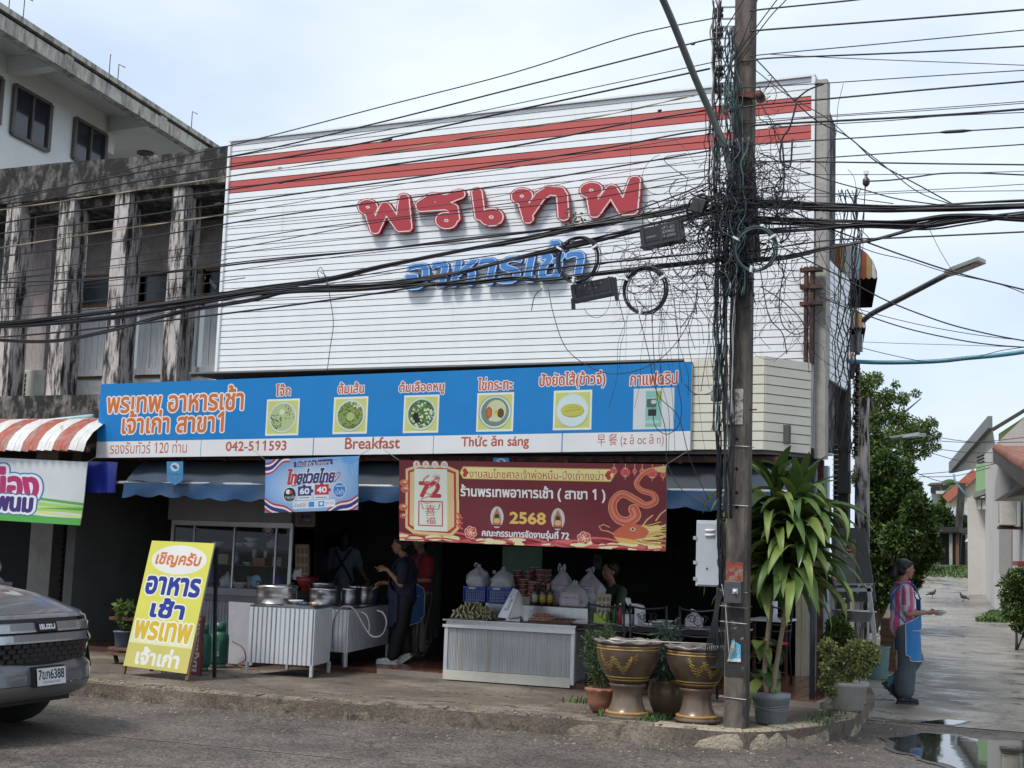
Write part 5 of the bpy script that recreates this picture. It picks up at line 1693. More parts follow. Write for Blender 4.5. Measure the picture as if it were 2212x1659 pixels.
LG=[leafmat('leaf_dark',(0.03,0.06,0.016)),leafmat('leaf_mid',(0.065,0.115,0.025)),leafmat('leaf_light',(0.13,0.185,0.038)),leafmat('leaf_yellowish',(0.13,0.16,0.03))]
BARK=M('grey_bark',(0.10,0.085,0.065),0.9,sc=8,var=0.4,bump=0.6,bsc=20,stretch=(1,1,0.3))
def tree(name,lab,cat,base,blobs,n,size,cols,trunk,seed,**kw):
 t=thing(name,lab,cat,base)
 mb=MB()
 for pts,r0,r1 in trunk:
  pts=spline(pts,4)
  mb.tube(pts,[r0+(r1-r0)*i/(len(pts)-1)for i in range(len(pts))],8)
 mb.build('trunk',BARK,t)
 leafcloud('foliage',blobs,n,size,cols,t,seed=seed,**kw)
 return t
def pb_(px,py,y,r,ry=None,rz=None):
 c=PY(px,py,y);k=mpx(c)
 return(tuple(c),r*k,(ry or r)*k,(rz or r)*k)
Yt=30
bl_=[pb_(x,y,Yt+dy,r)for x,y,r,dy in((1880,985,28,0),(1905,960,16,1),(1915,1000,26,-1),(1880,1030,34,0),(1925,1035,30,1),(1960,1060,28,0),(1980,1100,30,-1),(1900,1085,42,0),(1945,1110,40,1),(1995,1140,26,0),(1900,1150,44,0),(1950,1170,42,-1),(1990,1185,28,0),(1890,1205,36,0),(1935,1215,34,1),(1975,1215,26,0),(2010,1170,18,0),(1885,1250,32,0),(1925,1265,30,0),(1965,1250,22,1),(1890,1290,24,0),(1960,1010,14,0),(1885,935,14,1),(2005,1115,12,0),(2020,1195,14,0))]
b0=PY(1885,1260,Yt);b0.z=gz(Yt)
tree('leafy_bush_tree','dense dark green leafy tree standing behind the sink, beside the lane','tree',b0,bl_,34000,0.115,LG[:3]+[LG[1],LG[0]],[([b0,b0+V(0.1,0,1.2),b0+V(-0.1,0,2.4)],0.12,0.06),([b0,b0+V(0.4,0.2,1.0),b0+V(0.7,0,1.8)],0.08,0.03)],4)
Yt=42
bl_=[pb_(x,y,Yt+dy,r)for x,y,r,dy in((1868,830,24,0),(1890,818,16,1),(1915,860,20,0),(1950,862,14,0),(1978,850,8,1),(1880,870,26,1),(1910,900,24,0),(1945,905,22,0),(1870,910,26,0),(1985,925,20,1),(2010,915,14,0),(1960,940,26,0),(1995,950,20,0),(2022,940,10,0),(1925,945,24,-1),(2000,975,12,0),(1960,975,22,0),(1990,985,8,0),(1860,860,18,0),(1935,830,8,0),(2022,965,9,0))]
b0=PY(1885,1240,Yt);b0.z=gz(Yt)
c1=PY(1900,960,Yt)
tree('airy_tree','tall airy tree with fine leaves rising above the lane bushes','tree',b0,bl_,12500,0.10,[LG[1],LG[2],LG[0],LG[3],LG[2]],[([b0,b0.lerp(c1,0.5),c1,PY(1880,850,Yt)],0.16,0.04),([c1,PY(1940,905,Yt),PY(1990,860,Yt)],0.05,0.015),([c1,PY(1950,950,Yt),PY(2015,920,Yt)],0.05,0.015),([c1,PY(1870,930,Yt),PY(1860,830,Yt)],0.05,0.015)],6,shell=0.05)
bl_=[pb_(x,y,71,r)for x,y,r in((2005,1120,14),(2020,1110,16),(2040,1112,14),(2030,1130,20),(2008,1135,16),(2055,1128,12),(2075,1126,10),(2095,1127,9),(2112,1128,8))]
b0=PY(2030,1200,71);b0.z=1.5
tree('creeper','dark creeper growing over the block wall at the end of the lane','creeper',b0,bl_,3500,0.22,LG[:2],[([b0,b0+V(0,0,2)],0.05,0.03)],7)
bl_=[pb_(x,y,60,r)for x,y,r in((2020,1195,10),(2010,1180,12),(1998,1200,16),(1985,1215,14))]
b0=PY(2005,1225,60);b0.z=1.25
tree('low_bush','small dark bush beside the open shed','bush',b0,bl_,2500,0.2,LG[:2],[([b0,b0+V(0,0,.8)],0.04,0.02)],8)
b0=PY(2195,1300,27);b0.z=gz(27)
bl_=[pb_(x,y,27,r)for x,y,r in((2180,1258,14),(2200,1250,20),(2212,1275,26),(2190,1282,18),(2235,1260,26),(2165,1266,7),(2170,1285,9),(2240,1295,26),(2205,1300,18),(2185,1240,8),(2215,1232,10),(2188,1318,20),(2222,1330,26),(2200,1345,16),(2176,1310,12),(2225,1360,20))]
tree('hedge_bush','leafy green bush at the right edge of the photo beside the lane','bush',b0,bl_,6000,0.075,[LG[1],LG[2],LG[0],LG[1]],[([b0,b0+V(0,0,0.5)],0.03,0.015),([b0,b0+V(0.2,0,0.5)],0.02,0.01)],9)
pc=PY(2085,1055,100)
t=thing('palm_tree','feathery palm showing above the metal roof at the end of the lane','palm tree',(pc.x,100,1.6))
MB().tube([(pc.x,100,1.6),(pc.x,100,pc.z)],0.2,8).build('trunk',BARK,t)
mb=MB()
for i in range(22):
 a=i*0.57+0.2
 d=V(math.cos(a),math.sin(a)*0.6,0.75+0.4*math.sin(i*2.3))
 prev=pc
 for k in range(1,8):
  q_=pc+d*(0.24*k)+V(0,0,-0.03*k*k)
  for s_ in(-1,1):
   sd=V(-d.y,d.x,0).normalized()*s_*(0.6-0.05*k)
   mb.add([prev,q_,q_+sd+V(0,0,-0.3),prev+sd*0.9+V(0,0,-0.3)],[(0,1,2,3)])
  prev=q_
mb.build('fronds',LG[1],t)
b0=PY(2058,1085,95);b0.z=1.6
tree('round_tree','round grey-green tree in front of the far white house','tree',b0,[pb_(2060,1078,95,14),pb_(2045,1082,95,10),pb_(2078,1080,95,10)],3500,0.3,LG[:3],[([b0,b0+V(0,0,3)],0.1,0.05)],12)
# main utility pole
PBASE=V(-3.045,11.52,0.14)
POLEC=weathered('pole_concrete',(0.15,0.125,0.105),(0.035,0.03,0.028),0.5,0.25,3.0,(2,2,0.5),0.9,0.5)
pole=thing('utility_pole','square concrete utility pole wrapped in cables on the kerb in front of the restaurant','utility pole',PBASE)
hw0,hw1=0.094,0.082
mb=MB()
def sq(z,w):return[(PBASE.x-w,PBASE.y-w,z),(PBASE.x+w,PBASE.y-w,z),(PBASE.x+w,PBASE.y+w,z),(PBASE.x-w,PBASE.y+w,z)]
zs=np.linspace(0.1,9.0,24)
vs_=[]
for z in zs:
 w=hw0+(hw1-hw0)*min(1,z/8)
 c_=0.022
 for(a,b_)in((-w+c_,-w),(w-c_,-w),(w,-w+c_),(w,w-c_),(w-c_,w),(-w+c_,w),(-w,w-c_),(-w,-w+c_)):
  vs_.append((PBASE.x+a,PBASE.y+b_,z))
mb.add(vs_,[(i*8+j,i*8+(j+1)%8,(i+1)*8+(j+1)%8,(i+1)*8+j)for i in range(len(zs)-1)for j in range(8)])
mb.build('shaft',POLEC,pole)
FYp=PBASE.y-hw0-0.001
def Fp(px,py):return PY(px,py,FYp)
def plate(name,px0,py0,px1,py1,mat,parent,th=0.004,off=0.002):
 a,b_=Fp(px0,py1),Fp(px1,py0)
 return MB().box(a.x,b_.x,FYp-off-th,FYp-off,a.z,b_.z).build(name,mat,parent)
plate('white_paint_patch',1566,840,1606,917,weathered('flaked_white_paint',(0.52,0.50,0.46),(0.16,0.13,0.11),0.5,0.1,12,(1,1,1)),pole,0.002)
plate('red_paint_patch',1568,1215,1606,1262,weathered('flaked_red_paint',(0.24,0.045,0.03),(0.20,0.16,0.13),0.53,0.1,14,(1,1,1)),pole,0.002)
plate('dark_paint_patch',1566,1315,1608,1460,weathered('black_flaked_paint',(0.025,0.024,0.024),(0.22,0.2,0.18),0.62,0.08,12,(1,1,1)),pole,0.002)
mb=MB()
for py in(872,890,948,1012,1063,1095,345,400):mb.cyl(Fp(1591,py)+V(0,-0.002,0),Fp(1591,py)+V(0,0.006,0),0.013,10)
o=mb.build('bolt_hole',M('deep_black',(0.003,0.003,0.003),1.0,bump=0),pole);o['kind']='stuff'
WIRE=M('bare_wire',(0.35,0.34,0.32),0.45,0.5)
for py in(962,1277,1310,1344,1507,1090):
 z=Fp(1590,py).z
 w=hw0+0.006
 mb=MB();mb.tube([(PBASE.x-w-0.03,PBASE.y-w,z),(PBASE.x+w,PBASE.y-w,z-0.01),(PBASE.x+w,PBASE.y+w,z),(PBASE.x-w,PBASE.y+w,z),(PBASE.x-w-0.03,PBASE.y-w,z)],0.004,5)
 mb.build('strap',WIRE,pole)
PORC=M('brown_porcelain',(0.05,0.035,0.03),0.3)
for py in(28,70,113,155,192):
 p=PY(1553,py,11.45)
 mb=MB();mb.lathe(p-V(0,0,0.045),[(0.02,0),(0.042,0.005),(0.042,0.03),(0.026,0.045),(0.042,0.06),(0.042,0.085),(0.02,0.09)],14)
 ins=mb.build('insulator',PORC,pole)
 mb=MB();mb.beam(p+V(-0.02,0,0.055),p+V(0.16,0.05,0.055),0.03,0.008);mb.beam(p+V(-0.02,0,-0.055),p+V(0.16,0.05,-0.055),0.03,0.008);mb.beam(p+V(0,0,-0.09),p+V(0,0,0.09),0.012,0.012,upv=(0,1,0))
 mb.build('insulator_bracket',GALV,pole)
p=PY(1640,208,11.4)
mb=MB();mb.cyl(p+V(0,-0.04,0),p+V(0,0.06,0),0.045,14);mb.beam(p,p+V(-0.2,0.02,0.05),0.05,0.05)
mb.build('pulley_bracket',RUST,pole)
p=PY(1620,885,11.5);mb=MB();mb.beam(p+V(-0.04,0,0),p+V(0.06,0,0),0.012,0.012);mb.build('step_iron',RUST,pole)
p0,p1=PY(1622,560,11.75),PY(1600,215,11.7)
mb=MB();mb.beam(p0,p1,0.15,0.15);mb.build('riser_post',POLEC,pole)
eb=thing('electrical_box','tall light grey metal electrical box with two vent slots, left of the utility pole','electrical box',PY(1530,1265,11.6))
a,b_=PY(1506,1266,11.62),PY(1558,1125,11.62)
a.x=PY(1503,1200,11.62).x
GREYB=M('light_grey_enamel',(0.42,0.45,0.48),0.4,sc=4,var=0.12,bump=0.03)
MB().box(a.x,b_.x,11.62,11.82,a.z,b_.z).build('case',GREYB,eb,bevel=0.006)
MB().box(a.x+0.02,b_.x-0.004,11.606,11.619,a.z+0.012,b_.z-0.02).build('door',GREYB,eb,bevel=0.004)
for py in(1146,1156):
 s0_,s1_=PY(1524,py,11.6),PY(1544,py,11.6)
 mb=MB();mb.cyl(s0_,s1_,0.013,8);mb.build('vent_slot',M('vent_white',(0.75,0.75,0.75),0.5),eb)
for py in(1162,1215,1250):
 q_=PY(1501,py,11.62);mb=MB();mb.box(q_.x-0.012,q_.x+0.02,11.61,11.63,q_.z-0.015,q_.z+0.015);mb.build('hinge_lug',GALV,eb)
mb=MB();q_=PY(1527,1228,11.603);mb.cyl(q_,q_-V(0,0.004,0),0.008,10);mb.build('lock',BLACKM,eb)
mbx=thing('meter_box','dark grey square box with a small button, strapped low on the utility pole','electrical box',Fp(1590,1300))
a,b_=Fp(1569,1302),Fp(1607,1256)
MB().box(a.x,b_.x,FYp-0.09,FYp-0.006,a.z,b_.z).build('case',M('dark_grey_box',(0.055,0.058,0.065),0.5),mbx,bevel=0.006)
q_=PY(1588,1277,FYp-0.095)
MB().box(q_.x-0.022,q_.x+0.022,FYp-0.097,FYp-0.091,q_.z-0.022,q_.z+0.022).build('button_plate',GREYB,mbx)
MB().cyl(q_+V(0,-0.003,0),q_+V(0,-0.022,0),0.013,12).build('button',WHITEP,mbx)
fl_=thing('torn_flyer','curling blue and white paper flyer stuck on the utility pole','flyer',Fp(1590,1420))
cv=Canvas(40,60,(0.08,0.38,0.60));cv.text("อบ",14,20,34,36,(0.6,0.66,0.68),0.5);cv.rect(0,50,40,60,(0.6,0.63,0.64));cv.text("นาย",12,38,36,48,(0.6,0.66,0.68),0.4)
cv.on=cv.polymask([(14,0),(40,14),(40,60),(0,58)])
A_=[Fp(1572,1430),Fp(1601,1430),Fp(1601,1382),Fp(1572,1382)]
cv.build('sheet',*A_,PRINT,fl_,off=0.012)
mb=MB();mb.add([Fp(1573,1429)+V(0,-0.02,0),Fp(1590,1400)+V(0,-0.05,0),Fp(1588,1381)+V(0,-0.02,0),Fp(1580,1398)+V(0,-0.04,0)],[(0,1,2,3),(3,2,1,0)])
mb.build('curled_corner',M('paper_back',(0.46,0.43,0.38),0.8),fl_)
la_=thing('street_lamp','long grey street lamp arm rising from the utility pole out of the photo','street lamp',PY(1590,420,11.3))
pts=[PY(x,y,yy)for x,y,yy in((1592,470,11.38),(1583,400,11.36),(1566,320,11.32),(1535,245,11.2),(1500,165,11.0),(1456,55,10.7),(1428,-10,10.5),(1380,-120,10.1),(1340,-220,9.8))]
LAMPM=M('grey_green_lamp_arm',(0.13,0.15,0.14),0.45,0.3,sc=4,var=0.15)
mb=MB();mb.tube(spline(pts,5),0.031,12);mb.build('arm',LAMPM,la_)
mb=MB();mb.obox(pts[-1],V(-0.22,-0.22,0.1),V(0.08,-0.08,0),V(0,0,0.035));mb.build('lamp_head',GALV,la_,bevel=0.02)
for i in(0,1):
 mb=MB();mb.box(pts[i].x-0.05,pts[i].x+0.05,pts[i].y-0.035,pts[i].y+0.08,pts[i].z-0.02,pts[i].z+0.02);mb.build('clamp',GALV,la_)
# overhead cables
CBL=M('black_cable',(0.012,0.012,0.016),0.45,bump=0.05)
CBT=M('tan_cable',(0.30,0.25,0.17),0.7)
CBG=M('grey_green_cable',(0.06,0.11,0.11),0.5)
CBW=M('pale_cable',(0.38,0.37,0.34),0.6)
CBB=M('blue_conduit',(0.05,0.20,0.27),0.4)
GC='overhead cables strung from the utility pole'
def cable(pts,wpx,lab,y=11.35,mat=CBL,name='overhead_cable',grp=GC,sag=0,n=5,twist=None,y1=None):
 P_=[PY(a,b_,y if y1 is None else y+(y1-y)*i/(len(pts)-1))for i,(a,b_)in enumerate(pts)]
 P_=spline(P_,6)
 r=wpx*mpx(P_[0])*.58
 mb=MB();mb.tube(P_,r,n)
 if twist:
  for k in range(2):
   mb.tube([p+V(0,math.cos(i*0.9+k*3)*r*1.4,math.sin(i*0.9+k*3)*r*1.4)for i,p in enumerate(P_)],r*0.7,4)
 o=mb.build(name,mat)
 return tag(o,lab,'cable',grp)
LFT=[([(1549,38),(1430,61),(1330,86),(1106,158),(830,229),(553,301),(312,357),(100,414),(-60,452)],2.6,'topmost black cable left of the pole, crossing the open sky'),([(1552,82),(1480,97),(1106,192),(830,262),(553,327),(275,377),(100,410),(-60,440)],3.4,'second black cable from the top, left of the pole, crossing the sky'),([(1556,131),(1106,226),(830,282),(553,330),(300,372),(75,415),(-60,444)],2.0,'thin cable third from the top, left of the pole'),([(1534,148),(1106,240),(830,300),(553,351),(250,400),(-60,466)],3.8,'thick cable grazing the top edge of the white siding'),([(1526,238),(1356,266),(1106,316),(803,362),(553,401),(275,440),(125,462),(-60,492)],4.0,'thick cable crossing the upper red stripe'),([(1544,278),(1468,289),(1306,320),(1106,351),(853,390),(673,414),(462,444),(230,476),(-60,512)],3.6,'thick cable crossing the lower red stripe'),([(1540,288),(1340,322),(1106,362),(850,400),(553,452),(275,489),(-60,530)],1.6,'thin cable just under the thick one on the lower red stripe'),([(1536,325),(1331,360),(1106,397),(848,432),(553,473),(275,519),(-60,562)],3.4,'thick cable running just above the big red letters'),([(1531,368),(1418,387),(1266,416),(1000,452),(703,489),(553,512),(275,555),(-60,602)],2.2,'cable passing over the tops of the red letters'),([(1536,380),(1300,425),(1106,450),(828,478),(553,528),(275,570),(-60,612)],2.2,'cable crossing the middle of the red letters'),([(1530,395),(1440,430),(1330,466),(1200,492),(1000,515),(803,540),(553,562),(250,600),(-60,628)],3.0,'cable crossing the feet of the red letters'),([(1520,402),(1430,444),(1320,486),(1106,515),(828,543),(553,577),(300,612),(-60,640)],1.8,'thin cable below the red letters'),([(1500,452),(1400,470),(1106,506),(900,530),(553,566),(350,590),(175,604),(-60,612)],4.2,'thick cable between the red and the blue letters'),([(1520,470),(1360,500),(1106,545),(903,575),(703,608),(553,633),(300,668),(-60,700)],2.4,'cable just above the blue letters'),([(1510,480),(1340,520),(1106,560),(850,590),(553,640),(275,672),(-60,708)],1.4,'hair-thin cable just above the blue letters'),([(1530,545),(1300,568),(1106,590),(928,615),(803,635),(553,669),(275,702),(100,720),(-60,733)],4.4,'lowest thick cable, rising from the left edge towards the blue letters'),([(1540,500),(1250,560),(1000,598),(800,612),(600,620),(400,640),(200,668),(-60,690)],2.0,'cable crossing the middle of the blue letters'),([(1545,515),(1280,575),(1050,610),(760,640),(500,655),(250,690),(-60,716)],1.6,'thin cable across the feet of the blue letters'),([(1530,342),(1300,380),(1000,437),(700,470),(400,500),(-60,560)],1.3,'hair-thin cable between the lower stripe and the red letters'),([(1520,436),(1300,462),(1000,492),(700,522),(400,560),(150,590),(-60,610)],1.4,'hair-thin cable slanting under the red letters'),([(490,560),(350,590),(200,612),(60,640),(-60,660)],1.6,'thin cable in front of the fins, just above the boarded shutters'),([(530,600),(380,622),(200,650),(-60,672)],1.8,'thin cable in front of the fins at shutter height'),]
for i,(p,w,lab)in enumerate(LFT):cable(p,w,lab,y=11.30+(i%5)*0.035)
cable([(1506,205),(1468,213),(1300,250),(1106,280),(830,330),(553,372),(270,415),(140,434),(-60,462)],1.8,'tan rope-like cable across the upper red stripe',y=11.25,mat=CBT,twist=True)
cable([(553,455),(400,476),(230,500),(-60,545)],1.6,'pale twisted cable in front of the fins',y=11.22,mat=CBT,twist=True)
for(x,y,w)in((820,307,26),(598,365,12),(600,396,14),(1492,96,10),(1420,240,10),(462,442,18),(838,302,10)):
 p=PY(x,y,11.33)
 q_=PY(x+w,y-w*0.2,11.33)
 mb=MB();mb.tube([p,p.lerp(q_,.3),p.lerp(q_,.7),q_],[0.004,0.012,0.012,0.004],6)
 tag(mb.build('cable_splice',CBL if x!=820 else M('mossy_tape',(0.08,0.085,0.05),0.9)),{820:'mossy taped splice on the cable over the upper red stripe',598:'small splice on the tan rope near the left end of the siding',600:'black splice near the left end of the lower red stripe',1492:'small white-taped splice near the pole top',1420:'black splice on the cable near the lamp arm',462:'rough taped splice in front of the rightmost fin',838:'thin splice beside the mossy taped one'}[x],'cable splice')
def bundle(pts,wpx,n,lab,y=11.4,seed=0,mats=(CBL,),name='cable_bundle',loose=1.0,grp='thick cable bundles'):
 rg=random.Random(seed)
 P_=spline([PY(a,b_,y)for a,b_ in pts],5)
 k=mpx(P_[0])
 mb=MB()
 for i in range(n):
  oy,oz=rg.uniform(-1,1),rg.uniform(-1,1)
  f1,f2,p1_,p2_=rg.uniform(.1,.35),rg.uniform(.1,.3),rg.uniform(0,6),rg.uniform(0,6)
  R_=wpx*k/2*loose
  pp=[p+V(0,(oy+0.4*math.sin(j*f1+p1_))*R_*0.8,(oz*0.6+0.5*math.sin(j*f2+p2_))*R_)for j,p in enumerate(P_)]
  mb.tube(pp,rg.uniform(0.005,0.0105),5,rg.randrange(len(mats)))
 return tag(mb.build(name,list(mats)),lab,'cable bundle',grp)
bundle([(1560,420),(1481,447),(1281,487),(1106,523),(1003,540),(828,575),(703,605),(553,625),(350,657),(175,680),(0,700),(-80,708)],10,20,'thickest black cable bundle sweeping from the pole down across the siding to the left edge',seed=1)
bundle([(1560,560),(1300,590),(1180,604),(1106,600),(1000,612),(903,615),(760,625),(623,630),(553,645),(425,667),(350,684),(225,717),(100,737),(-80,728)],9,15,'lower sagging cable bundle passing under the blue letters',seed=2)
bundle([(1560,450),(1400,490),(1240,530),(1106,560),(980,590),(850,612),(700,622),(560,632),(420,655),(200,690),(-80,712)],8,9,'middle loose cable bundle merging with the thickest one',seed=3,loose=1.6)
bundle([(1560,435),(1620,440),(1700,443),(1784,446),(1909,450),(2059,447),(2212,442),(2330,436)],15,22,'thickest cable bundle right of the pole, running flat to the right edge',seed=4)
bundle([(1580,470),(1700,478),(1850,483),(1960,480),(2059,466),(2212,472),(2330,478)],11,12,'second cable bundle right of the pole with a loose knot',seed=5,loose=1.4)
bundle([(1600,565),(1700,555),(1784,535),(1880,520),(1960,500),(2030,480),(2080,468)],6,7,'cable bundle climbing from the pole foot tangle to the right-hand bundle',seed=6,loose=1.5)
bundle([(1600,505),(1680,500),(1790,492),(1880,487),(2000,490),(2090,478),(2212,462),(2330,455)],8,8,'loose cable bundle just under the two thick ones right of the pole',seed=7,loose=1.6)
RGT=[([(1620,24),(1659,19),(1750,10),(1847,0),(1990,-18)],3.4,'topmost cable right of the pole, leaving the photo at the top'),([(1620,68),(1659,64),(1900,46),(2212,21),(2330,10)],3.8,'second thick cable from the top, right of the pole'),([(1620,122),(1659,117),(1900,95),(2212,65),(2330,52)],2.2,'third cable from the top, right of the pole'),([(1600,134),(1659,126),(1784,121),(2000,112),(2212,100),(2330,92)],3.2,'fourth cable from the top, right of the pole'),([(1659,117),(1784,124),(1900,129),(2212,141),(2330,146)],1.6,'thin cable sloping gently down to the right edge'),([(1600,190),(1779,180),(2000,165),(2212,152),(2330,145)],2.0,'cable leaving the top corner of the concrete post'),([(1600,232),(1659,225),(1784,214),(2000,194),(2212,176),(2330,165)],3.6,'thick cable passing just right of the upper red stripe end'),([(1600,262),(1784,250),(2000,235),(2212,219),(2330,210)],1.6,'thin upper cable of a close pair, right of the pole'),([(1600,268),(1784,253),(2000,239),(2212,223),(2330,214)],1.6,'thin lower cable of a close pair, right of the pole'),([(1600,274),(1659,269),(1834,260),(2034,249),(2212,236),(2330,226)],4.4,'thickest single cable right of the concrete post'),([(1659,275),(1900,262),(2034,251),(2212,243),(2330,240)],1.8,'thin cable twisted under the thickest single one'),([(1600,314),(1659,310),(1834,299),(2034,286),(2212,275),(2330,266)],2.6,'cable with a taped splice near the right edge'),([(1600,355),(1796,340),(2000,326),(2212,312),(2330,304)],2.4,'cable crossing the concrete post at mid height'),([(1600,346),(1659,349),(1784,350),(2034,354),(2212,356),(2330,358)],3.0,'level cable right of the pole above the street lamp'),([(1600,372),(1784,377),(2000,376),(2212,370),(2330,366)],1.4,'thin level cable below the level thick one'),([(1870,392),(1926,389),(1980,382),(2034,375),(2110,374),(2212,378),(2330,382)],3.0,'cable humped over the small insulator right of the post'),([(1600,410),(1784,418),(1900,415),(2100,405),(2212,398),(2330,392)],1.4,'thin cable just above the thick right-hand bundle'),([(1600,430),(1800,424),(2000,415),(2212,412),(2330,410)],1.4,'thin cable touching the top of the thick right-hand bundle'),([(1625,120),(1659,155),(1716,218),(1766,262),(1834,297),(1894,350),(1984,400),(2064,444)],2.4,'cable slanting down from the pole top to the bundle on the right'),([(1630,150),(1700,205),(1781,252),(1834,297),(1909,357),(1984,415),(2070,446)],1.8,'second slanting cable beside the first one'),([(1640,330),(1720,365),(1800,392),(1866,410),(1940,430),(2040,444)],2.4,'slanting cable ending in the bundle above the lamp'),([(1640,345),(1740,400),(1830,425),(1930,440)],1.8,'short slanting cable just left of the bundle'),([(1610,545),(1784,520),(1909,515),(2000,511),(2212,501),(2330,495)],3.2,'cable running alone below the right-hand bundles'),([(1700,450),(1784,490),(1869,522),(1960,555),(2051,585),(2130,606),(2212,626),(2330,655)],3.0,'cable slanting down past the street lamp head to the right edge'),([(1760,480),(1869,538),(1960,562),(2051,590),(2160,614),(2250,650)],1.6,'thin cable beside the one passing the lamp head'),([(1700,540),(1780,580),(1834,607),(1921,652),(2034,695),(2120,718),(2212,736),(2330,752)],2.6,'cable sagging from the striped hood towards the blue conduit'),([(1771,642),(1869,680),(1950,707),(2034,727),(2120,742),(2212,750),(2330,752)],2.4,'lower sagging cable above the blue conduit'),([(1771,640),(1869,672),(1980,700),(2100,722),(2212,735),(2330,742)],1.4,'hair-thin cable between the two sagging ones'),([(1850,738),(1950,742),(2060,745),(2212,750)],1.0,'hair-thin level cable above the blue conduit'),([(1856,750),(1930,768),(2010,782),(2090,775),(2160,758),(2212,750)],1.4,'thin cable crossing the blue conduit twice'),([(1561,72),(1606,0),(1640,-50)],2.2,'cable rising steeply from the insulators out of the top, leftmost of four'),([(1556,175),(1600,95),(1636,0),(1655,-50)],2.2,'cable rising steeply out of the top, second of four'),([(1560,165),(1620,78),(1678,0),(1715,-50)],2.2,'cable rising steeply out of the top, third of four'),([(1571,160),(1659,42),(1698,0),(1740,-50)],2.2,'cable rising steeply out of the top, rightmost of four'),]
for i,(p,w,lab)in enumerate(RGT):cable(p,w,lab,y=11.30+(i%5)*0.04)
cable([(1829,780),(1900,783),(1984,782),(2040,779),(2084,774),(2150,768),(2212,760),(2330,742)],8,'blue plastic conduit slung across the lane below the street lamp',y=14.5,mat=CBB,name='blue_conduit',grp=None,n=10)
for(x,y,w,lab)in((2030,286,70,'black taped splice on the cable near the right edge'),(1760,183,20,'black clamp where a cable meets the concrete post top')):
 p,q_=PY(x,y,11.33),PY(x+w,y-w*0.06,11.33)
 mb=MB();mb.tube([p,p.lerp(q_,.2),p.lerp(q_,.7),q_],[0.006,0.014,0.015,0.006],6)
 tag(mb.build('cable_splice',CBL),lab,'cable splice')
def coil(cx,cy,r,n,lab,mats,y=11.2,seed=0):
 c=PY(cx,cy,y);k=mpx(c)
 rg=random.Random(seed)
 t=thing('cable_coil',lab,'cable coil',c,'coils of spare cable hanging by the pole')
 mb=MB()
 for i in range(n):
  rr=r*k*(1+rg.uniform(-0.07,0.07));ox,oz,oy=rg.uniform(-.012,.012),rg.uniform(-.012,.012),rg.uniform(-.03,.03)
  ph=rg.uniform(0,6)
  mb.tube([c+V(ox+rr*math.cos(a)*0.97,oy+0.01*math.sin(a*2+ph),oz+rr*math.sin(a)*(1.03))for a in np.linspace(0,2*math.pi,37)],0.0045,5,rg.randrange(len(mats)),cap=False)
 mb.build('loops',list(mats),t)
 for a in(0.5,2.6,4.6):
  p=c+V(r*k*math.cos(a),-0.03,r*k*math.sin(a))
  d=V(math.cos(a),0,math.sin(a))
  MB().obox(p,d*0.028,V(-d.z,0,d.x)*0.009,V(0,0.028,0)).build('tie',WHITEP,t)
 return t
coil(1249,560,47,9,'black cable coil hanging in front of the blue letters',[CBL],seed=1)
coil(1393,626,48,9,'black cable coil hanging lower, between the letters and the pole',[CBL],seed=2)
coil(1631,538,46,10,'green-grey cable coil hanging on the right side of the pole',[CBG,CBL,CBG],seed=3)
def closure(cor,lab,txt):
 P4=[PY(x,y,11.25)for x,y in cor]
 t=thing('splice_box',lab,'junction box',P4[0],'black cable junction boxes')
 MB().prism(P4,(0,0.10,0)).build('case',BLACKP,t,bevel=0.01)
 ux,uz=(P4[1]-P4[0]),(P4[3]-P4[0])
 for s_ in(0.08,0.5,0.92):MB().obox(P4[0]+ux*s_+uz*0.5+V(0,-0.004,0),ux.normalized()*0.01,uz*0.52,V(0,0.006,0)).build('rib',BLACKP,t)
 MB().obox(P4[0]+ux*0.5-uz*0.08+V(0,0.05,0),ux*0.52,uz*0.05,V(0,0.07,0)).build('flange',BLACKP,t)
 cv=Canvas(130,60,(0.02,0.02,0.022))
 for s,bx in txt:cv.text(s,*bx,(0.30,0.31,0.32),0.5)
 ins=lambda a,b_:P4[0]+ux*a+uz*b_
 cv.build('lettering',ins(.12,.12),ins(.88,.12),ins(.88,.88),ins(.12,.88),PRINT,t,off=0.004)
 return t,P4
closure([(1236,647),(1327,628),(1324,597),(1232,616)],'black cable junction box hanging under the coil at the blue letters',[("T1E 151 1L",(10,4,110,18)),("151 6",(50,24,84,38))])
t,P4=closure([(1385,531),(1475,512),(1470,477),(1381,494)],'black cable junction box with white stencilled writing beside the pole',[("NT1-A2",(66,4,122,18)),("SDP#02",(66,22,122,37)),("U1.2(50)",(62,42,124,57)),("NISSANPOWER" if False else"HSSPRORIT",(4,34,46,43))])
for(x0,y0,x1,y1)in((1238,645,1239,668),(1327,600,1333,648)):
 mb=MB();mb.beam(PY(x0,y0,11.24),PY(x1,y1,11.24),0.03,0.03,upv=(0,1,0));tag(mb.build('hanger_bracket',BLACKM),('short bracket under the left end of the lower junction box','long bracket at the right end of the lower junction box')[x0>1300],'bracket')
p=PY(1510,446,11.3)
tag(MB().obox(p,V(0.06,0,-0.02),V(0,0.05,0),V(0.02,0,0.06)).build('junction_block',BLACKP,bevel=0.006),'small black block where the bundles meet the pole','junction box')
mb=MB();rg=random.Random(4)
for i in range(26):
 c=PY(1240+rg.uniform(-22,22),466+rg.uniform(-14,16),11.2)
 d=V(rg.uniform(-1,1),rg.uniform(-.3,.3),rg.uniform(-1,.2)).normalized()*rg.uniform(0.03,0.06)
 s_=V(d.z,0,-d.x).normalized()*0.012
 mb.add([c,c+d*0.5+s_,c+d,c+d*0.5-s_],[(0,1,2,3)],rg.randrange(2))
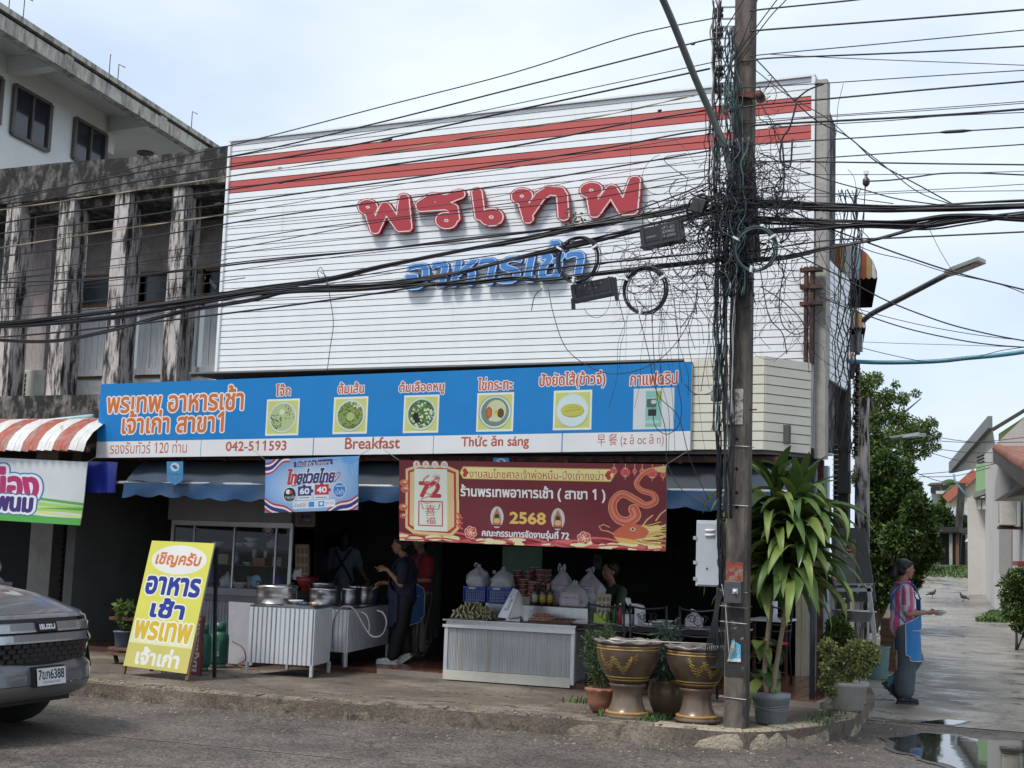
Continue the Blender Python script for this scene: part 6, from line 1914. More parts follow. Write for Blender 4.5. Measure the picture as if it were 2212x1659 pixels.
tag(mb.build('dead_leaves',[M('dry_leaf',(0.14,0.12,0.06),0.8),M('withered_leaf',(0.05,0.05,0.03),0.8)]),kind='stuff')
def squiggle(mb,rg,p0,p1,amp,r,m=0,n=3):
 if n==3 and rg.random()<.45:
  c,R0,a0=p0.lerp(p1,.5),amp*rg.uniform(1.2,3.2),rg.uniform(0,6)
  mb.tube([c+V(R0*math.cos(a0+a),.02*math.sin(a*2),R0*1.15*math.sin(a0+a))for a in np.linspace(0,rg.uniform(2.5,6),14)],r,4,m)
  return
 pts=[p0]
 for i in range(1,n):
  q_=p0.lerp(p1,i/n)
  pts.append(q_+V(rg.gauss(0,amp),rg.gauss(0,amp*0.3),rg.gauss(0,amp)))
 pts.append(p1)
 mb.tube(spline(pts,5),r,4,m)
rg=random.Random(21)
mb=MB()
for i in range(120):
 x,y=rg.gauss(1500,45),rg.gauss(520,60)
 x2,y2=x+rg.gauss(30,60),y+rg.gauss(0,60)
 squiggle(mb,rg,PY(x,y,11.3+rg.uniform(-.1,.1)),PY(min(x2,1600),y2,11.3),0.06,rg.uniform(0.0018,0.0042),0)
for i in range(60):
 x,y=rg.gauss(1400,45),rg.gauss(600,28)
 squiggle(mb,rg,PY(x,y,11.3),PY(x+rg.gauss(20,50),y+rg.gauss(0,30),11.3),0.05,rg.uniform(0.0015,0.003),0)
for i in range(80):
 x,y=rg.gauss(1650,55),rg.gauss(500,80)
 squiggle(mb,rg,PY(x,y,11.3+rg.uniform(-.12,.1)),PY(x+rg.gauss(0,60),y+rg.gauss(20,70),11.3),0.07,rg.uniform(0.0016,0.004),0)
for i in range(60):
 x,y=rg.gauss(1600,35),rg.gauss(430,30)
 squiggle(mb,rg,PY(x,y,11.25),PY(x+rg.gauss(0,60),y+rg.gauss(0,30),11.3),0.05,rg.uniform(0.0025,0.005),0)
for i in range(40):
 x,y=rg.gauss(1690,30),rg.gauss(330,70)
 squiggle(mb,rg,PY(1640,y+rg.gauss(0,40),11.3),PY(x,y+rg.gauss(40,60),11.3),0.05,rg.uniform(0.0016,0.004),0)
for i in range(60):
 x,y=rg.gauss(1545,26),rg.gauss(480,50)
 squiggle(mb,rg,PY(x,y,11.28),PY(x+rg.gauss(40,40),y+rg.gauss(0,40),11.3),0.04,rg.uniform(0.005,0.009),0)
for i in range(26):
 x,y=rg.gauss(1640,30),rg.gauss(500,60)
 squiggle(mb,rg,PY(x,y,11.28),PY(x+rg.gauss(20,40),y+rg.gauss(0,40),11.3),0.04,rg.uniform(0.004,0.008),0)
tag(mb.build('wire_tangle',CBL),kind='stuff')
mb=MB()
for i in range(36):
 x,y=rg.uniform(1330,1560),rg.uniform(560,660)
 L_=rg.choice((80,140,220,330))
 squiggle(mb,rg,PY(x,y,11.3),PY(x+rg.gauss(10,26),y+L_*rg.uniform(.6,1.1),11.35),0.02,rg.uniform(0.0014,0.003),0,4)
for i in range(26):
 x,y=rg.uniform(1640,1790),rg.uniform(560,700)
 squiggle(mb,rg,PY(x,y,11.35),PY(x+rg.gauss(0,50),y+rg.uniform(40,130),11.5),0.05,rg.uniform(0.0014,0.003),0,4)
tag(mb.build('hanging_strands',CBL),kind='stuff')
HANG=[([(1184,620),(1196,680),(1225,755),(1290,800),(1350,806),(1420,780),(1475,720),(1510,640)],1.5,'long thin cable sagging in a bow down over the top of the blue sign'),([(693,588),(705,600),(714,650),(720,700),(712,760),(706,808)],1.6,'thin cable dangling down the siding to the sign top'),([(707,618),(697,582),(689,580),(686,592),(696,612)],1.4,'small loop of cable above the dangling one'),([(1172,622),(1155,640),(1148,671)],1.8,'short cut cable end left of the lower junction box'),([(1405,620),(1412,760),(1420,860),(1438,930),(1442,1000),(1475,1060),(1535,1100)],1.5,'thin cable hanging from the coil down past the coffee picture'),([(1370,640),(1400,760),(1420,850),(1465,900),(1490,990),(1530,1080)],1.5,'thin slanting cable hanging down to the electrical box'),([(1410,880),(1415,920),(1440,938),(1465,920),(1472,880),(1462,820)],1.5,'round loop of cable hanging over the coffee picture'),([(1480,830),(1500,850),(1530,850),(1560,830)],1.5,'short slack loop at the right end of the blue sign'),([(1700,560),(1684,640),(1690,700),(1720,722),(1748,700),(1742,640)],2.0,'dark cable looping in front of the siding right of the pole'),([(1722,218),(1706,275),(1690,300),(1686,345),(1706,360),(1712,300)],3.6,'thick black cable forming a loop beside the red stripe ends'),([(1716,218),(1745,195),(1778,182)],3.4,'thick cable curving up to the top of the concrete post'),([(1690,310),(1694,370),(1690,420),(1675,470)],3.4,'thick cable dropping from the loop towards the bundle'),([(1644,620),(1690,650),(1736,700),(1750,770)],2.0,'cable slanting down from the coil to the cream canopy'),([(1641,575),(1660,680),(1690,720),(1700,765)],2.0,'cable dropping right of the pole down to the cream canopy top'),([(2060,590),(2030,540),(2005,490)],1.0,'hair-thin wire from the lamp head up to the bundle'),([(1822,180),(1810,230),(1806,290),(1790,330),(1782,370)],1.0,'hair-thin wire hanging right of the concrete post'),]
for i,(p,w,lab)in enumerate(HANG):cable(p,w,lab,y=11.15+(i%3)*0.03,grp='loose hanging cables',name='hanging_cable',n=4)
def riser(x0,y0,x1,y1,n,spread,lab,mats,y,seed,amp=0.012):
 rg=random.Random(seed)
 mb=MB()
 a,b_=PY(x0,y0,y),PY(x1,y1,y)
 k=mpx(a)
 for i in range(n):
  o=V(rg.uniform(-.5,.5)*spread*k,rg.uniform(-.04,.04),0)
  pts=[a.lerp(b_,j/12)+o+V(rg.gauss(0,amp),rg.gauss(0,amp*.4),0)for j in range(13)]
  mb.tube(spline(pts,3),rg.uniform(0.003,0.008),5,rg.randrange(len(mats)))
 return tag(mb.build('cable_riser',list(mats)),lab,'cable bundle','cable risers tied to the pole')
riser(1548,0,1545,420,11,20,'upper cable riser left of the pole past the insulators',[CBL,CBL,CBW],11.42,1)
riser(1578,60,1584,420,9,26,'cables running down the face of the upper pole',[CBL,CBG,CBL],11.36,12,0.02)
riser(1556,420,1553,930,18,24,'thick black cable riser down the left side of the pole behind the sign end',[CBL,CBL,CBG],11.42,2)
riser(1552,930,1557,1270,8,10,'slimmer cable riser down to the electrical box',[CBL],11.44,3,0.008)
riser(1578,420,1572,1120,9,20,'loose dark cables down the front left edge of the pole',[CBL,CBG,CBL],11.36,4)
riser(1600,300,1596,640,26,50,'dense black cables wrapped over the face of the pole at bundle height',[CBL,CBL,CBG],11.3,9,0.03)
riser(1592,380,1578,900,2,8,'two pale cables running down the face of the pole',[CBW],11.33,5,0.01)
riser(1530,230,1528,430,3,8,'short black cable drop just left of the lamp arm',[CBL],11.3,6,0.006)
riser(1830,410,1812,980,12,46,'slack black cables dropping from the bundle beside the striped hoods',[CBL],13.4,7,0.03)
riser(1868,400,1846,790,3,6,'pair of straight black cables dropping past the lamp elbow',[CBL],13.3,8,0.008)
mb=MB();rg=random.Random(8)
for i in range(46):
 x=rg.gauss(1576,9)
 p0=PY(x,175+rg.uniform(0,12),11.36)
 p1=PY(x+rg.gauss(0,12),rg.uniform(230,300),11.32)
 squiggle(mb,rg,p0,p1,0.012,0.003,0,3)
for i in range(16):
 squiggle(mb,rg,PY(rg.gauss(1557,4),300,11.34),PY(rg.gauss(1551,5),rg.uniform(350,378),11.34),0.012,0.003,0,3)
tag(mb.build('strand_tuft',[CBG]),'tuft of frayed grey-green strands tied high on the pole','cable bundle')
mb=MB()
rg=random.Random(31)
for i in range(7):
 x=1544+i*2.5
 pts=[PY(x+6,1264,11.55),PY(x-2-i,1330,11.5),PY(x-18+i*2,1400,11.48),PY(x-10+i*2,1440,11.48),PY(x+6+i,1430,11.48),PY(x+12+i,1370,11.5),PY(x+16,1300,11.52)]
 mb.tube(spline(pts,5),0.005,5)
tag(mb.build('cable_loop',CBL),'black cable loops hanging below the grey electrical box','cable bundle')
cable([(1559,1262),(1566,1300),(1570,1345),(1574,1400),(1577,1422)],1.6,'pale thin wire down the pole to the torn flyer',y=11.38,mat=CBW,name='hanging_cable',grp=None)
# second pole behind the corner, with lamp arm
P2=V(PY(1818,1200,19.0).x,19.0,0)
p2=thing('lane_pole','dark concrete pole at the lane mouth carrying a spool rack and a street lamp','utility pole',P2)
DPOLE=weathered('dark_pole_concrete',(0.075,0.068,0.06),(0.02,0.019,0.018),0.5,0.25,3.0,(2,2,0.5))
mb=MB();mb.box(P2.x-0.10,P2.x+0.10,P2.y-0.1,P2.y+0.1,0,PY(1818,815,19.0).z)
mb.build('shaft',DPOLE,p2)
a,b_=PY(1808,1065,18.8),PY(1836,1018,18.8)
MB().box(a.x,b_.x,18.8,18.89,a.z,b_.z).build('notice_plate',M('dark_grey_box',(0.055,0.058,0.065)),p2)
for i,py in enumerate(range(960,1110,11)):
 q_=PY(1803,py,18.82);MB().box(q_.x-0.03,q_.x+0.05,18.80,18.82,q_.z-0.004,q_.z+0.004).build('clip',WHITEP,p2)
pts=[PY(1852,766,18.7),PY(1852,730,18.7),PY(1858,705,18.7),PY(1880,680,18.5),PY(1950,643,18.0),PY(2047,592,17.2)]
mb=MB();mb.tube(spline(pts,6),0.038,12);mb.build('lamp_arm',M('grey_lamp_pipe',(0.15,0.16,0.16),0.45,0.4),p2)
h0,h1=PY(2044,596,17.2),PY(2122,566,16.8)
d=(h1-h0);s_=V(0.05,0.16,0).normalized()*0.13
mb=MB();mb.prism([h0-s_*0.6+V(0,0,0.0),h0+d*0.3-s_,h1-s_*0.9,h1+s_*0.9,h0+d*0.3+s_,h0+s_*0.6],(0,0,0.045))
lh=mb.build('lamp_head',M('pale_grey_lamp',(0.36,0.39,0.38),0.4,0.3),p2,bevel=0.012)
MB().obox(h0+d*0.62+V(0,0,-0.006),d*0.28,s_*0.7,V(0,0,0.004)).build('lens',M('lamp_lens',(0.14,0.15,0.14),0.2),lh)
a=PY(1848,742,18.75)
MB().box(a.x-0.2,a.x+0.1,18.7,18.76,a.z-0.12,a.z+0.12).build('arm_bracket',GALV,p2)
xr=PY(1838,900,18.9).x
for i,py in enumerate(range(800,975,17)):
 p=PY(1852-(py-800)*0.02,py,18.9)
 mb=MB();mb.lathe(p-V(0,0,0.035),[(0.02,0),(0.045,0.004),(0.045,0.025),(0.026,0.035),(0.045,0.045),(0.045,0.066),(0.02,0.07)],10)
 mb.build('insulator',PORC,p2)
mb=MB();p=PY(1852,785,18.9);q_=PY(1848,985,18.9);mb.beam(p+V(0,.05,0),q_+V(0,.05,0),0.05,0.05,upv=(0,1,0));mb.build('spool_rack',RUST,p2)
cable([(1771,650),(1790,700),(1800,745),(1808,790),(1812,815)],12,'thick weathered grey pipe curving down from the corner of the siding',y=14.4,mat=M('weathered_pipe',(0.22,0.20,0.18),0.7),name='weathered_pipe',grp=None,n=12)
P3=V(PY(1862,1200,22.0).x,22.0,0)
p3=thing('rear_pole','pale concrete pole just behind the dark lane pole','utility pole',P3)
mb=MB();mb.box(P3.x-0.1,P3.x+0.1,P3.y-0.1,P3.y+0.1,0,PY(1862,860,22.0).z);mb.build('shaft',OLDC,p3)
mb=MB();mb.tube(spline([PY(1866,962,40),PY(1885,952,40),PY(1930,946,39),PY(1985,938,38)],4),0.06,8)
t=thing('far_street_lamp','slender far street lamp arm in front of the airy tree','street lamp',PY(1866,962,40))
mb.build('arm',M('grey_lamp_pipe',(0.15,0.16,0.16)),t)
MB().beam(PY(1960,943,38.5),PY(1990,939,38),0.3,0.08).build('lamp_head',M('pale_grey_lamp',(0.36,0.39,0.38)),t)
MB().beam(V(PY(1866,962,40).x,40,0.2),PY(1866,950,40),0.22,0.22,upv=(0,1,0)).build('shaft',OLDC,t)
for i,(x0,y0,x1,y1)in enumerate(((1985,938,2212,955),(1990,950,2212,945),(1990,965,2212,975),(2000,975,2150,1000),(1985,1025,2212,985),(1985,1030,2140,1010),(1970,1018,2090,1045))):
 cable([(x0,y0),((x0+x1)/2,(y0+y1)/2+8),(x1,y1)],1.3,['highest','second','third','fourth','fifth','sixth','lowest'][i]+' thin far cable over the lane between the tree and the green house',y=30,grp='far cables over the lane',name='far_cable')
b0=PY(2080,1220,70);b0.z=1.4
t=thing('far_pole','dark leaning pole among the roofs at the end of the lane','utility pole',b0)
MB().beam(PY(2066,1215,68),PY(2078,1045,68),0.32,0.3,upv=(0,1,0)).build('shaft',DPOLE,t)
t=thing('thin_far_pole','thin grey pole with wires beside the green house','utility pole',b0)
MB().beam(PY(2106,1215,60),PY(2116,1020,60),0.13,0.13,upv=(0,1,0)).build('shaft',OLDC,t)
p=PY(1871,388,11.4)
t=thing('insulator_cluster','small dark insulator cluster hanging among the wires right of the concrete post','insulator',p)
MB().lathe(p-V(0,0,0.06),[(0.012,0),(0.03,0.02),(0.03,0.06),(0.012,0.08),(0.012,0.12)],10).build('body',PORC,t)
MB().beam(p+V(-0.02,0,0.06),p+V(0.02,0,0.06),0.03,0.03).build('cap',WHITEP,t)
t=thing('meter_jar','clear plastic junction cup on the cream canopy, left of the pole','junction box',PY(1545,850,11.5))
c=PY(1548,848,11.5)
MB().lathe(c-V(0,0,0.08),[(0.03,0),(0.05,0.01),(0.05,0.11),(0.03,0.13)],14).build('cup',M('clear_grey_plastic',(0.36,0.38,0.38),0.2),t)
MB().lathe(c+V(0,0,0.05),[(0.036,0),(0.036,0.03)],12).build('cap',WHITEP,t)
# things on the pavement and in the shop
def LT(name,lab,cat,c,parts,grp=None,n=20,**kw):
 """turned object: parts = (part name, profile, material)"""
 if len(parts)==1:
  o=MB().lathe(c,parts[0][1],n,**kw).build(name,parts[0][2])
  return tag(o,lab,cat,grp)
 t=thing(name,lab,cat,c,grp)
 for pn,pr,m in parts:MB().lathe(c,pr,n,**kw).build(pn,m,t)
 return t
def poly_corr(mb,p,q,z0,z1,pitch,depth,m=0):
 d=V(q.x-p.x,q.y-p.y,0);L=d.length;d.normalize();n=V(d.y,-d.x,0)
 k=int(L/pitch)
 pts=[]
 for i in range(k):
  s=i*L/k
  w=L/k
  for f,o in((0,0),(0.1,1),(0.75,1),(0.85,0)):pts.append(V(p.x,p.y,0)+d*(s+f*w)+n*(o*depth))
 pts.append(V(q.x,q.y,0))
 vs_=[v+V(0,0,z)for v in pts for z in(z0,z1)]
 mb.add(vs_,[(2*i,2*i+2,2*i+3,2*i+1)for i in range(len(pts)-1)],m)
CORR=M('white_ribbed_sheet',(0.56,0.59,0.62),0.45,0.1,sc=3,var=0.1,bump=0.03,stretch=(1,1,0.3))
CORS=weathered('stained_ribbed_sheet',(0.42,0.44,0.45),(0.36,0.30,0.20),0.6,0.1,3.0,(3,1,0.1),0.4,0.03)
fc=thing('food_counter','ribbed steel food counter with a white foot board facing the street','counter',(-6.1,13.55,0.15))
A1,A2,D_=V(-6.85,13.5,0),V(-5.36,13.6,0),0.62
bk=V(0,D_,0)
mb=MB();poly_corr(mb,A1+V(.03,.01,0),A2+V(-.03,.01,0),0.26,0.72,0.0185,0.007)
o=mb.build('ribbed_front',CORS,fc);o['kind']='stuff'
mb=MB();mb.prism([A1+V(0.02,0.02,0.2),A2+V(-0.02,0.02,0.2),A2+bk+V(-0.1,0,0.2),A1+bk+V(0.02,0,0.2)][::-1],(0,0,0.53));mb.build('carcass',GALV,fc)
MB().prism([A1+V(-0.01,-0.02,0.15),A2+V(-0.04,-0.02,0.15),A2+V(-0.04,-0.02,0.255),A1+V(-0.01,-0.02,0.255)],(0,0.03,0)).build('foot_board',M('cream_painted_board',(0.58,0.56,0.50),0.6,var=0.12),fc)
for p in(A1,A2+V(-0.03,0,0)):MB().box(p.x-0.012,p.x+0.03,p.y-0.014,p.y+0.03,0.18,0.74).build('corner_angle',ALU,fc)
MB().prism([A1+V(-0.03,-0.03,0.715),A2+V(0.01,-0.03,0.715),A2+V(0.01,-0.03,0.745),A1+V(-0.03,-0.03,0.745)],(0,0.04,0)).build('trim_rail',ALU,fc)
MB().prism([A1+V(0,0,0.745),A2+V(0,0,0.745),A2+bk+V(-0.1,0,0.745),A1+bk+V(0,0,0.745)][::-1],(0,0,0.04)).build('top_edge',STEEL,fc)
MB().prism([A1+V(-0.03,-0.035,0.785),A2+V(0.02,-0.035,0.785),A2+bk+V(-0.1,0,0.785),A1+bk+V(-0.03,0,0.785)][::-1],(0,0,0.018)).build('worktop',STEEL,fc)
MB().box(-6.62,-5.36,14.0,14.5,0.72,0.975).build('raised_shelf',STEEL,fc,bevel=0.006)
def on(px,py,y):return PY(px,py,y)
ZC,ZS=0.805,0.977
LEAFP=weathered('steamed_leaf_parcel',(0.10,0.10,0.055),(0.03,0.035,0.02),0.5,0.15,30,(1,1,1),0.45,0.2)
MB().prism([V(-6.82,13.52,ZC),V(-6.36,13.52,ZC),V(-6.30,13.9,ZC),V(-6.80,13.9,ZC)][::-1],(0,0,0.012)).build('tray',M('dark_tray',(0.05,0.045,0.04),0.5));tag(bpy.data.objects['tray'],'dark tray under the heap of leaf parcels, left end of the counter','tray')
rg=random.Random(5)
words_=['front','second','third','fourth']
base_parcel=None
for r_,(n_,z,x0)in enumerate(((9,0.035,-6.80),(8,0.078,-6.775),(6,0.12,-6.73),(4,0.16,-6.67))):
 for row in range(2 if r_<3 else 1):
  for i in range(n_):
   c=V(x0+i*0.053+rg.uniform(-.006,.006),13.58+row*0.1+r_*0.018,ZC+z+rg.uniform(-.004,.004))
   if base_parcel is None:
    mb=MB();mb.tube([(0,-0.055,0),(0,-0.042,0),(0,0.042,0),(0,0.055,0)],[0.013,0.024,0.024,0.013],7);pm=mb.mesh('parcel');pm.materials.append(LEAFP)
    mb=MB();mb.box(-0.026,0.026,-0.004,0.004,-0.026,0.026);mb.box(-0.004,0.004,-0.057,0.057,-0.025,0.025);sm_=mb.mesh('string');sm_.materials.append(M('raffia',(0.34,0.33,0.16),0.7))
    base_parcel=True
   o=link('leaf_parcel',pm);tag(o,'leaf-wrapped parcel, %s from the left in the %s layer up, %s of the counter heap'%(NTH[i],NTH[r_],('front','back')[row]),'leaf parcel','leaf-wrapped rice parcels heaped on the counter')
   s_=link('string',sm_);s_.parent=o
   o.location=c;o.rotation_euler=(rg.uniform(-.1,.1),rg.uniform(-1,1),rg.uniform(-.35,.35)+(0.9 if i>n_-3 else 0))
SAUS,MEAT=M('pink_sausage',(0.42,0.17,0.10),0.35,var=0.3,sc=30),M('grilled_meat',(0.13,0.05,0.035),0.4,var=0.4,sc=30)
MB().box(-6.0,-5.42,13.62,13.94,ZC,ZC+0.012).build('black_tray',M('dark_tray',(0.05,0.045,0.04)));tag(bpy.data.objects['black_tray'],'black tray of sausages and skewers at the right end of the counter','tray')
for i in range(4):
 for j in range(3 if i<3 else 2):
  c=V(-5.90+j*0.075+i*0.006,13.68+i*0.05,ZC+0.03+(0.03 if i>1 else 0)+i*0.008)
  mb=MB()
  for k in range(4):mb.ball(c+V((k-1.5)*0.022,0.005*k,0),0.0135,0.02,0.0175,8)
  tag(mb.build('sausage_string',SAUS),'short string of pink sausages, %s from the left in the %s row of the tray'%(NTH[j],NTH[i]),'sausage','strings of pink sausages on the tray')
for i in range(16):
 c=V(-5.66+(i%4)*0.05+rg.uniform(-.01,.01),13.68+(i//4)*0.05,ZC+0.022+0.008*(i//4))
 d=V(rg.uniform(0.05,0.08),rg.uniform(-.03,.03),rg.uniform(-.004,.012))
 mb=MB();mb.tube([c-d,c-d*0.4,c+d*0.3,c+d],[0.004,0.014,0.016,0.005],6);mb.tube([c+d,c+d*1.6],0.002,4)
 tag(mb.build('meat_skewer',MEAT),'dark grilled skewer, %s from the left in the %s row of the tray'%(NTH[i%4],NTH[i//4]),'skewer','grilled skewers on the tray')
c=V(-6.1,13.66,ZC)
t=thing('covered_dish','low oblong metal dish with a domed glass lid beside the sausages','dish',c)
MB().box(c.x-.085,c.x+.085,c.y-.05,c.y+.06,c.z,c.z+0.045).build('dish',STEEL,t,bevel=0.008)
MB().lathe(c+V(0,0.005,0.046),[(0.095,0),(0.07,0.02),(0.02,0.032),(0.012,0.034)],16,ax=0.7).build('lid',glass(),t)
mb=MB();mb.tube([c+V(0,.005,.078),c+V(-.012,.005,.095),c+V(0,.005,.108),c+V(.012,.005,.095),c+V(0,.005,.078)],0.004,6);mb.build('knob',BLACKM,t)
t=thing('price_bag','leaning clear bag with a long white handwritten price card','bag',(-6.33,13.6,ZC))
p0,p1,p2_,p3_=on(1075,1333,13.52),on(1097,1336,13.52),on(1120,1275,13.62),on(1108,1270,13.62)
cv=Canvas(20,60,(0.52,0.56,0.62));cv.text("20 บาท",6,14,15,46,(0.12,0.14,0.2),0.2);cv.build('price_card',p0,p1,p2_,p3_,PRINT,t)
MB().add([p1+V(0,.01,0),on(1128,1330,13.6),on(1128,1290,13.64),p2_+V(0,.01,0)],[(0,1,2,3),(3,2,1,0)]).build('clear_bag',M('cloudy_film',(0.34,0.34,0.34),0.25),t)
BLU=M('blue_basket_plastic',(0.02,0.06,0.36),0.35,bump=0.02)
FILM=M('white_plastic_film',(0.50,0.50,0.54),0.35,var=0.12,sc=12,bump=0.6,bsc=9,alpha=0.9)
def basket(px0,px1,pyt,pyb,y,lab):
 a,b_=on(px0,pyb,y),on(px1,pyt,y)
 t=thing('plastic_basket',lab,'basket',a,'blue plastic baskets on the counter shelf')
 x0,x1,z0,z1,d_=a.x,b_.x,ZS+0.001,b_.z,0.2
 MB().box(x0,x1,y,y+d_,z1-0.03,z1).build('rim',BLU,t,bevel=0.004)
 MB().box(x0+.01,x1-.01,y+.005,y+d_-.005,z0,z0+0.012).build('base',BLU,t)
 mb=MB();k=11
 for i in range(k+1):
  x=x0+.008+(x1-x0-.016)*i/k
  mb.box(x-.0035,x+.0035,y+.002,y+.008,z0,z1-.03);mb.box(x-.0035,x+.0035,y+d_-.008,y+d_-.002,z0,z1-.03)
 for i in range(5):
  z=z0+.012+(z1-z0-.05)*i/4
  mb.box(x0+.005,x1-.005,y+.001,y+.007,z-.003,z+.003)
 for s_ in(x0+.003,x1-.009):mb.box(s_,s_+.006,y,y+d_,z0,z1-.03)
 o=mb.build('lattice',BLU,t);o['kind']='stuff'
 MB().box(x0+(x1-x0)*.25,x0+(x1-x0)*.55,y-.004,y,z1-.03,z1-.006).build('label_tag',M('dirty_white_tag',(0.5,0.5,0.46),0.6),t)
 MB().box(x0+.02,x1-.02,y+.02,y+d_-.02,z0+.013,z1-.02).build('contents',M('pale_contents',(0.42,0.42,0.46),0.7),t)
 return(x0+x1)/2,y+d_/2,z1,x1-x0
bx=[basket(1000,1049,1268,1290,14.02,'blue lattice basket at the left end of the counter shelf'),basket(1051,1104,1270,1296,13.98,'blue lattice basket second from the left, beside the price bag')]
def bag(c,w,h,lab,kind=0,txt=None,d=0.8,grp='filled white plastic bags'):
 t=thing('plastic_bag',lab,'bag',c,grp)
 mb=MB();pr=[(0.40,0),(0.46,0.05),(0.47,0.2),(0.47,0.35),(0.44,.5),(0.36,0.63),(.22,.75),(0.10,0.85),(0.05,0.88),(0.09,0.95),(0.03,1.0)]
 rg_=random.Random(int(c.x*977))
 n=22;vs_=[]
 for r,z in pr:
  for j in range(n):
   a=2*math.pi*j/n
   rr=r*w*(1+0.07*math.sin(7*a+z*6+rg_.random()*.6)*(0.4+z)+.34*mnoise.noise(V(math.cos(a)*1.9+c.x*9,math.sin(a)*1.9,z*4)))
   sq_=max(abs(math.cos(a)),abs(math.sin(a)))**-0.55 if z<0.6 else 1
   vs_.append(c+V(rr*sq_*math.cos(a),rr*sq_*math.sin(a)*d,z*h*(1+(.12*mnoise.noise(V(a,c.x*5,2))if z>.3 else 0))))
 k=len(pr)
 mb.add(vs_,[(i*n+j,i*n+(j+1)%n,(i+1)*n+(j+1)%n,(i+1)*n+j)for i in range(k-1)for j in range(n)],0,True)
 mb.build('bag_body',FILM,t)
 if kind!=1:
  for s_ in((-1,)if kind==0 else(-.7,.5)):
   mb=MB();top_=c+V(0,0,h*0.88)
   k_=rg_.uniform(.5,1.3);mb.tube(spline([top_,top_+V(s_*w*.08*k_,0,h*.12*k_),top_+V(s_*w*.16,0,h*.16*k_),top_+V(s_*w*.2,0,h*.04),top_+V(s_*w*.05,0,-h*.04)],4),[.004]*4+[.009]*9+[.004]*4,5)
   mb.build('handle',FILM,t)
 if txt:
  cv=Canvas(64,56,(0.46,0.46,0.50))
  R_=(0.40,0.03,0.06)
  for q_ in((2,2,62,4),(2,52,62,54),(2,2,4,54),(60,2,62,54)):cv.rect(*q_,R_)
  cv.text("ปลาก๋วยเจ๊บ",7,14,57,28,R_,0.6);cv.text("ปลาก",7,14,28,28,(0.05,0.18,0.5),0.6);cv.rect(14,34,50,35,(0.35,0.3,0.4));cv.rect(18,44,40,46,(0.45,0.1,0.15))
  y=c.y-w*d*0.60
  hw=w*0.36
  cv.build('print',V(c.x-hw,y-.004,c.z+h*.06),V(c.x+hw,y-.004,c.z+h*.06),V(c.x+hw*.95,y+w*.03,c.z+h*.56),V(c.x-hw*.95,y+w*.03,c.z+h*.56),PRINT,t)
 return t
bag(V(bx[0][0],bx[0][1],bx[0][2]),0.27,0.25,'limp white carrier bag with an upright loop handle in the left blue basket',0)
bag(V(bx[1][0],bx[1][1],bx[1][2]),0.29,0.22,'knotted white bag lying round in the second blue basket',1)
bag(V(on(1239,1310,14.06).x,14.1,ZS),0.33,0.29,'front white bag with red and blue printing at the right of the counter shelf',1,1)
bag(V(on(1213,1240,14.3).x,14.32,ZS),0.34,0.43,'tall tied white bag with red print frame behind the brown bottles',2,1)
bag(V(on(1272,1240,14.3).x,14.36,ZS),0.35,0.43,'tall tied white bag at the right end of the counter shelf',2,1)
bag(V(on(1268,1310,14.2).x,14.22,ZS),0.2,0.26,'small white bag half hidden behind the front printed one',1)
TUBM,TUBL=M('brown_tub_contents',(0.15,0.06,0.05),0.25,var=0.3,sc=40),M('clear_tub_rim',(0.42,0.36,0.36),0.2)
tubp=None
for si,(px,y,n_,sc_)in enumerate(((1118,14.12,0,1),(1130,14.15,5,.95),(1151,14.1,4,1.1),(1117,14.32,7,.9),(1140,14.34,7,.9),(1166,14.36,7,.95),(1180,14.4,7,.95),(1152,14.45,7,1))):
 x=on(px,1300,y).x
 for k in range(n_):
  if tubp is None:
   tubp=thing('food_tub','x','tub',(0,0,0),'stacked tubs of brown dip on the counter shelf')
   MB().lathe((0,0,0),[(0.048,0),(0.055,0.006),(0.057,0.048)],14).build('tub',TUBM,tubp)
   MB().lathe((0,0,0),[(0.06,0.048),(0.061,0.056),(0.05,0.058)],14).build('rim',TUBL,tubp)
   MB().box(-0.007,0.007,-0.0595,-0.0575,0.0,0.047).build('red_band',M('red_tape',(0.42,0.03,0.04),0.4),tubp)
   o=tubp
  else:o=clone(tubp,(0,0,0))
  o.location=(x,y,ZS+0.001+k*0.0595*sc_);o.rotation_euler=(0,0,jit(.6));o.scale=(sc_,)*3
  o['label']='round tub of brown dip, %s up in the %s'%(NTH[k],('','slim front stack beside the cream basket','wide front stack beside the bottles','rear stack next to the green bottle','rear stack behind the slim front one','rear stack behind the bottles','rightmost rear stack','rear stack behind the wide front one')[si])
BRN,YLB=M('dark_brown_bottle',(0.035,0.018,0.01),0.12,bump=0),M('yellow_label',(0.46,0.36,0.06),0.5)
def bottle(c,h,r,mat,lab,grp,label=None,cap=None,lm=None):
 t=thing('bottle',lab,'bottle',c,grp)
 MB().lathe(c,[(r*.9,0),(r,h*.04),(r,h*.56),(r*.8,h*.66),(r*.36,h*.78),(r*.34,h*.92)],14).build('body',mat,t)
 MB().lathe(c+V(0,0,h*.9),[(r*.42,0),(r*.42,h*.1)],10).build('cap',cap or M('gold_foil',(0.3,0.22,0.08),0.4,0.4),t)
 if lm:MB().lathe(c+V(0,0,h*.14),[(r*1.02,0),(r*1.02,h*.34)],14).build('label',lm,t)
 return t
for px,y,lm,lab in((1155,14.02,M('pale_green_label',(0.4,0.5,0.42),0.5),'dark bottle with an oval pale green label, leftmost on the shelf'),(1172,14.02,YLB,'dark bottle with a bright yellow label in the middle of the shelf row'),(1163,14.12,YLB,'dark bottle standing just behind the two labelled front ones'),(1188,14.06,YLB,'dark bottle with a narrow label beside the printed bag')):
 bottle(V(on(px,1310,y).x,y,ZS),0.255,0.034,BRN,lab,'brown sauce bottles on the counter shelf',lm=lm)
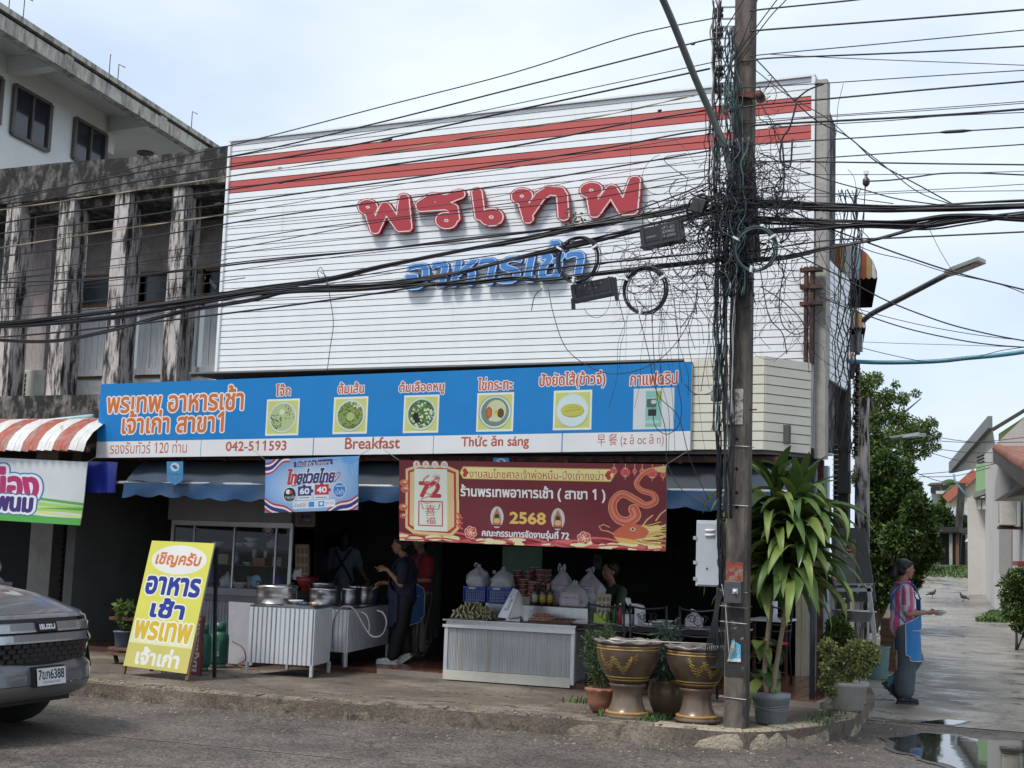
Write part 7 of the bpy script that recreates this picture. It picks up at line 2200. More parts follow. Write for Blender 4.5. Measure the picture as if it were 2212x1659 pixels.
bottle(V(on(1064,1250,14.3).x,14.34,ZS),0.36,0.05,M('green_soda_bottle',(0.02,0.14,0.05),0.12),'large green drink bottle behind the blue baskets',None,lm=M('grey_label',(0.2,0.24,0.26),0.5),cap=WHITEP)
a,b_=on(1089,1302,14.0),on(1145,1281,14.0)
t=thing('cream_basket','low slatted cream plastic basket between the baskets and the bottles','basket',a)
for k in range(5):MB().box(a.x,b_.x,14.0,14.01,ZS+.004+k*.018,ZS+.015+k*.018).build('slat',M('cream_plastic',(0.40,0.37,0.26),0.5),t)
MB().box(a.x,b_.x,14.01,14.05,ZS+.002,ZS+.09).build('body',M('dim_cream_plastic',(0.2,0.18,0.13),0.6),t)
t=tag(MB().box(on(1084,1200,14.6).x,on(1150,1200,14.6).x,14.62,14.9,ZS+0.3,on(1100,1180,14.6).z).build('carton',M('green_carton',(0.10,0.17,0.12),0.8)),'dim green carton standing behind the tub stacks','carton')
tag(MB().box(on(1084,1200,14.6).x,on(1200,1200,14.6).x,14.6,15.1,0.2,ZS+0.3).build('side_cupboard',M('brown_cupboard',(0.09,0.05,0.03),0.7)),'low dark cupboard behind the food counter','cupboard')
# dining table by the pavement with chairs and tableware
TZ=0.84
tb=thing('dining_table','long narrow table with a pale top behind the glazed pots','table',(-4.8,14.0,0.2))
MB().box(-5.62,-3.62,13.72,14.32,TZ-0.02,TZ).build('table_top',M('grey_laminate',(0.34,0.35,0.35),0.2,var=0.1),tb)
MB().box(-5.6,-3.64,13.74,14.3,TZ-0.07,TZ-0.021).build('apron_frame',BLACKM,tb)
for x in(-5.56,-3.68):
 for y in(13.78,14.26):MB().box(x-.018,x+.018,y-.018,y+.018,0.2,TZ-.07).build('leg',RUST if y<14 else BLACKM,tb)
TV=lambda px,y:V(on(px,1300,y).x,y,TZ)
c=TV(1300,13.86)
t=thing('condiment_crate','lime green lattice crate of sauces at the left end of the dining table','crate',c)
LIME=M('lime_plastic',(0.34,0.46,0.05),0.4)
for q_ in((-.075,.075,-.05,-.045),(-.075,.075,.045,.05),(-.075,-.07,-.05,.05),(.07,.075,-.05,.05)):
 MB().box(c.x+q_[0],c.x+q_[1],c.y+q_[2],c.y+q_[3],c.z,c.z+.10).build('side',LIME,t)
MB().box(c.x-.07,c.x+.07,c.y-.045,c.y+.045,c.z,c.z+.01).build('base',LIME,t)
for i,(dx,m_,h)in enumerate(((-.045,'clear_bottle',.2),(0.0,'milky_bottle',.18),(.045,'clear_bottle',.21))):
 bottle(c+V(dx,0.01,.011),h,.02,M(m_,(0.36,0.38,0.38)if m_[0]=='c' else(0.5,0.46,0.42),0.15),['left clear','middle milky','right clear'][i]+' squeeze bottle in the lime green crate','bottles in the lime green crate',cap=WHITEP)
bottle(TV(1340,13.82),.215,.022,M('ketchup_red',(0.26,0.012,0.012),0.2),'red ketchup bottle with a white cap on the dining table',None,cap=WHITEP)
bottle(TV(1328,13.86),.2,.024,M('deep_green_sauce',(0.015,0.10,0.03),0.2),'dark green sauce bottle beside the ketchup',None,cap=M('orange_cap',(0.5,0.25,0.1),0.5))
c=TV(1303,13.98)
t=thing('menu_card','upright beige picture menu card behind the condiment crate','menu',c)
cv=Canvas(40,50,(0.40,0.36,0.26));[cv.ell(8+12*i,10+13*j,4.5,4.5,(0.22,0.15,0.08))for i in range(3)for j in range(3)]
cv.build('card',c+V(-.08,0,.02),c+V(.08,0,.02),c+V(.08,.03,.3),c+V(-.08,.03,.3),PRINT,t)
c=TV(1378,13.88)
t=thing('tissue_dispenser','white plastic tissue dispenser with a curved top on the dining table','dispenser',c)
MB().prism([c+V(-.035,0,0),c+V(.055,0,0),c+V(.055,0,.16),c+V(.03,0,.2),c+V(-.03,0,.215),c+V(-.05,0,.2),c+V(-.035,0,.17)],(0,.1,0)).build('body',WHITEP,t,bevel=.004)
MB().prism([c+V(-.035,0.02,.19),c+V(-.03,0.02,.215),c+V(-.10,.02,.215),c+V(-.115,.02,.27),c+V(-.15,.02,.275),c+V(-.15,.02,.24),c+V(-.12,.02,.19)],(0,.06,0)).build('spout',WHITEP,t,bevel=.003)
MB().box(c.x-.008,c.x+.008,c.y-.003,c.y,c.z+.1,c.z+.115).build('logo_mark',M('blue_mark',(0.05,0.15,0.4),0.5),t)
t=thing('cutlery_box','white box of cutlery beside the tissue dispenser','box',TV(1352,13.9))
c=TV(1357,13.9);MB().box(c.x-.055,c.x+.055,c.y-.05,c.y+.05,c.z,c.z+.1).build('box',WHITEP,t,bevel=.004)
mb=MB();[mb.tube([c+V(-.03+.02*i,0,.08),c+V(-.04+.028*i,0,.15+.01*(i%2))],.004,5)for i in range(4)];o=mb.build('cutlery',STEEL,t);o['kind']='stuff'
GLA=glass('tumbler_glass',(0.85,0.9,0.9),0.5)
def tumbler(c,lab,fill=None):
 t=thing('tumbler',lab,'glass',c)
 MB().lathe(c,[(.026,0),(.028,.004),(.033,.105)],16).build('glass_wall',M('frosty_glass',(0.30,0.32,0.33),0.08),t)if fill is None else MB().lathe(c,[(.026,0),(.033,.105)],16).build('glass_wall',GLA,t)
 if fill:MB().lathe(c+V(0,0,.004),[(.024,0),(.027,.05),(.001,.05)],14).build('drink',fill,t)
tumbler(TV(1385,13.76),'empty glass tumbler with a straw in front of the tissue dispenser')
tumbler(TV(1462,13.92),'glass of brown tea at the middle of the dining table',M('brown_tea',(0.12,0.06,0.02),0.1))
CER=M('white_glazed_ceramic',(0.62,0.62,0.60),0.15,bump=0,var=0.05)
def bowl(c,r,lab,grp=None,mat=None,h=.42,n=20):return LT('bowl',lab,'bowl',c,[('bowl',[(r*.5,0),(r*.52,h*r*.3),(r*.9,r*h*.8),(r,r*h*1.3),(r*.95,r*h*1.3),(r*.6,r*.25),(.001,r*.2)],mat or CER)],grp,n)
bowl(TV(1436,14.05),.095,'white bowl on the plates at the middle of the dining table')
LT('plate','white plate under the metal serving dish on the dining table','plate',TV(1420,13.86),[('plate',[(.05,0),(.10,.012),(.102,.016),(.05,.006),(.001,.006)],CER)])
LT('plate','white plate right of the bowl on the dining table','plate',TV(1452,13.84),[('plate',[(.05,0),(.095,.012),(.097,.016),(.05,.006),(.001,.006)],CER)])
LT('serving_pan','small two-handled metal pan on a plate on the dining table','pan',TV(1418,13.9)+V(0,0,.018),[('pan',[(.06,0),(.085,.03),(.08,.03),(.055,.006),(.001,.006)],STEEL)])
mb=MB();[mb.ball(TV(1390+8*i,13.78)+V(0,0,.014),.022,.02,.014,8)for i in range(3)]
tag(mb.build('crumpled_tissue',WHITEP),'crumpled white tissues in front of the plates','tissue')
bag(TV(1500,13.9),.19,.18,'white plastic bag with red print knotted on the right end of the table',0,1)
def chair(loc,rz,lab,seat_m):
 t=thing('metal_chair',lab,'chair',(0,0,0),'black metal chairs at the pavement table')
 for sx_ in(-1,1):
  MB().tube([(sx_*.2,.18,0),(sx_*.19,.17,.45)],.011,8).build('leg',BLACKM,t)
  MB().tube([(sx_*.2,-.2,0),(sx_*.19,-.17,.45),(sx_*.19,-.21,.88)],.012,8).build('leg',BLACKM,t)
 MB().box(-.2,.2,-.17,.19,.44,.47).build('seat',seat_m,t,bevel=.01)
 for i,z in enumerate((.60,.67,.86)):
  MB().tube(spline([(-.19,-.19-z*.02,z),(0,-.22-z*.02,z-(.01 if i<2 else.02)),(.19,-.19-z*.02,z)],5),.008 if i<2 else.011,6).build('back_rail',BLACKM,t)
 mb=MB()
 for s_ in(-1,1):
  mb.tube([(s_*(.06+.045*math.cos(a)*(1-a/12)),-.215,.76+.045*math.sin(a)*(1-a/12))for a in np.linspace(0,7,16)],.004,5)
 mb.tube([(.045*math.cos(a),-.215,.75+.05*math.sin(a))for a in np.linspace(0,6.28,14)],.004,5)
 mb.build('scrollwork',BLACKM,t)
 t.location=loc;t.rotation_euler=(0,0,rz)
 return t
PK,WD_=M('pink_seat_pad',(0.34,0.06,0.09),0.5),M('orange_wood_seat',(0.22,0.09,0.035),0.5)
for px,lab,sm in((1320,'black scrollwork chair with a pink seat, leftmost at the pavement table',PK),(1410,'black scrollwork chair in the middle of the pavement table',WD_),(1518,'black scrollwork chair nearest the utility pole',WD_)):
 chair((on(px,1400,13.3).x,13.32,.2),.02,lab,sm)
chair((on(1655,1400,15).x,15.0,.2),1.2,'black chair with a red seat pad behind the potted dragon tree',M('red_seat_pad',(0.5,0.02,0.03),0.4))
tb=thing('folding_table','small folding table with a white top inside the doorway, right of the pole','table',(-3.9,15.6,.2))
MB().box(on(1625,1300,15.6).x,on(1705,1300,15.6).x,15.4,16.0,.87,.895).build('table_top',WHITEP,tb)
for px in(1632,1700):MB().box(on(px,1300,15.6).x-.015,on(px,1300,15.6).x+.015,15.55,15.58,.2,.87).build('leg',RUST,tb)
LT('paper_roll','white paper roll on the folding table seen between the dragon tree stems','paper roll',V(on(1670,1260,15.6).x,15.6,.897),[('roll',[(.055,0),(.055,.2),(.02,.2)],WHITEP)])
# glazed dragon pots on stands and the other planters
def glaze(name,a,b_):
 return M(name,a,0.28,sc=4,var=0.3,bump=0.06,bsc=20,col2=b_,cpos=0.6,cw=0.3)
GLZ,GLS,GLB=glaze('brown_glaze',(0.075,0.05,0.032),(0.12,0.085,0.05)),glaze('grey_brown_glaze',(0.13,0.095,0.072),(0.19,0.13,0.085)),M('ochre_band',(0.38,0.22,0.06),0.4,var=0.25,sc=10)
RIM=glaze('purple_grey_rim',(0.16,0.14,0.14),(0.24,0.2,0.19))
def band(mb,c,r,z,w=.006,k=.004):mb.lathe(c,[(r-.002,z-w),(r+k,z-w*.6),(r+k,z+w*.6),(r-.002,z+w)],36)
def dragon(t,c,prof,a0,flip=1):
 def R_(z):
  for(r0,z0),(r1,z1)in zip(prof,prof[1:]):
   if z0<=z<=z1:return r0+(r1-r0)*(z-z0)/max(1e-6,z1-z0)
  return prof[-1][0]
 def S(a,z,o=.003):r=R_(z)+o;return c+V(r*math.cos(a),r*math.sin(a),z)
 z0=c.z
 mb=MB()
 path=[(a0-flip*.62,.62),(a0-flip*.5,.56),(a0-flip*.3,.53),(a0-flip*.12,.58),(a0+flip*.05,.55),(a0+flip*.2,.51),(a0+flip*.38,.55),(a0+flip*.5,.59)]
 H=prof[-1][1]
 P_=spline([V(a,(z-.56)*1.3*H/.345+.185,0)for a,z in path],4)
 for i,p in enumerate(P_):
  for k in range(-3,4):
   if(i+k)%2:continue
   w=.0095
   a,z=p.x,p.y+k*w*(1.3-i/len(P_)*.4)
   mb.add([S(a-.018,z),S(a+.018,z-.006),S(a+.022,z+.004),S(a-.010,z+.009)],[(0,1,2,3)])
 for i in range(9):
  a,z=P_[-1].x,P_[-1].y
  mb.add([S(a,z+jit(.02)),S(a+flip*.2,z+.05-i*.012),S(a+flip*.2,z+.056-i*.012)],[(0,1,2),(2,1,0)])
  a,z=P_[0].x,P_[0].y
  mb.add([S(a,z+jit(.03)),S(a-flip*.08,z+.04-i*.011),S(a-flip*.08,z+.046-i*.011)],[(0,1,2),(2,1,0)])
 o=mb.build('dragon_relief',M('gold_relief',(0.42,0.28,0.07),0.5),t);o['kind']='stuff'
def bigpot(px,py,y,s,a0,lab):
 c=PY(px,py,y);c.z=.15
 st=thing('pot_stand',lab[0],'pot stand',c,'waisted glazed pot stands')
 sp_=[(.20,0),(.205,.02),(.17,.05),(.145,.10),(.13,.16),(.132,.20),(.15,.235),(.165,.25),(.16,.262),(.12,.262)]
 sp_=[(r*s,z*s*1.15)for r,z in sp_]
 MB().lathe(c,sp_,40).build('stand_body',GLS,st)
 mb=MB();band(mb,c,.188*s,.05*s,.012);mb.build('ochre_ring',GLB,st)
 zt_=.262*s*1.15
 c2=c+V(0,0,zt_+.001)
 t=thing('glazed_pot',lab[1],'pot',c2,'large brown glazed dragon pots')
 pp=[(.15,0),(.165,.02),(.20,.07),(.245,.14),(.272,.21),(.278,.26),(.276,.32),(.27,.345)]
 pp=[(r*s,z*s)for r,z in pp]
 MB().lathe(c2,pp+[(.26*s,.345*s),(.25*s,.30*s),(.001,.30*s)],44).build('pot_body',GLZ,t)
 MB().lathe(c2,[(.262*s,.34*s),(.285*s,.35*s),(.298*s,.362*s),(.29*s,.376*s),(.258*s,.372*s),(.25*s,.345*s)],60,wave=.009,wn=9,wi=(2,3)).build('wavy_rim',RIM,t)
 for zz,rr in((.325,.2765),(.30,.279),(.06,.193),(.035,.176)):
  mb=MB();band(mb,c2,rr*s,zz*s,.006);mb.build('ochre_ring',GLB,t)
 dragon(t,c2,[(r,z)for r,z in pp],a0)
 mb=MB();rg_=random.Random(px)
 for i in range(34):
  a,r=rg_.uniform(0,6.28),rg_.uniform(0,.23)*s
  p=c2+V(r*math.cos(a),r*math.sin(a),.352*s+rg_.uniform(0,.03));d=V(rg_.uniform(-1,1),rg_.uniform(-1,1),rg_.uniform(-.1,.25)).normalized()*rg_.uniform(.04,.09);w=d.cross(V(0,0,1)).normalized()*.02
  mb.add([p,p+d*.5+w,p+d,p+d*.5-w],[(0,1,2,3)],rg_.randrange(3))
 o=mb.build('leaves',[LG[1],LG[2],M('brown_stem',(0.12,0.08,0.05),0.8)],t);o['kind']='stuff'
bigpot(1355,1500,11.55,1.0,-1.62,('waisted grey-brown pot stand under the left dragon pot','brown glazed pot with a gold dragon, left of the pair on the kerb'))
bigpot(1506,1500,11.72,.96,-.95,('waisted grey-brown pot stand beside the utility pole','brown glazed pot with a gold dragon, nearer the utility pole'))
mb=MB();mb.tube([on(1318,1381,11.4),on(1340,1383,11.4)],.012,8);mb.tube([on(1340,1383,11.4),on(1540,1391,11.6)],.005,6)
tag(mb.build('paint_roller',M('cream_rod',(0.48,0.44,0.38),0.5)),'thin pole of a paint roller lying across the two dragon pots','roller')
def planter(name,px,py,y,prof,mat,lab,rim=None,z=.15,**kw):
 c=PY(px,py,y);c.z=z
 t=thing(name,lab,'plant pot',c)
 MB().lathe(c,prof,32,**kw).build('pot',mat,t)
 r,h=prof[-1]
 MB().lathe(c,[(r*.9,h-.02),(.001,h-.015)],20).build('soil',EARTH,t)
 return t,c,h
TERR=M('terracotta',(0.30,0.13,0.08),0.75,var=0.25,sc=8)
t1,c1_,h1_=planter('terracotta_pot',1299,1540,11.85,[(.08,0),(.10,.01),(.13,.09),(.14,.17),(.155,.19),(.157,.21)],TERR,'pink terracotta pot with a wavy rim and a feathery shrub, left of the dragon pots',wave=.006,wn=10,wi=(4,5))
t2,c2_,h2_=planter('brown_pot',1440,1530,12.05,[(.10,0),(.12,.01),(.165,.12),(.175,.22),(.16,.28),(.178,.30)],glaze('dull_brown_glaze',(0.13,0.085,0.055),(0.2,0.14,0.09)),'small brown glazed pot between and behind the two dragon pots',wave=.006,wn=10,wi=(5,))
t3,c3_,h3_=planter('grey_pot',1666,1560,12.05,[(.125,0),(.135,.01),(.155,.20),(.165,.21),(.168,.26)],M('grey_plastic_pot',(0.16,0.18,0.19),0.5),'grey plastic pot tied with wire, holding the dragon tree beside the pole')
t4,c4_,h4_=planter('pale_pot',1831,1525,13.6,[(.13,0),(.145,.01),(.185,.22),(.20,.235),(.20,.27)],M('pale_grey_pot',(0.40,0.39,0.36),0.6),'pale grey pot with variegated shrub on the kerb corner')
t5,c5_,h5_=planter('blue_pot',263,1412,12.5,[(.075,0),(.08,.01),(.10,.16),(.112,.165),(.114,.18)],M('blue_grey_pot',(0.08,0.12,0.16),0.5),'small blue-grey pot with a leafy plant on the wooden stand beside the yellow board',z=.33)
mb=MB()
for k in range(3):mb.tube([c3_+V(.163*math.cos(a),.163*math.sin(a),.13+k*.012+.01*math.sin(a*2+k))for a in np.linspace(0,6.3,24)],.002,4)
mb.tube([c3_+V(-.16,-.03,.14),V(PBASE.x+.1,PBASE.y,.42)],.002,4)
mb.build('tie_wire',WIRE,t3)
def shrub(name,lab,c,h,n,size,cols,seed,blobs,parent_stems=7,cat='plant',**kw):
 t=thing(name,lab,cat,c)
 rg_=random.Random(seed)
 mb=MB()
 for i in range(parent_stems):
  b_=blobs[i%len(blobs)][0]
  mb.tube(spline([c+V(rg_.uniform(-.03,.03),rg_.uniform(-.03,.03),0),c.lerp(V(*b_),.5)+V(rg_.uniform(-.03,.03),0,.02),V(*b_)],3),.004,5)
 mb.build('stems',M('green_stem',(0.09,0.09,0.05),0.8),t)
 leafcloud('foliage',blobs,n,size,cols,t,seed=seed,**kw)
 return t
def bl(c,*l):return[((c.x+x,c.y+y,c.z+z),r,r,r*k)for x,y,z,r,k in l]
FE=[leafmat('feather_dark',(0.035,0.065,0.03)),leafmat('feather_mid',(0.075,0.12,0.05)),leafmat('feather_pale',(0.12,0.16,0.08))]
cc=c1_+V(0,0,h1_)
shrub('feathery_shrub','spindly feathery green shrub growing in the terracotta pot',cc,.5,5200,.035,FE,3,bl(cc,(0,0,.12,.13,1.2),(-.03,0,.28,.15,1.1),(.03,0,.40,.12,1),(-.10,0,.42,.09,1),(.10,.02,.30,.08,1.2),(-.15,0,.30,.06,1),(.04,0,.52,.05,1.3)),14,aspect=4.5,droop=-.5,shell=.2)
cc=c2_+V(0,0,h2_)
shrub('spiky_plant','spiky grey-green plant between the two dragon pots',cc,.5,500,.10,[leafmat('blue_green',(0.05,0.09,0.075)),FE[0]],5,bl(cc,(0,0,.08,.10,1),(0,0,.25,.10,1.2),(-.02,0,.40,.07,1.2)),5,aspect=7,shell=.1)
VG=[leafmat('variegated_green',(0.09,0.13,0.05)),leafmat('variegated_cream',(0.42,0.42,0.20)),leafmat('variegated_pale',(0.26,0.30,0.12)),leafmat('variegated_yellow',(0.42,0.42,0.10))]
cc=c4_+V(0,0,h4_)
def pxb(px,py,y,r):p=PY(px,py,y);k=mpx(p);return(tuple(p),r*k,r*k,r*k)
shrub('variegated_shrub','cream and green variegated shrub spilling over the pale pot',cc,.5,9500,.032,VG+[VG[0],VG[1]],7,[pxb(x,y,13.5,r)for x,y,r in((1800,1470,22),(1795,1440,20),(1822,1455,22),(1840,1435,24),(1865,1420,24),(1880,1405,18),(1850,1405,22),(1830,1420,20),(1788,1400,18),(1800,1490,16),(1860,1445,18),(1815,1425,20),(1885,1425,12),(1783,1478,12))],12,shell=.6,aspect=1.6)
shrub('ferny_shrub','taller dark green ferny shrub behind the variegated one',cc+V(-.1,.3,0),.5,5200,.035,[LG[0],LG[1],LG[2],LG[1]],8,[pxb(x,y,14.0,r)for x,y,r in((1822,1335,10),(1800,1350,14),(1826,1368,18),(1795,1385,18),(1820,1395,18),(1805,1365,16),(1830,1385,12),(1785,1420,12),(1810,1410,18))],8,shell=.3,aspect=1.7)
cc=c5_+V(0,0,h5_)
shrub('small_leafy_plant','small bright green leafy plant in the blue-grey pot',cc,.4,120,.075,[LG[2],LG[1],LG[2]],9,bl(cc,(0,0,.1,.07,1.3),(-.02,0,.25,.08,1),(.08,0,.28,.06,1)),5,aspect=1.6,shell=.3)
for nm,(x,y,yy),n_ in(('corner',(1845,1545,13.2),60),):
 pass
base=c3_+V(0,0,h3_)
dt=thing('dragon_tree','dragon tree with two ringed canes and drooping strap leaves beside the pole','plant',base)
CANE=M('ringed_cane',(0.26,0.20,0.13),0.8,sc=40,var=0.25,bump=0.5,bsc=40,stretch=(.3,.3,3))
heads=[]
for pts in([(1657,1500),(1652,1440),(1662,1330),(1668,1190),(1672,1048)],[(1668,1500),(1680,1420),(1700,1300),(1716,1190),(1726,1060)]):
 P_=spline([PY(x,y,12.02+.04*i)for i,(x,y)in enumerate(pts)],6)
 mb=MB();mb.tube(P_,[.024-.008*i/len(P_)for i in range(len(P_))],12);mb.build('cane',CANE,dt)
 heads.append(P_)
def strap(L,W,arch,fold,n=9):
 vs_,fs=[],[]
 for i in range(n+1):
  t_=i/n
  ang=math.radians(52)-arch*t_**1.3
  if i:x+=L/n*math.cos(ang);z+=L/n*math.sin(ang)
  else:x=z=0
  w=W*(math.sin(math.pi*min(1,(t_*.88+.12))**.85)**.8)*(1 if t_<.97 else.1)*.5+.004
  if i==n:w=.001
  tw=.25*math.sin(t_*5)*.3
  vs_+=[(x,-w,z+fold*w+tw*w),(x,0,z),(x,w,z+fold*w-tw*w)]
 for i in range(n):a=i*3;fs+=[(a,a+3,a+4,a+1),(a+1,a+4,a+5,a+2)]
 me=MB().add(vs_,fs,0,True).mesh('leaf');return me
DL=leafmat('strap_leaf',(0.08,0.14,0.035),0.45,.2);DL2=leafmat('strap_leaf_pale',(0.16,0.22,0.055),0.45,.25);DL3=leafmat('strap_leaf_deep',(0.04,0.085,0.022),0.3,.15)
rgl=random.Random(2)
variants=[]
for i in range(14):
 me=strap(rgl.uniform(.58,.80)if i>=4 else rgl.uniform(.5,.6),rgl.uniform(.08,.115),rgl.uniform(.6,1.1)if i<4 else rgl.uniform(1.35,2.25),rgl.uniform(.3,.6))
 me.materials.append((DL,DL2,DL3,DL2)[i%4]);variants.append(me)
for hi,(P_,nl,zlo)in enumerate(((heads[0],88,.40),(heads[1],108,.42))):
 m_=len(P_)-1
 for i in range(nl):
  t_=i/nl
  f_=(1-t_)**1.0*zlo
  idx=(1-f_)*m_
  p=P_[int(idx)].lerp(P_[min(m_,int(idx)+1)],idx%1)
  az=i*2.399+rgl.uniform(-.2,.2)
  up_l=t_>.82
  me=variants[rgl.randrange(4)]if up_l else variants[4+rgl.randrange(10)]
  tilt=rgl.uniform(-.15,.25)-(.55*(1-t_)if not up_l else-.25)
  mt=Matrix.Translation(p)@Matrix.Rotation(az,4,'Z')@Matrix.Rotation(-tilt,4,'Y')@Matrix.Rotation(rgl.uniform(-.3,.3),4,'X')@Matrix.Scale(rgl.uniform(.85,1.12)*(.8 if up_l else 1),4)
  shared('leaf',me,dt,mt)
fp=thing('broad_leaf_plant','broad-leaved green creeper between the pole and the dragon tree canes','plant',base+V(-.1,.1,0))
for i in range(22):
 me=variants[rgl.randrange(14)]
 p=PY(rgl.uniform(1625,1650),rgl.uniform(1360,1500),12.15+rgl.uniform(0,.15))
 shared('leaf',me,fp,Matrix.Translation(p)@Matrix.Rotation(rgl.uniform(0,6),4,'Z')@Matrix.Rotation(rgl.uniform(.3,1.2),4,'Y')@Matrix.Diagonal((.5,1.1,.5,1)))
# cooking corner
def corr_bench(name,lab,P4,z0,z1,legz,faces,sheet=CORR):
 t=thing(name,lab,'cooking bench',V(*P4[0][:2],legz))
 Q=[V(*p,0)for p in P4]
 for k,(i,j)in enumerate(faces):
  mb=MB();poly_corr(mb,Q[i],Q[j],z0,z1,.052,.012);mb.build('ribbed_side',sheet if k==0 else CORR,t)
 MB().prism([q_+V(0,0,z0)for q_ in Q][::-1],(0,0,z1-z0-.002)).build('carcass',M('shadowy_carcass',(0.08,0.08,0.085),0.8),t)
 MB().prism([q_*1+V(0,0,z1)for q_ in Q][::-1],(0,0,.02)).build('worktop',STEEL,t)
 for q_ in Q:MB().box(q_.x-.015,q_.x+.015,q_.y-.015,q_.y+.015,legz,z0).build('leg',ALU,t)
 return t
xr_=lambda px,y:PY(px,1300,y).x
corr_bench('cooking_bench','white ribbed cooking bench in front with one big pot',[(-8.76,12.5),(xr_(680,12.62),12.62),(xr_(717,13.2),13.2),(-8.7,13.2)],.27,.87,.15,((0,1),(1,2)))
corr_bench('stove_bench','second ribbed bench with gas valves and several pots beside the cook',[(-8.75,13.5),(-8.08,13.44),(-8.47,15.08),(-9.1,15.1)],.36,.84,.2,((0,1),(1,2)))
SILV=M('scratched_pot_aluminium',(0.5,0.5,0.51),0.28,.95,sc=20,var=0.15,bump=0.05,stretch=(1,1,3))
def cookpot(px,y,r,h,z,lab):
 c=V(xr_(px,y),y,z)
 t=thing('cooking_pot',lab,'cooking pot',c,'aluminium pots on the cooking benches')
 MB().lathe(c,[(r*.9,0),(r*.98,h*.08),(r,h*.5),(r*.98,h*.8),(r*1.04,h*.86),(r*1.04,h),(r*1.0,h),(r*.96,h*.86)],36).build('pot',SILV,t)
 MB().lathe(c,[(r*.96,h*.88),(.001,h*.88)],30).build('soup',M('pale_broth',(0.30,0.24,0.18),0.3),t)
 for s_ in(-1,1):
  p=c+V(s_*r*.9,-r*.4,h*.92)
  mb=MB();mb.tube([p,p+V(s_*.03,0,.05),p+V(s_*.03,.07,.05),p+V(0,.08,0)],.009,6);mb.build('handle',BLACKP,t)
 return t
cookpot(597,12.85,.225,.21,.892,'widest aluminium pot, on the front cooking bench')
cookpot(703,13.85,.19,.20,.862,'aluminium pot directly behind the tray of garnishes')
cookpot(752,14.2,.15,.2,.862,'narrow aluminium pot, second from the cook')
cookpot(783,14.6,.18,.22,.862,'deep aluminium pot nearest the cook in dark clothes')
cookpot(700,14.6,.16,.24,.862,'pot half hidden at the back of the stove bench')
c=V(xr_(655,12.75),12.75,.892)
t=thing('tray','flat metal tray of garnishes at the corner of the front bench','tray',c)
MB().box(c.x-.17,c.x+.2,12.62,12.95,.892,.908).build('tray',STEEL,t)
for i,(dx,m_)in enumerate(((.05,(0.03,0.05,0.1)),(.12,(0.55,0.52,0.34)),(.0,(0.03,0.04,0.08)),(.1,(0.45,0.12,0.06)))):
 MB().ball(c+V(dx,(i%2)*.08-.04,.03),.05,.05,.022,10).build('garnish',M('garnish_%d'%i,m_,0.5,var=.4,sc=40),t)
bowl(V(xr_(643,12.75),12.72,.909),.085,'white bowl on the garnish tray',None)
mb=MB();G_=lambda x,y:PY(x,y,13.3)
mb.tube(spline([G_(718,1400),G_(720,1345),G_(735,1315),G_(752,1310),G_(768,1320),G_(785,1350),G_(800,1372),G_(815,1376),G_(828,1368),G_(835,1345),G_(828,1325),G_(815,1319)],6),.010,7)
mb.tube(spline([G_(780,1322),G_(792,1330),G_(798,1350),G_(797,1370)],6),.010,7)
tag(mb.build('gas_hose',M('grey_hose',(0.22,0.21,0.21),0.5)),'grey gas hoses looping in front of the stove bench','hose')
GG=M('green_gas_paint',(0.02,0.105,0.075),0.4,var=0.2,sc=6,bump=.05)
def gascyl(px,y,r,lab):
 c=V(xr_(px,y),y,.15)
 t=thing('gas_cylinder',lab,'gas cylinder',c,'green gas cylinders')
 MB().lathe(c,[(r*.75,0),(r*.75,.03),(r*.9,.035),(r,.07),(r,.30),(r*.93,.36),(r*.6,.405),(.02,.42)],28).build('tank',GG,t)
 MB().lathe(c,[(r*.66,.38),(r*.66,.50),(r*.63,.50),(r*.63,.38)],24).build('collar',GG,t)
 MB().lathe(c,[(r*.8,0),(r*.8,.035),(r*.77,.035)],24).build('foot_ring',M('pale_green_ring',(0.16,0.27,0.22),0.5),t)
 MB().lathe(c+V(0,0,.4),[(.02,0),(.02,.05),(.03,.055),(.03,.075),(.01,.08)],12).build('valve',M('brass',(0.4,0.3,0.12),0.3,1.0),t)
 cv=Canvas(40,50,(0.025,0.12,0.085))
 for k in range(5):cv.rect(4,5+k*5,26+(k*7)%10,6,(0.25,0.35,0.3))or cv.rect(4,5+k*5,24+(k*7)%12,6.4+k*5,(0.16,0.26,0.22))
 cv.text("15.0",22,32,37,38,(0.5,0.52,0.5),.3);cv.text("48.0",22,41,37,47,(0.5,0.52,0.5),.3)
 cv.build('stencil',c+V(-.0,-r*1.02,.12),c+V(.085,-r*.84,.12),c+V(.085,-r*.84,.30),c+V(0,-r*1.02,.30),PRINT,t)
gascyl(478,12.9,.115,'green gas cylinder with white stencilled figures beside the cooking bench')
gascyl(441,12.45,.11,'green gas cylinder half hidden behind the yellow board')
mb=MB();mb.tube(spline([PY(502,1385,12.9),PY(525,1400,12.9),PY(530,1425,12.9),PY(515,1437,12.9),PY(560,1447,12.8)],6),.008,6)
tag(mb.build('orange_hose',M('orange_brown_hose',(0.25,0.10,0.06),0.5)),'thin orange-brown hose from the gas cylinder along the ground','hose')
a,b_=PG(497,1433,.15),PG(548,1440,.15)
tag(MB().prism([V(PY(494,1410,13.25).x,13.25,.16),V(PY(545,1410,13.2).x,13.2,.16),V(PY(548,1306,13.35).x,13.35,.86),V(PY(494,1300,13.4).x,13.4,.86)],(0,.02,0)).build('loose_panel',M('dull_white_panel',(0.36,0.36,0.38),0.6,var=.12)),'plain off-white panel leaning between the gas cylinder and the bench','panel')
gc=thing('glass_cabinet','wide aluminium and glass display cabinet full of crockery and kitchen things','cabinet',(-10.8,14.9,.15))
gx0,gx1,gy0,gy1=-11.80,-9.85,14.9,15.45
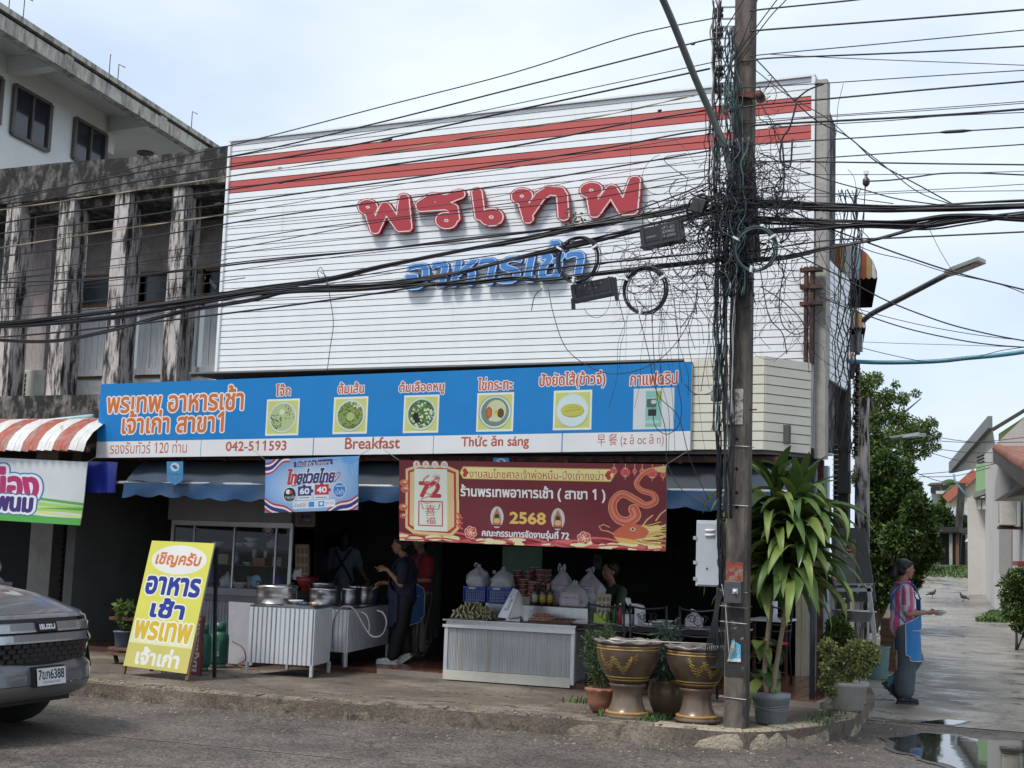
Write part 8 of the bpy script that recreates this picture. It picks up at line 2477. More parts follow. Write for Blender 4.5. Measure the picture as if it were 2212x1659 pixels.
CABW=M('dull_white_laminate',(0.30,0.30,0.31),0.6,var=.08)
MB().box(gx0-.06,gx1-.02,gy0-.01,gy1,1.83,2.14).build('header_panel',CABW,gc)
MB().box(gx0,gx1,gy0,gy0+.05,1.76,1.825).build('top_rail',ALU,gc)
MB().box(gx0,gx1,gy0-.03,gy1,.86,.955).build('ledge',CABW,gc)
MB().box(gx0,gx1,gy0-.02,gy1,.78,.855).build('drawer_rail',M('darker_laminate',(0.20,0.20,0.21),0.6),gc)
mb=MB();poly_corr(mb,V(gx0,gy0,0),V(gx1,gy0,0),.15,.775,.05,.01);mb.build('ribbed_base',M('dull_ribbed_sheet',(0.30,0.31,0.33),0.5),gc)
for x in(gx0,PY(416,1178,gy0).x,PY(503,1178,gy0).x,PY(593.6,1178,gy0).x,gx1-.04):MB().box(x,x+(.045 if x in(gx0,gx1-.04)else.022),gy0,gy0+.03,.955,1.77).build('mullion',ALU,gc)
xs_=[gx0+.045,PY(416,1178,gy0).x,PY(503,1178,gy0).x,PY(593.6,1178,gy0).x,gx1-.04]
for a,b_ in zip(xs_,xs_[1:]):MB().box(a+.02,b_-.002,gy0+.012,gy0+.016,.958,1.758).build('pane',glass('cabinet_glass',(0.8,0.85,0.9),0.0),gc)
for z in(1.26,1.50):MB().box(gx0+.02,gx1-.02,gy0+.06,gy1,z-.008,z).build('shelf',M('dark_glass_shelf',(0.07,0.08,0.08),0.2),gc)
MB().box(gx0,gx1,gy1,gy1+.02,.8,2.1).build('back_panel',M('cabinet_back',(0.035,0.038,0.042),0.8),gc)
MB().box(gx1-.01,gx1+.0,gy0+.05,gy1,.96,1.76).build('side_pane',glass('cabinet_glass'),gc)
cx_=lambda px:PY(px,1200,15.1).x
em=thing('round_sticker','round blue and cream food sign sticker on the glass cabinet','sticker',PY(578,1141,gy0))
cv=Canvas(60,60,(0.02,0.04,0.15));cv.ell(30,30,30,30,(0.5,0.52,0.55));cv.ell(30,30,28,28,(0.02,0.04,0.18));cv.ell(30,30,20,20,(0.5,0.52,0.55));cv.ell(30,30,18,18,(0.46,0.36,0.22));cv.ell(30,24,9,6,(0.55,0.55,0.55));cv.text("อาหาร",14,3,46,11,(0.5,0.52,0.55),.5)
cv.on=((cv.X-30)**2+(cv.Y-30)**2<900)
p0,p1=PY(566,1155,gy0),PY(591,1127,gy0)
cv.build('print',V(p0.x,gy0+.008,p0.z),V(p1.x,gy0+.008,p0.z),V(p1.x,gy0+.008,p1.z),V(p0.x,gy0+.008,p1.z),PRINT,em)
zb1,zb2,zb3=1.501,1.261,.956
for px,z,r,lab in((470,zb1,.095,'white bowl of red food on the top cabinet shelf'),(516,zb1,.085,'white bowl with a spoon on the top cabinet shelf'),(541,zb1,.10,'lower of two nested white bowls on the top cabinet shelf'),(541,zb1+.065,.10,'upper of two nested white bowls on the top cabinet shelf'),(536,zb2,.07,'small white bowl on the middle cabinet shelf'),(521,zb3,.13,'big white bowl of food on the bottom of the cabinet')):
 bowl(V(cx_(px),15.1,z),r,lab,'white bowls in the glass cabinet')
for k in range(9):bowl(V(cx_(457),15.1,zb3+k*.028),.12,'blue plastic bowl, %s from the bottom of the tall nested stack in the cabinet'%NTH[k],'nested blue bowls in the cabinet',M('blue_bowl',(0.06,0.14,0.32),0.4),h=.5)
for px,z,w,h,col,lab in((486,zb2,.17,.13,(0.30,0.31,0.22),'pale printed carton on the middle shelf'),(564,zb2,.2,.1,(0.22,0.10,0.04),'orange-brown tray on the middle shelf'),(603,zb2,.14,.12,(0.2,0.27,0.22),'greenish plastic food box on the middle shelf'),(388,zb1,.11,.07,(0.28,0.28,0.27),'small grey box at the left of the top shelf')):
 tag(MB().box(cx_(px)-w/2,cx_(px)+w/2,15.05,15.2,z,z+h).build('food_box',M('box_col_%d'%px,col,.6,var=.2,sc=20),bevel=.004),lab,'box')
bottle(V(cx_(514),15.08,zb2),.22,.045,M('jar_clear_grey',(0.16,0.2,0.26),0.15),'tall jar with a blue lid and coloured label on the middle cabinet shelf',None,lm=M('coloured_label',(0.25,0.35,0.5),.5,var=.6,sc=30),cap=M('blue_lid',(0.05,0.09,0.25),.4))
for px,z,r,h,col,lab in((550,zb2+.1,.035,.11,(0.3,0.45,0.45),'pale green tumbler in the orange-brown tray'),(574,zb2+.1,.032,.1,(0.4,0.42,0.42),'grey steel tumbler in the orange-brown tray'),(495,zb2,.035,.12,(0.28,0.18,0.13),'small brown jar left of the blue-lidded jar'),(551,zb3,.09,.16,(0.22,0.23,0.23),'dull metal canister on the cabinet floor'),(605,zb3,.09,.19,(0.02,0.05,0.26),'blue plastic canister on the cabinet floor')):
 LT('canister' if h>.15 else'cup',lab,'canister' if h>.15 else'cup',V(cx_(px),15.1,z),[('cup',[(r*.85,0),(r,h),(r*.9,h)],M('cup_col_%d'%px,col,.4))])
c=V(cx_(566),15.0,zb3+.1);tag(MB().ball(c,.085,.02,.085,18).build('blue_cover',M('sky_blue_plastic',(0.14,0.36,0.5),.4)),'round sky-blue plastic lid standing upright on the cabinet floor','lid')
bowl(V(PY(645,1262,14.75).x,14.95,.97),.15,'red plastic basin at the right end of the glass cabinet',None,M('red_plastic',(0.32,0.03,0.03),.4),h=.9)
c=V(PY(645,1230,14.9).x,14.95,1.1);bag(c,.2,.25,'cloudy bag of green vegetables in the red basin',1)
bag(V(cx_(490),15.15,zb3),.22,.2,'cloudy grey bag on the cabinet floor',1);bag(V(cx_(583),15.15,zb1),.16,.13,'white bag at the right of the top cabinet shelf',1)
# yellow board, red board, stand with plant
b0,b1=V(-9.64,11.51,0),V(-8.76,11.44,0)
ln=V(.075,.993,0)
F_=lambda b_,z:b_+ln*((z-.15)*.232)+V(0,0,z)
ab=thing('sandwich_board','leaning yellow sandwich board with blue, orange and white Thai lettering','sign',b0)
q=[F_(b0,.235),F_(b1,.215),F_(b1,1.545),F_(b0,1.55)]
cv=Canvas(280,430,(0.62,0.60,0.10))
for k in range(20):cv.rect(0,270+k*4,280,274+k*4,(0.62+.004*k,0.60+.005*k,0.10+.016*k))
cv.rect(0,350,280,430,(0.55,0.50,0.14))
cv.ell(140,62,122,50,(0.70,0.70,0.66));cv.text("เชิญครับ",36,34,240,90,(0.55,0.17,0.06),2.5,shear=.1)
N_=(0.02,0.04,0.25)
cv.text("อาหาร",18,120,262,186,N_,4.5,[(5,(0.72,0.72,0.66))]);cv.text("เช้า",64,192,216,262,N_,4.5,[(5,(0.72,0.72,0.66))])
cv.text("พรเทพ",12,272,266,338,(0.60,0.42,0.04),4,[(5,(0.74,0.74,0.70))]);cv.text("เจ้าเก่า",46,358,238,420,(0.72,0.72,0.70),3.2)
cv.build('printed_face',*q,PRINTM,ab,off=.003)
MB().prism(q,(0,.02,0)).build('board',M('weathered_white_edge',(0.42,0.42,0.4),.7),ab)
for b_ in(b0,b1):MB().beam(F_(b_,.15)+V(0,.03,0),F_(b_,.6)+V(0,.03,0),.035,.03,upv=(0,1,0)).build('leg',WOOD,ab)
for b_ in(b0,b1):MB().beam(V(b_.x+.02,b_.y+.46,.15),F_(b_,1.5)+V(0,.04,0),.03,.03,upv=(0,1,0)).build('rear_leg',BLACKM,ab)
rq=[PY(404,1452,12.1),PY(433,1460,12.0),PY(440,1330,12.25),PY(424,1330,12.3)]
t=thing('red_board','narrow dark red board with sideways white letters behind the yellow board','sign',rq[0])
cv=Canvas(150,40,(0.22,0.02,0.025));cv.text("เมนูแนะนำ",6,6,144,34,(0.6,0.58,0.56),1.5)
cv.a=np.rot90(cv.a).copy();cv.on=np.rot90(cv.on).copy();cv.w,cv.h=40,150
cv.build('printed_face',*rq,PRINTM,t,off=.004)
MB().prism(rq,(0,.025,0)).build('board',RUST,t)
t=thing('wooden_stand','rough rusty-brown wooden stand with a plank top left of the yellow board','stand',(c5_.x,c5_.y,.15))
MB().box(c5_.x-.17,c5_.x+.3,c5_.y-.06,c5_.y+.1,c5_.z+.30,c5_.z+.335).build('plank',RUST,t)
MB().box(c5_.x+.13,c5_.x+.19,c5_.y+.0,c5_.y+.06,.15,c5_.z+.3).build('post',RUST,t)
MB().box(c5_.x-.12,c5_.x+.16,c5_.y-.1,c5_.y+.1,.30,.328).build('step',WOOD,t);MB().box(c5_.x-.15,c5_.x+.16,c5_.y-.1,c5_.y+.1,.24,.27).build('step',WOOD,t)
MB().beam((c5_.x-.06,c5_.y,.15),(c5_.x-.1,c5_.y,.25),.03,.04,upv=(0,1,0)).build('foot',RUST,t)
# wash stand by the lane
SY_=17.6
sk=thing('wash_stand','aluminium wash stand with a steel basin and an upright back board by the lane','sink',PY(1840,1385,SY_))
def skp(px,py,y=SY_):return PY(px,py,y)
MB().prism([skp(1800,1300),skp(1893,1300),skp(1868,1140),skp(1795,1140)],(0,.03,0)).build('back_board',M('grey_back_board',(0.13,0.13,0.135),.7,var=.1),sk)
MB().prism([skp(1800,1262,SY_-.02),skp(1848,1262,SY_-.02),skp(1848,1165,SY_-.02),skp(1806,1165,SY_-.02)],(0,.012,0)).build('inner_panel',M('pale_grey_panel',(0.24,0.24,0.23),.7),sk)
for a,b_ in(((1793,1262),(1803,1375)),((1876,1262),(1891,1390))):MB().beam(skp(*a,SY_-.2),skp(*b_,SY_-.2),.05,.04,upv=(0,1,0)).build('post',ALU,sk)
for y0 in(1262,1274,1324):MB().beam(skp(1793,y0,SY_-.2),skp(1884,y0+(0),SY_-.2),.04,.02 if y0==1262 else.045).build('rail',ALU,sk)
c=skp(1845,1320,SY_-.15)
MB().lathe(c+V(0,0,-.13),[(.16,0),(.24,.03),(.26,.12),(.28,.13),(.28,.14),(.24,.13),(.14,.03),(.001,.03)],24,ax=.7).build('basin',STEEL,sk)
mb=MB();mb.tube(spline([skp(1878,1318,SY_-.05),skp(1878,1285,SY_-.05),skp(1868,1265,SY_-.1),skp(1855,1266,SY_-.15),skp(1852,1282,SY_-.2)],6),.011,8);mb.build('tap',STEEL,sk)
cv=Canvas(40,52,(0.46,0.44,0.42));cv.ell(20,16,10,8,(0.3,0.05,0.06));cv.rect(3,30,37,38,(0.42,0.03,0.05));cv.text("ห้ามจอด",5,40,35,49,(0.42,0.03,0.05),.5)
t=thing('red_notice','small white and red notice stuck on the back board of the wash stand','notice',skp(1830,1195))
cv.build('print',skp(1821,1203,SY_-.03),skp(1845,1203,SY_-.03),skp(1845,1172,SY_-.03),skp(1821,1172,SY_-.03),PRINT,t)
c=skp(1823,1321,SY_-.3);LT('soap_bottle','yellow-green pump soap bottle on the wash stand','soap bottle',c,[('body',[(.035,0),(.037,.01),(.037,.09),(.015,.11)],M('yellow_soap',(0.42,0.46,0.08),.25)),('pump',[(.01,.11),(.01,.15),(.02,.155),(.02,.165),(.004,.17)],WHITEP)])
c=skp(1801,1271,SY_-.25);t=thing('figurine','small white and red smiling figurine on the wash stand rail','figurine',c)
MB().lathe(c,[(.03,0),(.04,.03),(.035,.08),(.02,.1)],12).build('body',M('blue_red_cloth',(0.2,0.12,0.2),.5),t);MB().ball(c+V(0,0,.13),.04,.04,.045).build('head',M('pink_head',(0.5,0.32,0.26),.5),t)
tag(MB().lathe(PG(1890,1465,.006),[(.15,0),(.17,.01),(.2,.42),(.215,.43),(.2,.43),(.17,.1),(.001,.1)],20).build('pale_bin',M('pale_green_plastic',(0.25,0.40,0.38),.5)),'pale green plastic bin behind the variegated shrub','bin')
for k in range(9):
 p=PG(1912,1455,0);tag(MB().box(p.x-.12+jit(.01),p.x+.1+jit(.01),p.y+.3+jit(.02),p.y+.7,.006+k*.085,.086+k*.085).build('wood_block',WOOD),'reddish wooden block, %s from the bottom of the stack beside the wash stand'%NTH[k],'wood block','stacked wooden blocks beside the lane')
tag(MB().tube(spline([PG(1786,1506,.16)+V(0,0,.14),PG(1790,1508,.16)+V(0,0,.02),PG(1808,1512,.16)+V(0,-.01,.01),PG(1811,1520,.16)+V(0,-.02,-.02)],4),.02,10).build('drain_pipe',M('turquoise_pvc',(0.12,0.36,0.42),.4)),'turquoise plastic drain pipe elbow on the kerb corner','pipe')
# people
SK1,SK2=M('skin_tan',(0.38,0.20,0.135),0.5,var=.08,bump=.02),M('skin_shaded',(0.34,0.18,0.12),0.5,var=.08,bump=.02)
HAIR=M('black_hair',(0.012,0.009,0.009),0.4,var=.3,sc=30,bump=.3,bsc=90,stretch=(3,3,.4))
EYE,LIP=M('dark_eye',(0.01,0.008,0.008),0.3,bump=0),M('lip_colour',(0.26,0.07,0.07),0.5,bump=0)
def capl(mb,pts,rs):
 for a,b_,r0,r1 in zip(pts,pts[1:],rs,rs[1:]):capsule(mb,a,b_,r0,r1)
def hand(mb,wr,d,palmn,curl=.5,point=False):
 d,pn=V(*d).normalized(),V(*palmn).normalized();sd=d.cross(pn).normalized();wr=V(*wr)
 pc=wr+d*.045
 mb.obox(pc,d*.042,sd*.034,pn*.011)
 capsule(mb,wr,pc,.022,.024,8)
 for i,L in enumerate((.066,.076,.072,.058)):
  o=wr+d*.085+sd*(.028-i*.0185)
  c_=.05 if(point and i==0)else curl+i*.06
  p1=o+(d*math.cos(c_*.6)+pn*math.sin(c_*.6))*L*.5
  p2=p1+(d*math.cos(c_*1.7)+pn*math.sin(c_*1.7))*L*.35
  p3=p2+(d*math.cos(c_*2.3)+pn*math.sin(c_*2.3))*L*.25
  capl(mb,[o-d*.03,p1,p2,p3],[.0095,.009,.0082,.0075])
 th=wr+d*.03+sd*.03
 capl(mb,[th-sd*.02,th+d*.028+sd*.018+pn*.012,th+d*.055+sd*.018+pn*.026],[.012,.0105,.009])
def head(t,mb,c,hair='bun',tilt=0,skin=None):
 c=V(*c)
 mb.ball(c+V(.0,0,.015),.092,.072,.092,16);mb.ball(c+V(.022,0,-.035),.068,.058,.072,14);mb.ball(c+V(.05,0,-.078),.030,.032,.022,10)
 mb.tube([c+V(.082,0,.022),c+V(.100,0,-.012),c+V(.102,0,-.022)],[.008,.013,.009],8);mb.ball(c+V(.085,0,-.05),.012,.02,.010,8)
 for s_ in(-1,1):mb.ball(c+V(-.004,s_*.072,-.008),.019,.009,.03,10);mb.ball(c+V(.062,s_*.034,-.022),.026,.022,.024,8)
 for s_ in(-1,1):
  MB().ball(c+V(.083,s_*.031,.008),.008,.013,.006,8).build('eye',EYE,t);MB().ball(c+V(.085,s_*.032,.028),.006,.018,.0035,8).build('eyebrow',HAIR,t)
 MB().ball(c+V(.092,0,-.052),.009,.021,.006,8).build('mouth',LIP,t)
 h=MB()
 h.ball(c+V(-.022,0,.038),.098,.083,.086,16);h.ball(c+V(-.05,0,-.01),.062,.076,.075,14)
 for s_ in(-1,1):capsule(h,c+V(.045,s_*.055,.07),c+V(-.03,s_*.072,.02),.022,.024)
 if hair=='bun':h.ball(c+V(-.10,0,.03),.035,.04,.04,10);capl(h,[c+V(-.12,0,.01),c+V(-.135,.0,-.07),c+V(-.12,0,-.13)],[.034,.04,.018])
 if hair=='long':capl(h,[c+V(-.05,0,0),c+V(-.07,0,-.12),c+V(-.07,0,-.19)],[.085,.08,.06])
 if hair=='tied':h.ball(c+V(-.11,0,.02),.034,.036,.036,10)
 fuse('hair',h,.009,HAIR,t,3)
def shirt(t,mat,cz,L,arms,tilt=0,hip=.155,pick=None,mats=None,open_=False):
 s=MB()
 capl(s,[(0,0,L),(.0,0,(L+cz)/2),(.0,0,cz-.12)],[hip,.128,.13])
 for sg in(-1,1):s.ball((.0,sg*.055,(L+cz)/2+.08),.118,.105,.20,12);s.ball((.0,sg*.06,L+.03),.135,.11,.07,12)
 s.ball((0.055,.06,cz-.16),.07,.06,.065,10);s.ball((0.055,-.06,cz-.16),.07,.06,.065,10)
 capl(s,[(0,-.15,cz-.03),(0,0,cz+.0),(0,.15,cz-.03)],[.062,.062,.062])
 for(sh,el)in arms:capl(s,[sh,V(*sh).lerp(V(*el),.78)],[.066,.062])
 return fuse('shirt',s,.011,mat,t,5,mats,pick)
def apron(t,mat,cz,zb,half=1.15,rx=.165,ry=.18,skew=0,flare=0,pip=None):
 vs_,fs=[],[]
 nz_,na=16,18
 for i in range(nz_+1):
  u=i/nz_;z=cz-.14+(zb-cz+.14)*u
  w=(.42+.0*u)if u<.22 else half
  if.22<=u<.38:w=.42+(half-.42)*(u-.22)/.16
  if u>.93:w=half*.86
  for j in range(na+1):
   a=(j/na*2-1)*w
   f=1+.03*math.sin(9*a+u*5)*u
   R1,R2=rx+flare*u+(.02 if u<.5 else 0),ry+flare*.6*u
   vs_.append((R1*math.cos(a)*f,R2*math.sin(a)*f,z+skew*a*u-.03*(abs(a)/half)**2*(u>.9)*-1))
 fs=[(i*(na+1)+j,(i+1)*(na+1)+j,(i+1)*(na+1)+j+1,i*(na+1)+j+1)for i in range(nz_)for j in range(na)]
 mb=MB();mb.add(vs_,fs,0,True);mb.add([(x*.985,y*.985,z)for x,y,z in vs_],[f[::-1]for f in fs],0,True)
 o=mb.build('apron',mat,t)
 ed=[vs_[i*(na+1)]for i in range(nz_+1)],[vs_[i*(na+1)+na]for i in range(nz_+1)],vs_[nz_*(na+1):],vs_[:na+1]
 mb=MB()
 for e in ed:mb.tube(e,.0045,5)
 q_=int(nz_*.5)*(na+1);mb.tube([V(*p)*1.0+V(.004,0,0)for p in vs_[q_+2:q_+na-1]],.004,5)
 mb.build('piping',pip or WHITEP,o)
 mb=MB()
 for s_ in(-1,1):
  mb.tube(spline([vs_[0]if s_<0 else vs_[na],(0.09,s_*.09,cz+.02),(-.04,s_*.10,cz+.03),(-.125,s_*.05,cz-.10),(-.12,-s_*.07,cz-.26),(-.03,-s_*.165,cz-.40)],5),.009,6)
 mb.build('strap',mat,t)
 return o
def legs(t,mat,L,ls,wide=1.0,cuff=True,pick=None,mats=None):
 s=MB();s.ball((0,0,L),.145,.165,.12,14)
 for pts,rr in ls:capl(s,pts,[r*wide for r in rr])
 return fuse('trousers',s,.012,mat,t,5,mats,pick)
def shoe(t,p,ang,mat,sole,nm='shoe',L=.25):
 R_=Matrix.Rotation(ang,3,'Y');s=MB()
 for(x,z,r,ry)in((-.06,.045,.036,.036),(0,.045,.04,.04),(.06,.04,.036,.045),(.115,.035,.030,.044)):s.ball(V(*p)+R_@V(x,0,z),r*1.3,ry,r,10)
 o=fuse(nm,s,.008,mat,t,3)
 mb=MB();mb.prism([V(*p)+R_@V(x,y,0)for x,y in((-.10,-.03),(.05,-.045),(.13,-.04),(.155,0),(.13,.04),(.05,.045),(-.10,.03),(-.115,0))][::-1],R_@V(0,0,.022));mb.build('sole',sole,o)
def place(t,x,y,z,rot):t.location=(x,y,z);t.rotation_euler=(0,0,rot)
w=thing('person','woman in pink and white striped shirt and blue apron carrying a bowl','person')
PKM,WHM=M('pink_cotton',(0.62,0.09,0.26),.7,bump=.1),M('white_cotton',(0.62,0.60,0.62),.7,bump=.1)
cz=1.31
b=MB();capl(b,[(0,0,cz-.04),(.0,0,cz+.05),(.012,0,cz+.11)],[.05,.046,.05])
armR,armL=((0,-.165,cz-.04),(-.02,-.205,cz-.30),(.21,-.15,cz-.285)),((0,.165,cz-.04),(.0,.20,cz-.30),(.23,.10,cz-.28))
for a in(armR,armL):capl(b,a,[.045,.038,.024])
hand(b,(.215,-.148,cz-.285),(1,.18,-.08),(0,.25,1),.35);hand(b,(.235,.10,cz-.28),(1,-.15,-.08),(0,-.25,1),.35)
head(w,b,(.03,0,cz+.195),'bun')
fuse('body',b,.0075,SK1,w,2)
shirt(w,PKM,cz,.86,[(armR[0],armR[1]),(armL[0],armL[1])],pick=lambda c,n:1 if(math.atan2(c.y,c.x+.02)*1.25+(0 if c.z<1.1 or abs(c.y)<.15 else c.x*9))%1.25<.52 else 0,mats=[PKM,WHM],hip=.16)
mb=MB();mb.tube([(.075*math.cos(a),.07*math.sin(a),cz+.045+.012*math.cos(a))for a in np.linspace(0,6.28,20)],.017,6);mb.build('collar',PKM,w)
JEAN=M('grey_denim',(0.085,0.11,0.125),.8,var=.25,sc=6,bump=.25)
legs(w,JEAN,.84,[([(0,-.08,.82),(.02,-.085,.48),(-.01,-.085,.16)],[.115,.105,.112]),([(0,.08,.82),(.17,.085,.50),(-.02,.085,.24)],[.115,.095,.095])])
apron(w,M('blue_apron_cloth',(0.02,0.20,0.52),.55,var=.12,bump=.15,bsc=8),cz,.48,1.75,.175,.185,.01,.03)
SHO,SOL=M('black_canvas_shoe',(0.02,0.022,0.024),.6),M('dark_sole',(0.03,0.03,0.03),.7)
shoe(w,(.0,-.085,.0),0,SHO,SOL);shoe(w,(-.14,.085,.13),.75,SHO,SOL)
s=MB();capl(s,[(-.03,-.085,.06),(-.02,-.085,.19)],[.038,.045]);capl(s,[(-.16,.085,.17),(-.10,.085,.26)],[.036,.042]);fuse('sock',s,.01,M('teal_sock',(0.08,0.2,0.24),.8),w,2)
place(w,-2.33,16.1,.008,math.radians(27))
bp=V(-2.33,16.1,.008)+Matrix.Rotation(math.radians(27),3,'Z')@V(.40,-.04,cz-.315)
bw=LT('bowl','white bowl of chopped greens held out by the woman in the striped shirt','bowl',bp,[('bowl',[(.04,0),(.045,.01),(.075,.03),(.095,.055),(.09,.055),(.001,.03)],CER),('greens',[(.082,.045),(.05,.058),(.001,.062)],LG[2])])
w=thing('person','woman in dark clothes and white clogs pointing beside the pots','person')
NAVY,BLK=M('navy_cloth',(0.012,0.015,0.035),.8,bump=.15),M('black_cloth',(0.01,0.01,0.012),.8,bump=.15)
cz=1.20
b=MB();capl(b,[(0,0,cz-.04),(.02,0,cz+.05),(.05,0,cz+.10)],[.048,.044,.05])
aR,aL=((0,.155,cz-.04),(.02,.19,cz-.27),(.20,.12,cz-.10)),((0,-.155,cz-.04),(.04,-.19,cz-.28),(.25,-.10,cz-.26))
for a in(aR,aL):capl(b,a,[.043,.036,.023])
hand(b,(.20,.12,cz-.10),(.8,-.1,.25),(.3,-.6,-.5),.9,True);hand(b,(.25,-.10,cz-.26),(1,0,-.15),(0,.5,-.8),1.0)
head(w,b,(.075,0,cz+.19),'tied')
fuse('body',b,.0075,SK2,w,2)
shirt(w,NAVY,cz,.78,[(aR[0],aR[1]),(aL[0],aL[1])],hip=.15)
apron(w,M('dark_navy_apron',(0.016,0.02,0.05),.8),cz,.42,1.3,.17,.18,0,.03,BLK)
legs(w,BLK,.76,[([(0,.075,.74),(.03,.08,.42),(.10,.08,.10)],[.105,.085,.07]),([(0,-.075,.74),(.02,-.08,.42),(-.04,-.08,.17)],[.105,.08,.065])])
CROC=M('white_clog_rubber',(0.62,0.61,0.54),.5,bump=.05)
shoe(w,(.14,.08,.0),0,CROC,CROC,'clog');shoe(w,(-.02,-.08,.02),.62,CROC,CROC,'clog')
s=MB();capl(s,[(.10,.08,.05),(.09,.08,.12)],[.036,.04]);capl(s,[(-.06,-.08,.09),(-.035,-.08,.19)],[.037,.04]);fuse('sock',s,.01,M('white_sock',(0.6,0.58,0.56),.8),w,2)
place(w,-7.80,14.25,.2,math.radians(24.5+180-4))
mb=MB();R_=Matrix.Rotation(math.radians(200),3,'Z');p=V(-7.8,14.25,.2)+R_@V(.31,-.10,cz-.28);mb.tube([p+V(0,0,.02),p+R_@V(.12,0,-.10)],.005,6)
tag(mb.build('ladle',STEEL),'thin ladle handle in the hand of the woman in dark clothes','ladle')
w=thing('person','person in red shirt and blue apron behind the woman in dark clothes','person')
cz=1.25
b=MB();capl(b,[(0,0,cz-.04),(.0,0,cz+.05),(.02,0,cz+.10)],[.05,.046,.05])
aR,aL=((0,.16,cz-.04),(.02,.20,cz-.28),(.20,.06,cz-.30)),((0,-.16,cz-.04),(.0,-.21,cz-.28),(.21,-.05,cz-.31))
for a in(aR,aL):capl(b,a,[.045,.037,.024])
hand(b,(.20,.06,cz-.30),(.6,-.7,0),(0,.0,-1),.8);hand(b,(.21,-.05,cz-.31),(.6,.7,0),(0,0,-1),.8)
head(w,b,(.03,0,cz+.195),'tied')
fuse('body',b,.0075,SK2,w,2)
shirt(w,M('red_polo',(0.26,0.012,0.016),.7,bump=.1),cz,.80,[(aR[0],aR[1]),(aL[0],aL[1])],hip=.16)
apron(w,M('mid_blue_apron',(0.015,0.10,0.30),.6),cz,.38,1.2,.178,.188,.05,.04)
legs(w,M('brown_striped_cloth',(0.05,0.035,0.03),.8),.78,[([(0,.08,.76),(.05,.085,.42),(.06,.085,.12)],[.115,.10,.095]),([(0,-.08,.76),(.0,-.085,.42),(-.20,-.085,.22)],[.115,.10,.08])],pick=lambda c,n:int(abs(c.y)*55)%2,mats=[M('brown_striped_cloth',(0.05,0.035,0.03)),M('pale_stripe',(0.22,0.19,0.17),.8)])
shoe(w,(.06,.085,.0),0,M('tan_sandal',(0.2,0.15,0.1),.7),SOL,'sandal');shoe(w,(-.26,-.085,.14),1.1,M('tan_sandal',(0.2,0.15,0.1)),SOL,'sandal')
place(w,PY(903,1380,15.3).x,15.3,.2,math.radians(24.5+180+42))
w=thing('person','person seen from behind, grey-blue shirt with black crossed apron straps','person')
cz=1.30
b=MB();capl(b,[(0,0,cz-.04),(.0,0,cz+.05),(.03,0,cz+.10)],[.05,.046,.05])
aR,aL=((0,.165,cz-.04),(.05,.21,cz-.28),(.27,.15,cz-.34)),((0,-.165,cz-.04),(.10,-.22,cz-.26),(.27,-.30,cz-.42))
for a in(aR,aL):capl(b,a,[.045,.038,.024])
hand(b,(.27,.15,cz-.34),(1,0,-.2),(0,0,-1),.6);hand(b,(.27,-.30,cz-.42),(1,0,-.2),(0,0,-1),.6)
head(w,b,(.04,0,cz+.19),'long')
fuse('body',b,.0075,SK2,w,2)
shirt(w,M('grey_blue_shirt',(0.16,0.22,0.27),.8,bump=.1),cz,.84,[(aR[0],aR[1]),(aL[0],aL[1])],hip=.16)
legs(w,BLK,.80,[([(0,.08,.78),(0,.085,.42),(0,.085,.08)],[.11,.085,.06]),([(0,-.08,.78),(0,-.085,.42),(0,-.085,.08)],[.11,.085,.06])])
mb=MB()
for s_ in(-1,1):mb.tube(spline([(.05,s_*.11,cz+.015),(-.10,s_*.10,cz-.02),(-.145,s_*.03,cz-.14),(-.155,-s_*.09,cz-.32),(-.12,-s_*.14,cz-.43)],5),.016,6)
mb.build('strap',BLK,w)
shoe(w,(0,.085,0),0,SHO,SOL);shoe(w,(0,-.085,0),0,SHO,SOL)
place(w,PY(738,1300,16.6).x,16.6,.2,math.radians(112))
w=thing('person','dim person in a green shirt sitting behind the menu card','person')
cz=.98
b=MB();capl(b,[(0,0,cz-.04),(.03,0,cz+.05),(.05,0,cz+.10)],[.05,.046,.05])
aR,aL=((0,.165,cz-.04),(.08,.20,cz-.28),(.28,.08,cz-.20)),((0,-.165,cz-.04),(.08,-.20,cz-.28),(.28,-.08,cz-.20))
for a in(aR,aL):capl(b,a,[.045,.038,.024])
hand(b,(.28,.08,cz-.2),(.8,-.4,0),(0,0,-1),.7);hand(b,(.28,-.08,cz-.2),(.8,.4,0),(0,0,-1),.7)
head(w,b,(.06,0,cz+.19),'tied')
fuse('body',b,.0075,SK2,w,2)
shirt(w,M('dull_green_shirt',(0.06,0.10,0.055),.8,bump=.1),cz,.50,[(aR[0],aR[1]),(aL[0],aL[1])],hip=.17)
legs(w,BLK,.48,[([(0,.08,.47),(.38,.10,.46),(.38,.10,.08)],[.11,.08,.06]),([(0,-.08,.47),(.38,-.10,.46),(.38,-.10,.08)],[.11,.08,.06])])
shoe(w,(.38,.10,0),0,SHO,SOL);shoe(w,(.38,-.10,0),0,SHO,SOL)
place(w,PY(1325,1290,15.0).x,15.0,.2,math.radians(235))
tag(MB().box(PY(1325,1290,15).x-.18,PY(1325,1290,15).x+.18,14.9,15.25,.2,.57).build('stool',WOOD),'plain wooden stool under the seated person in green','stool')
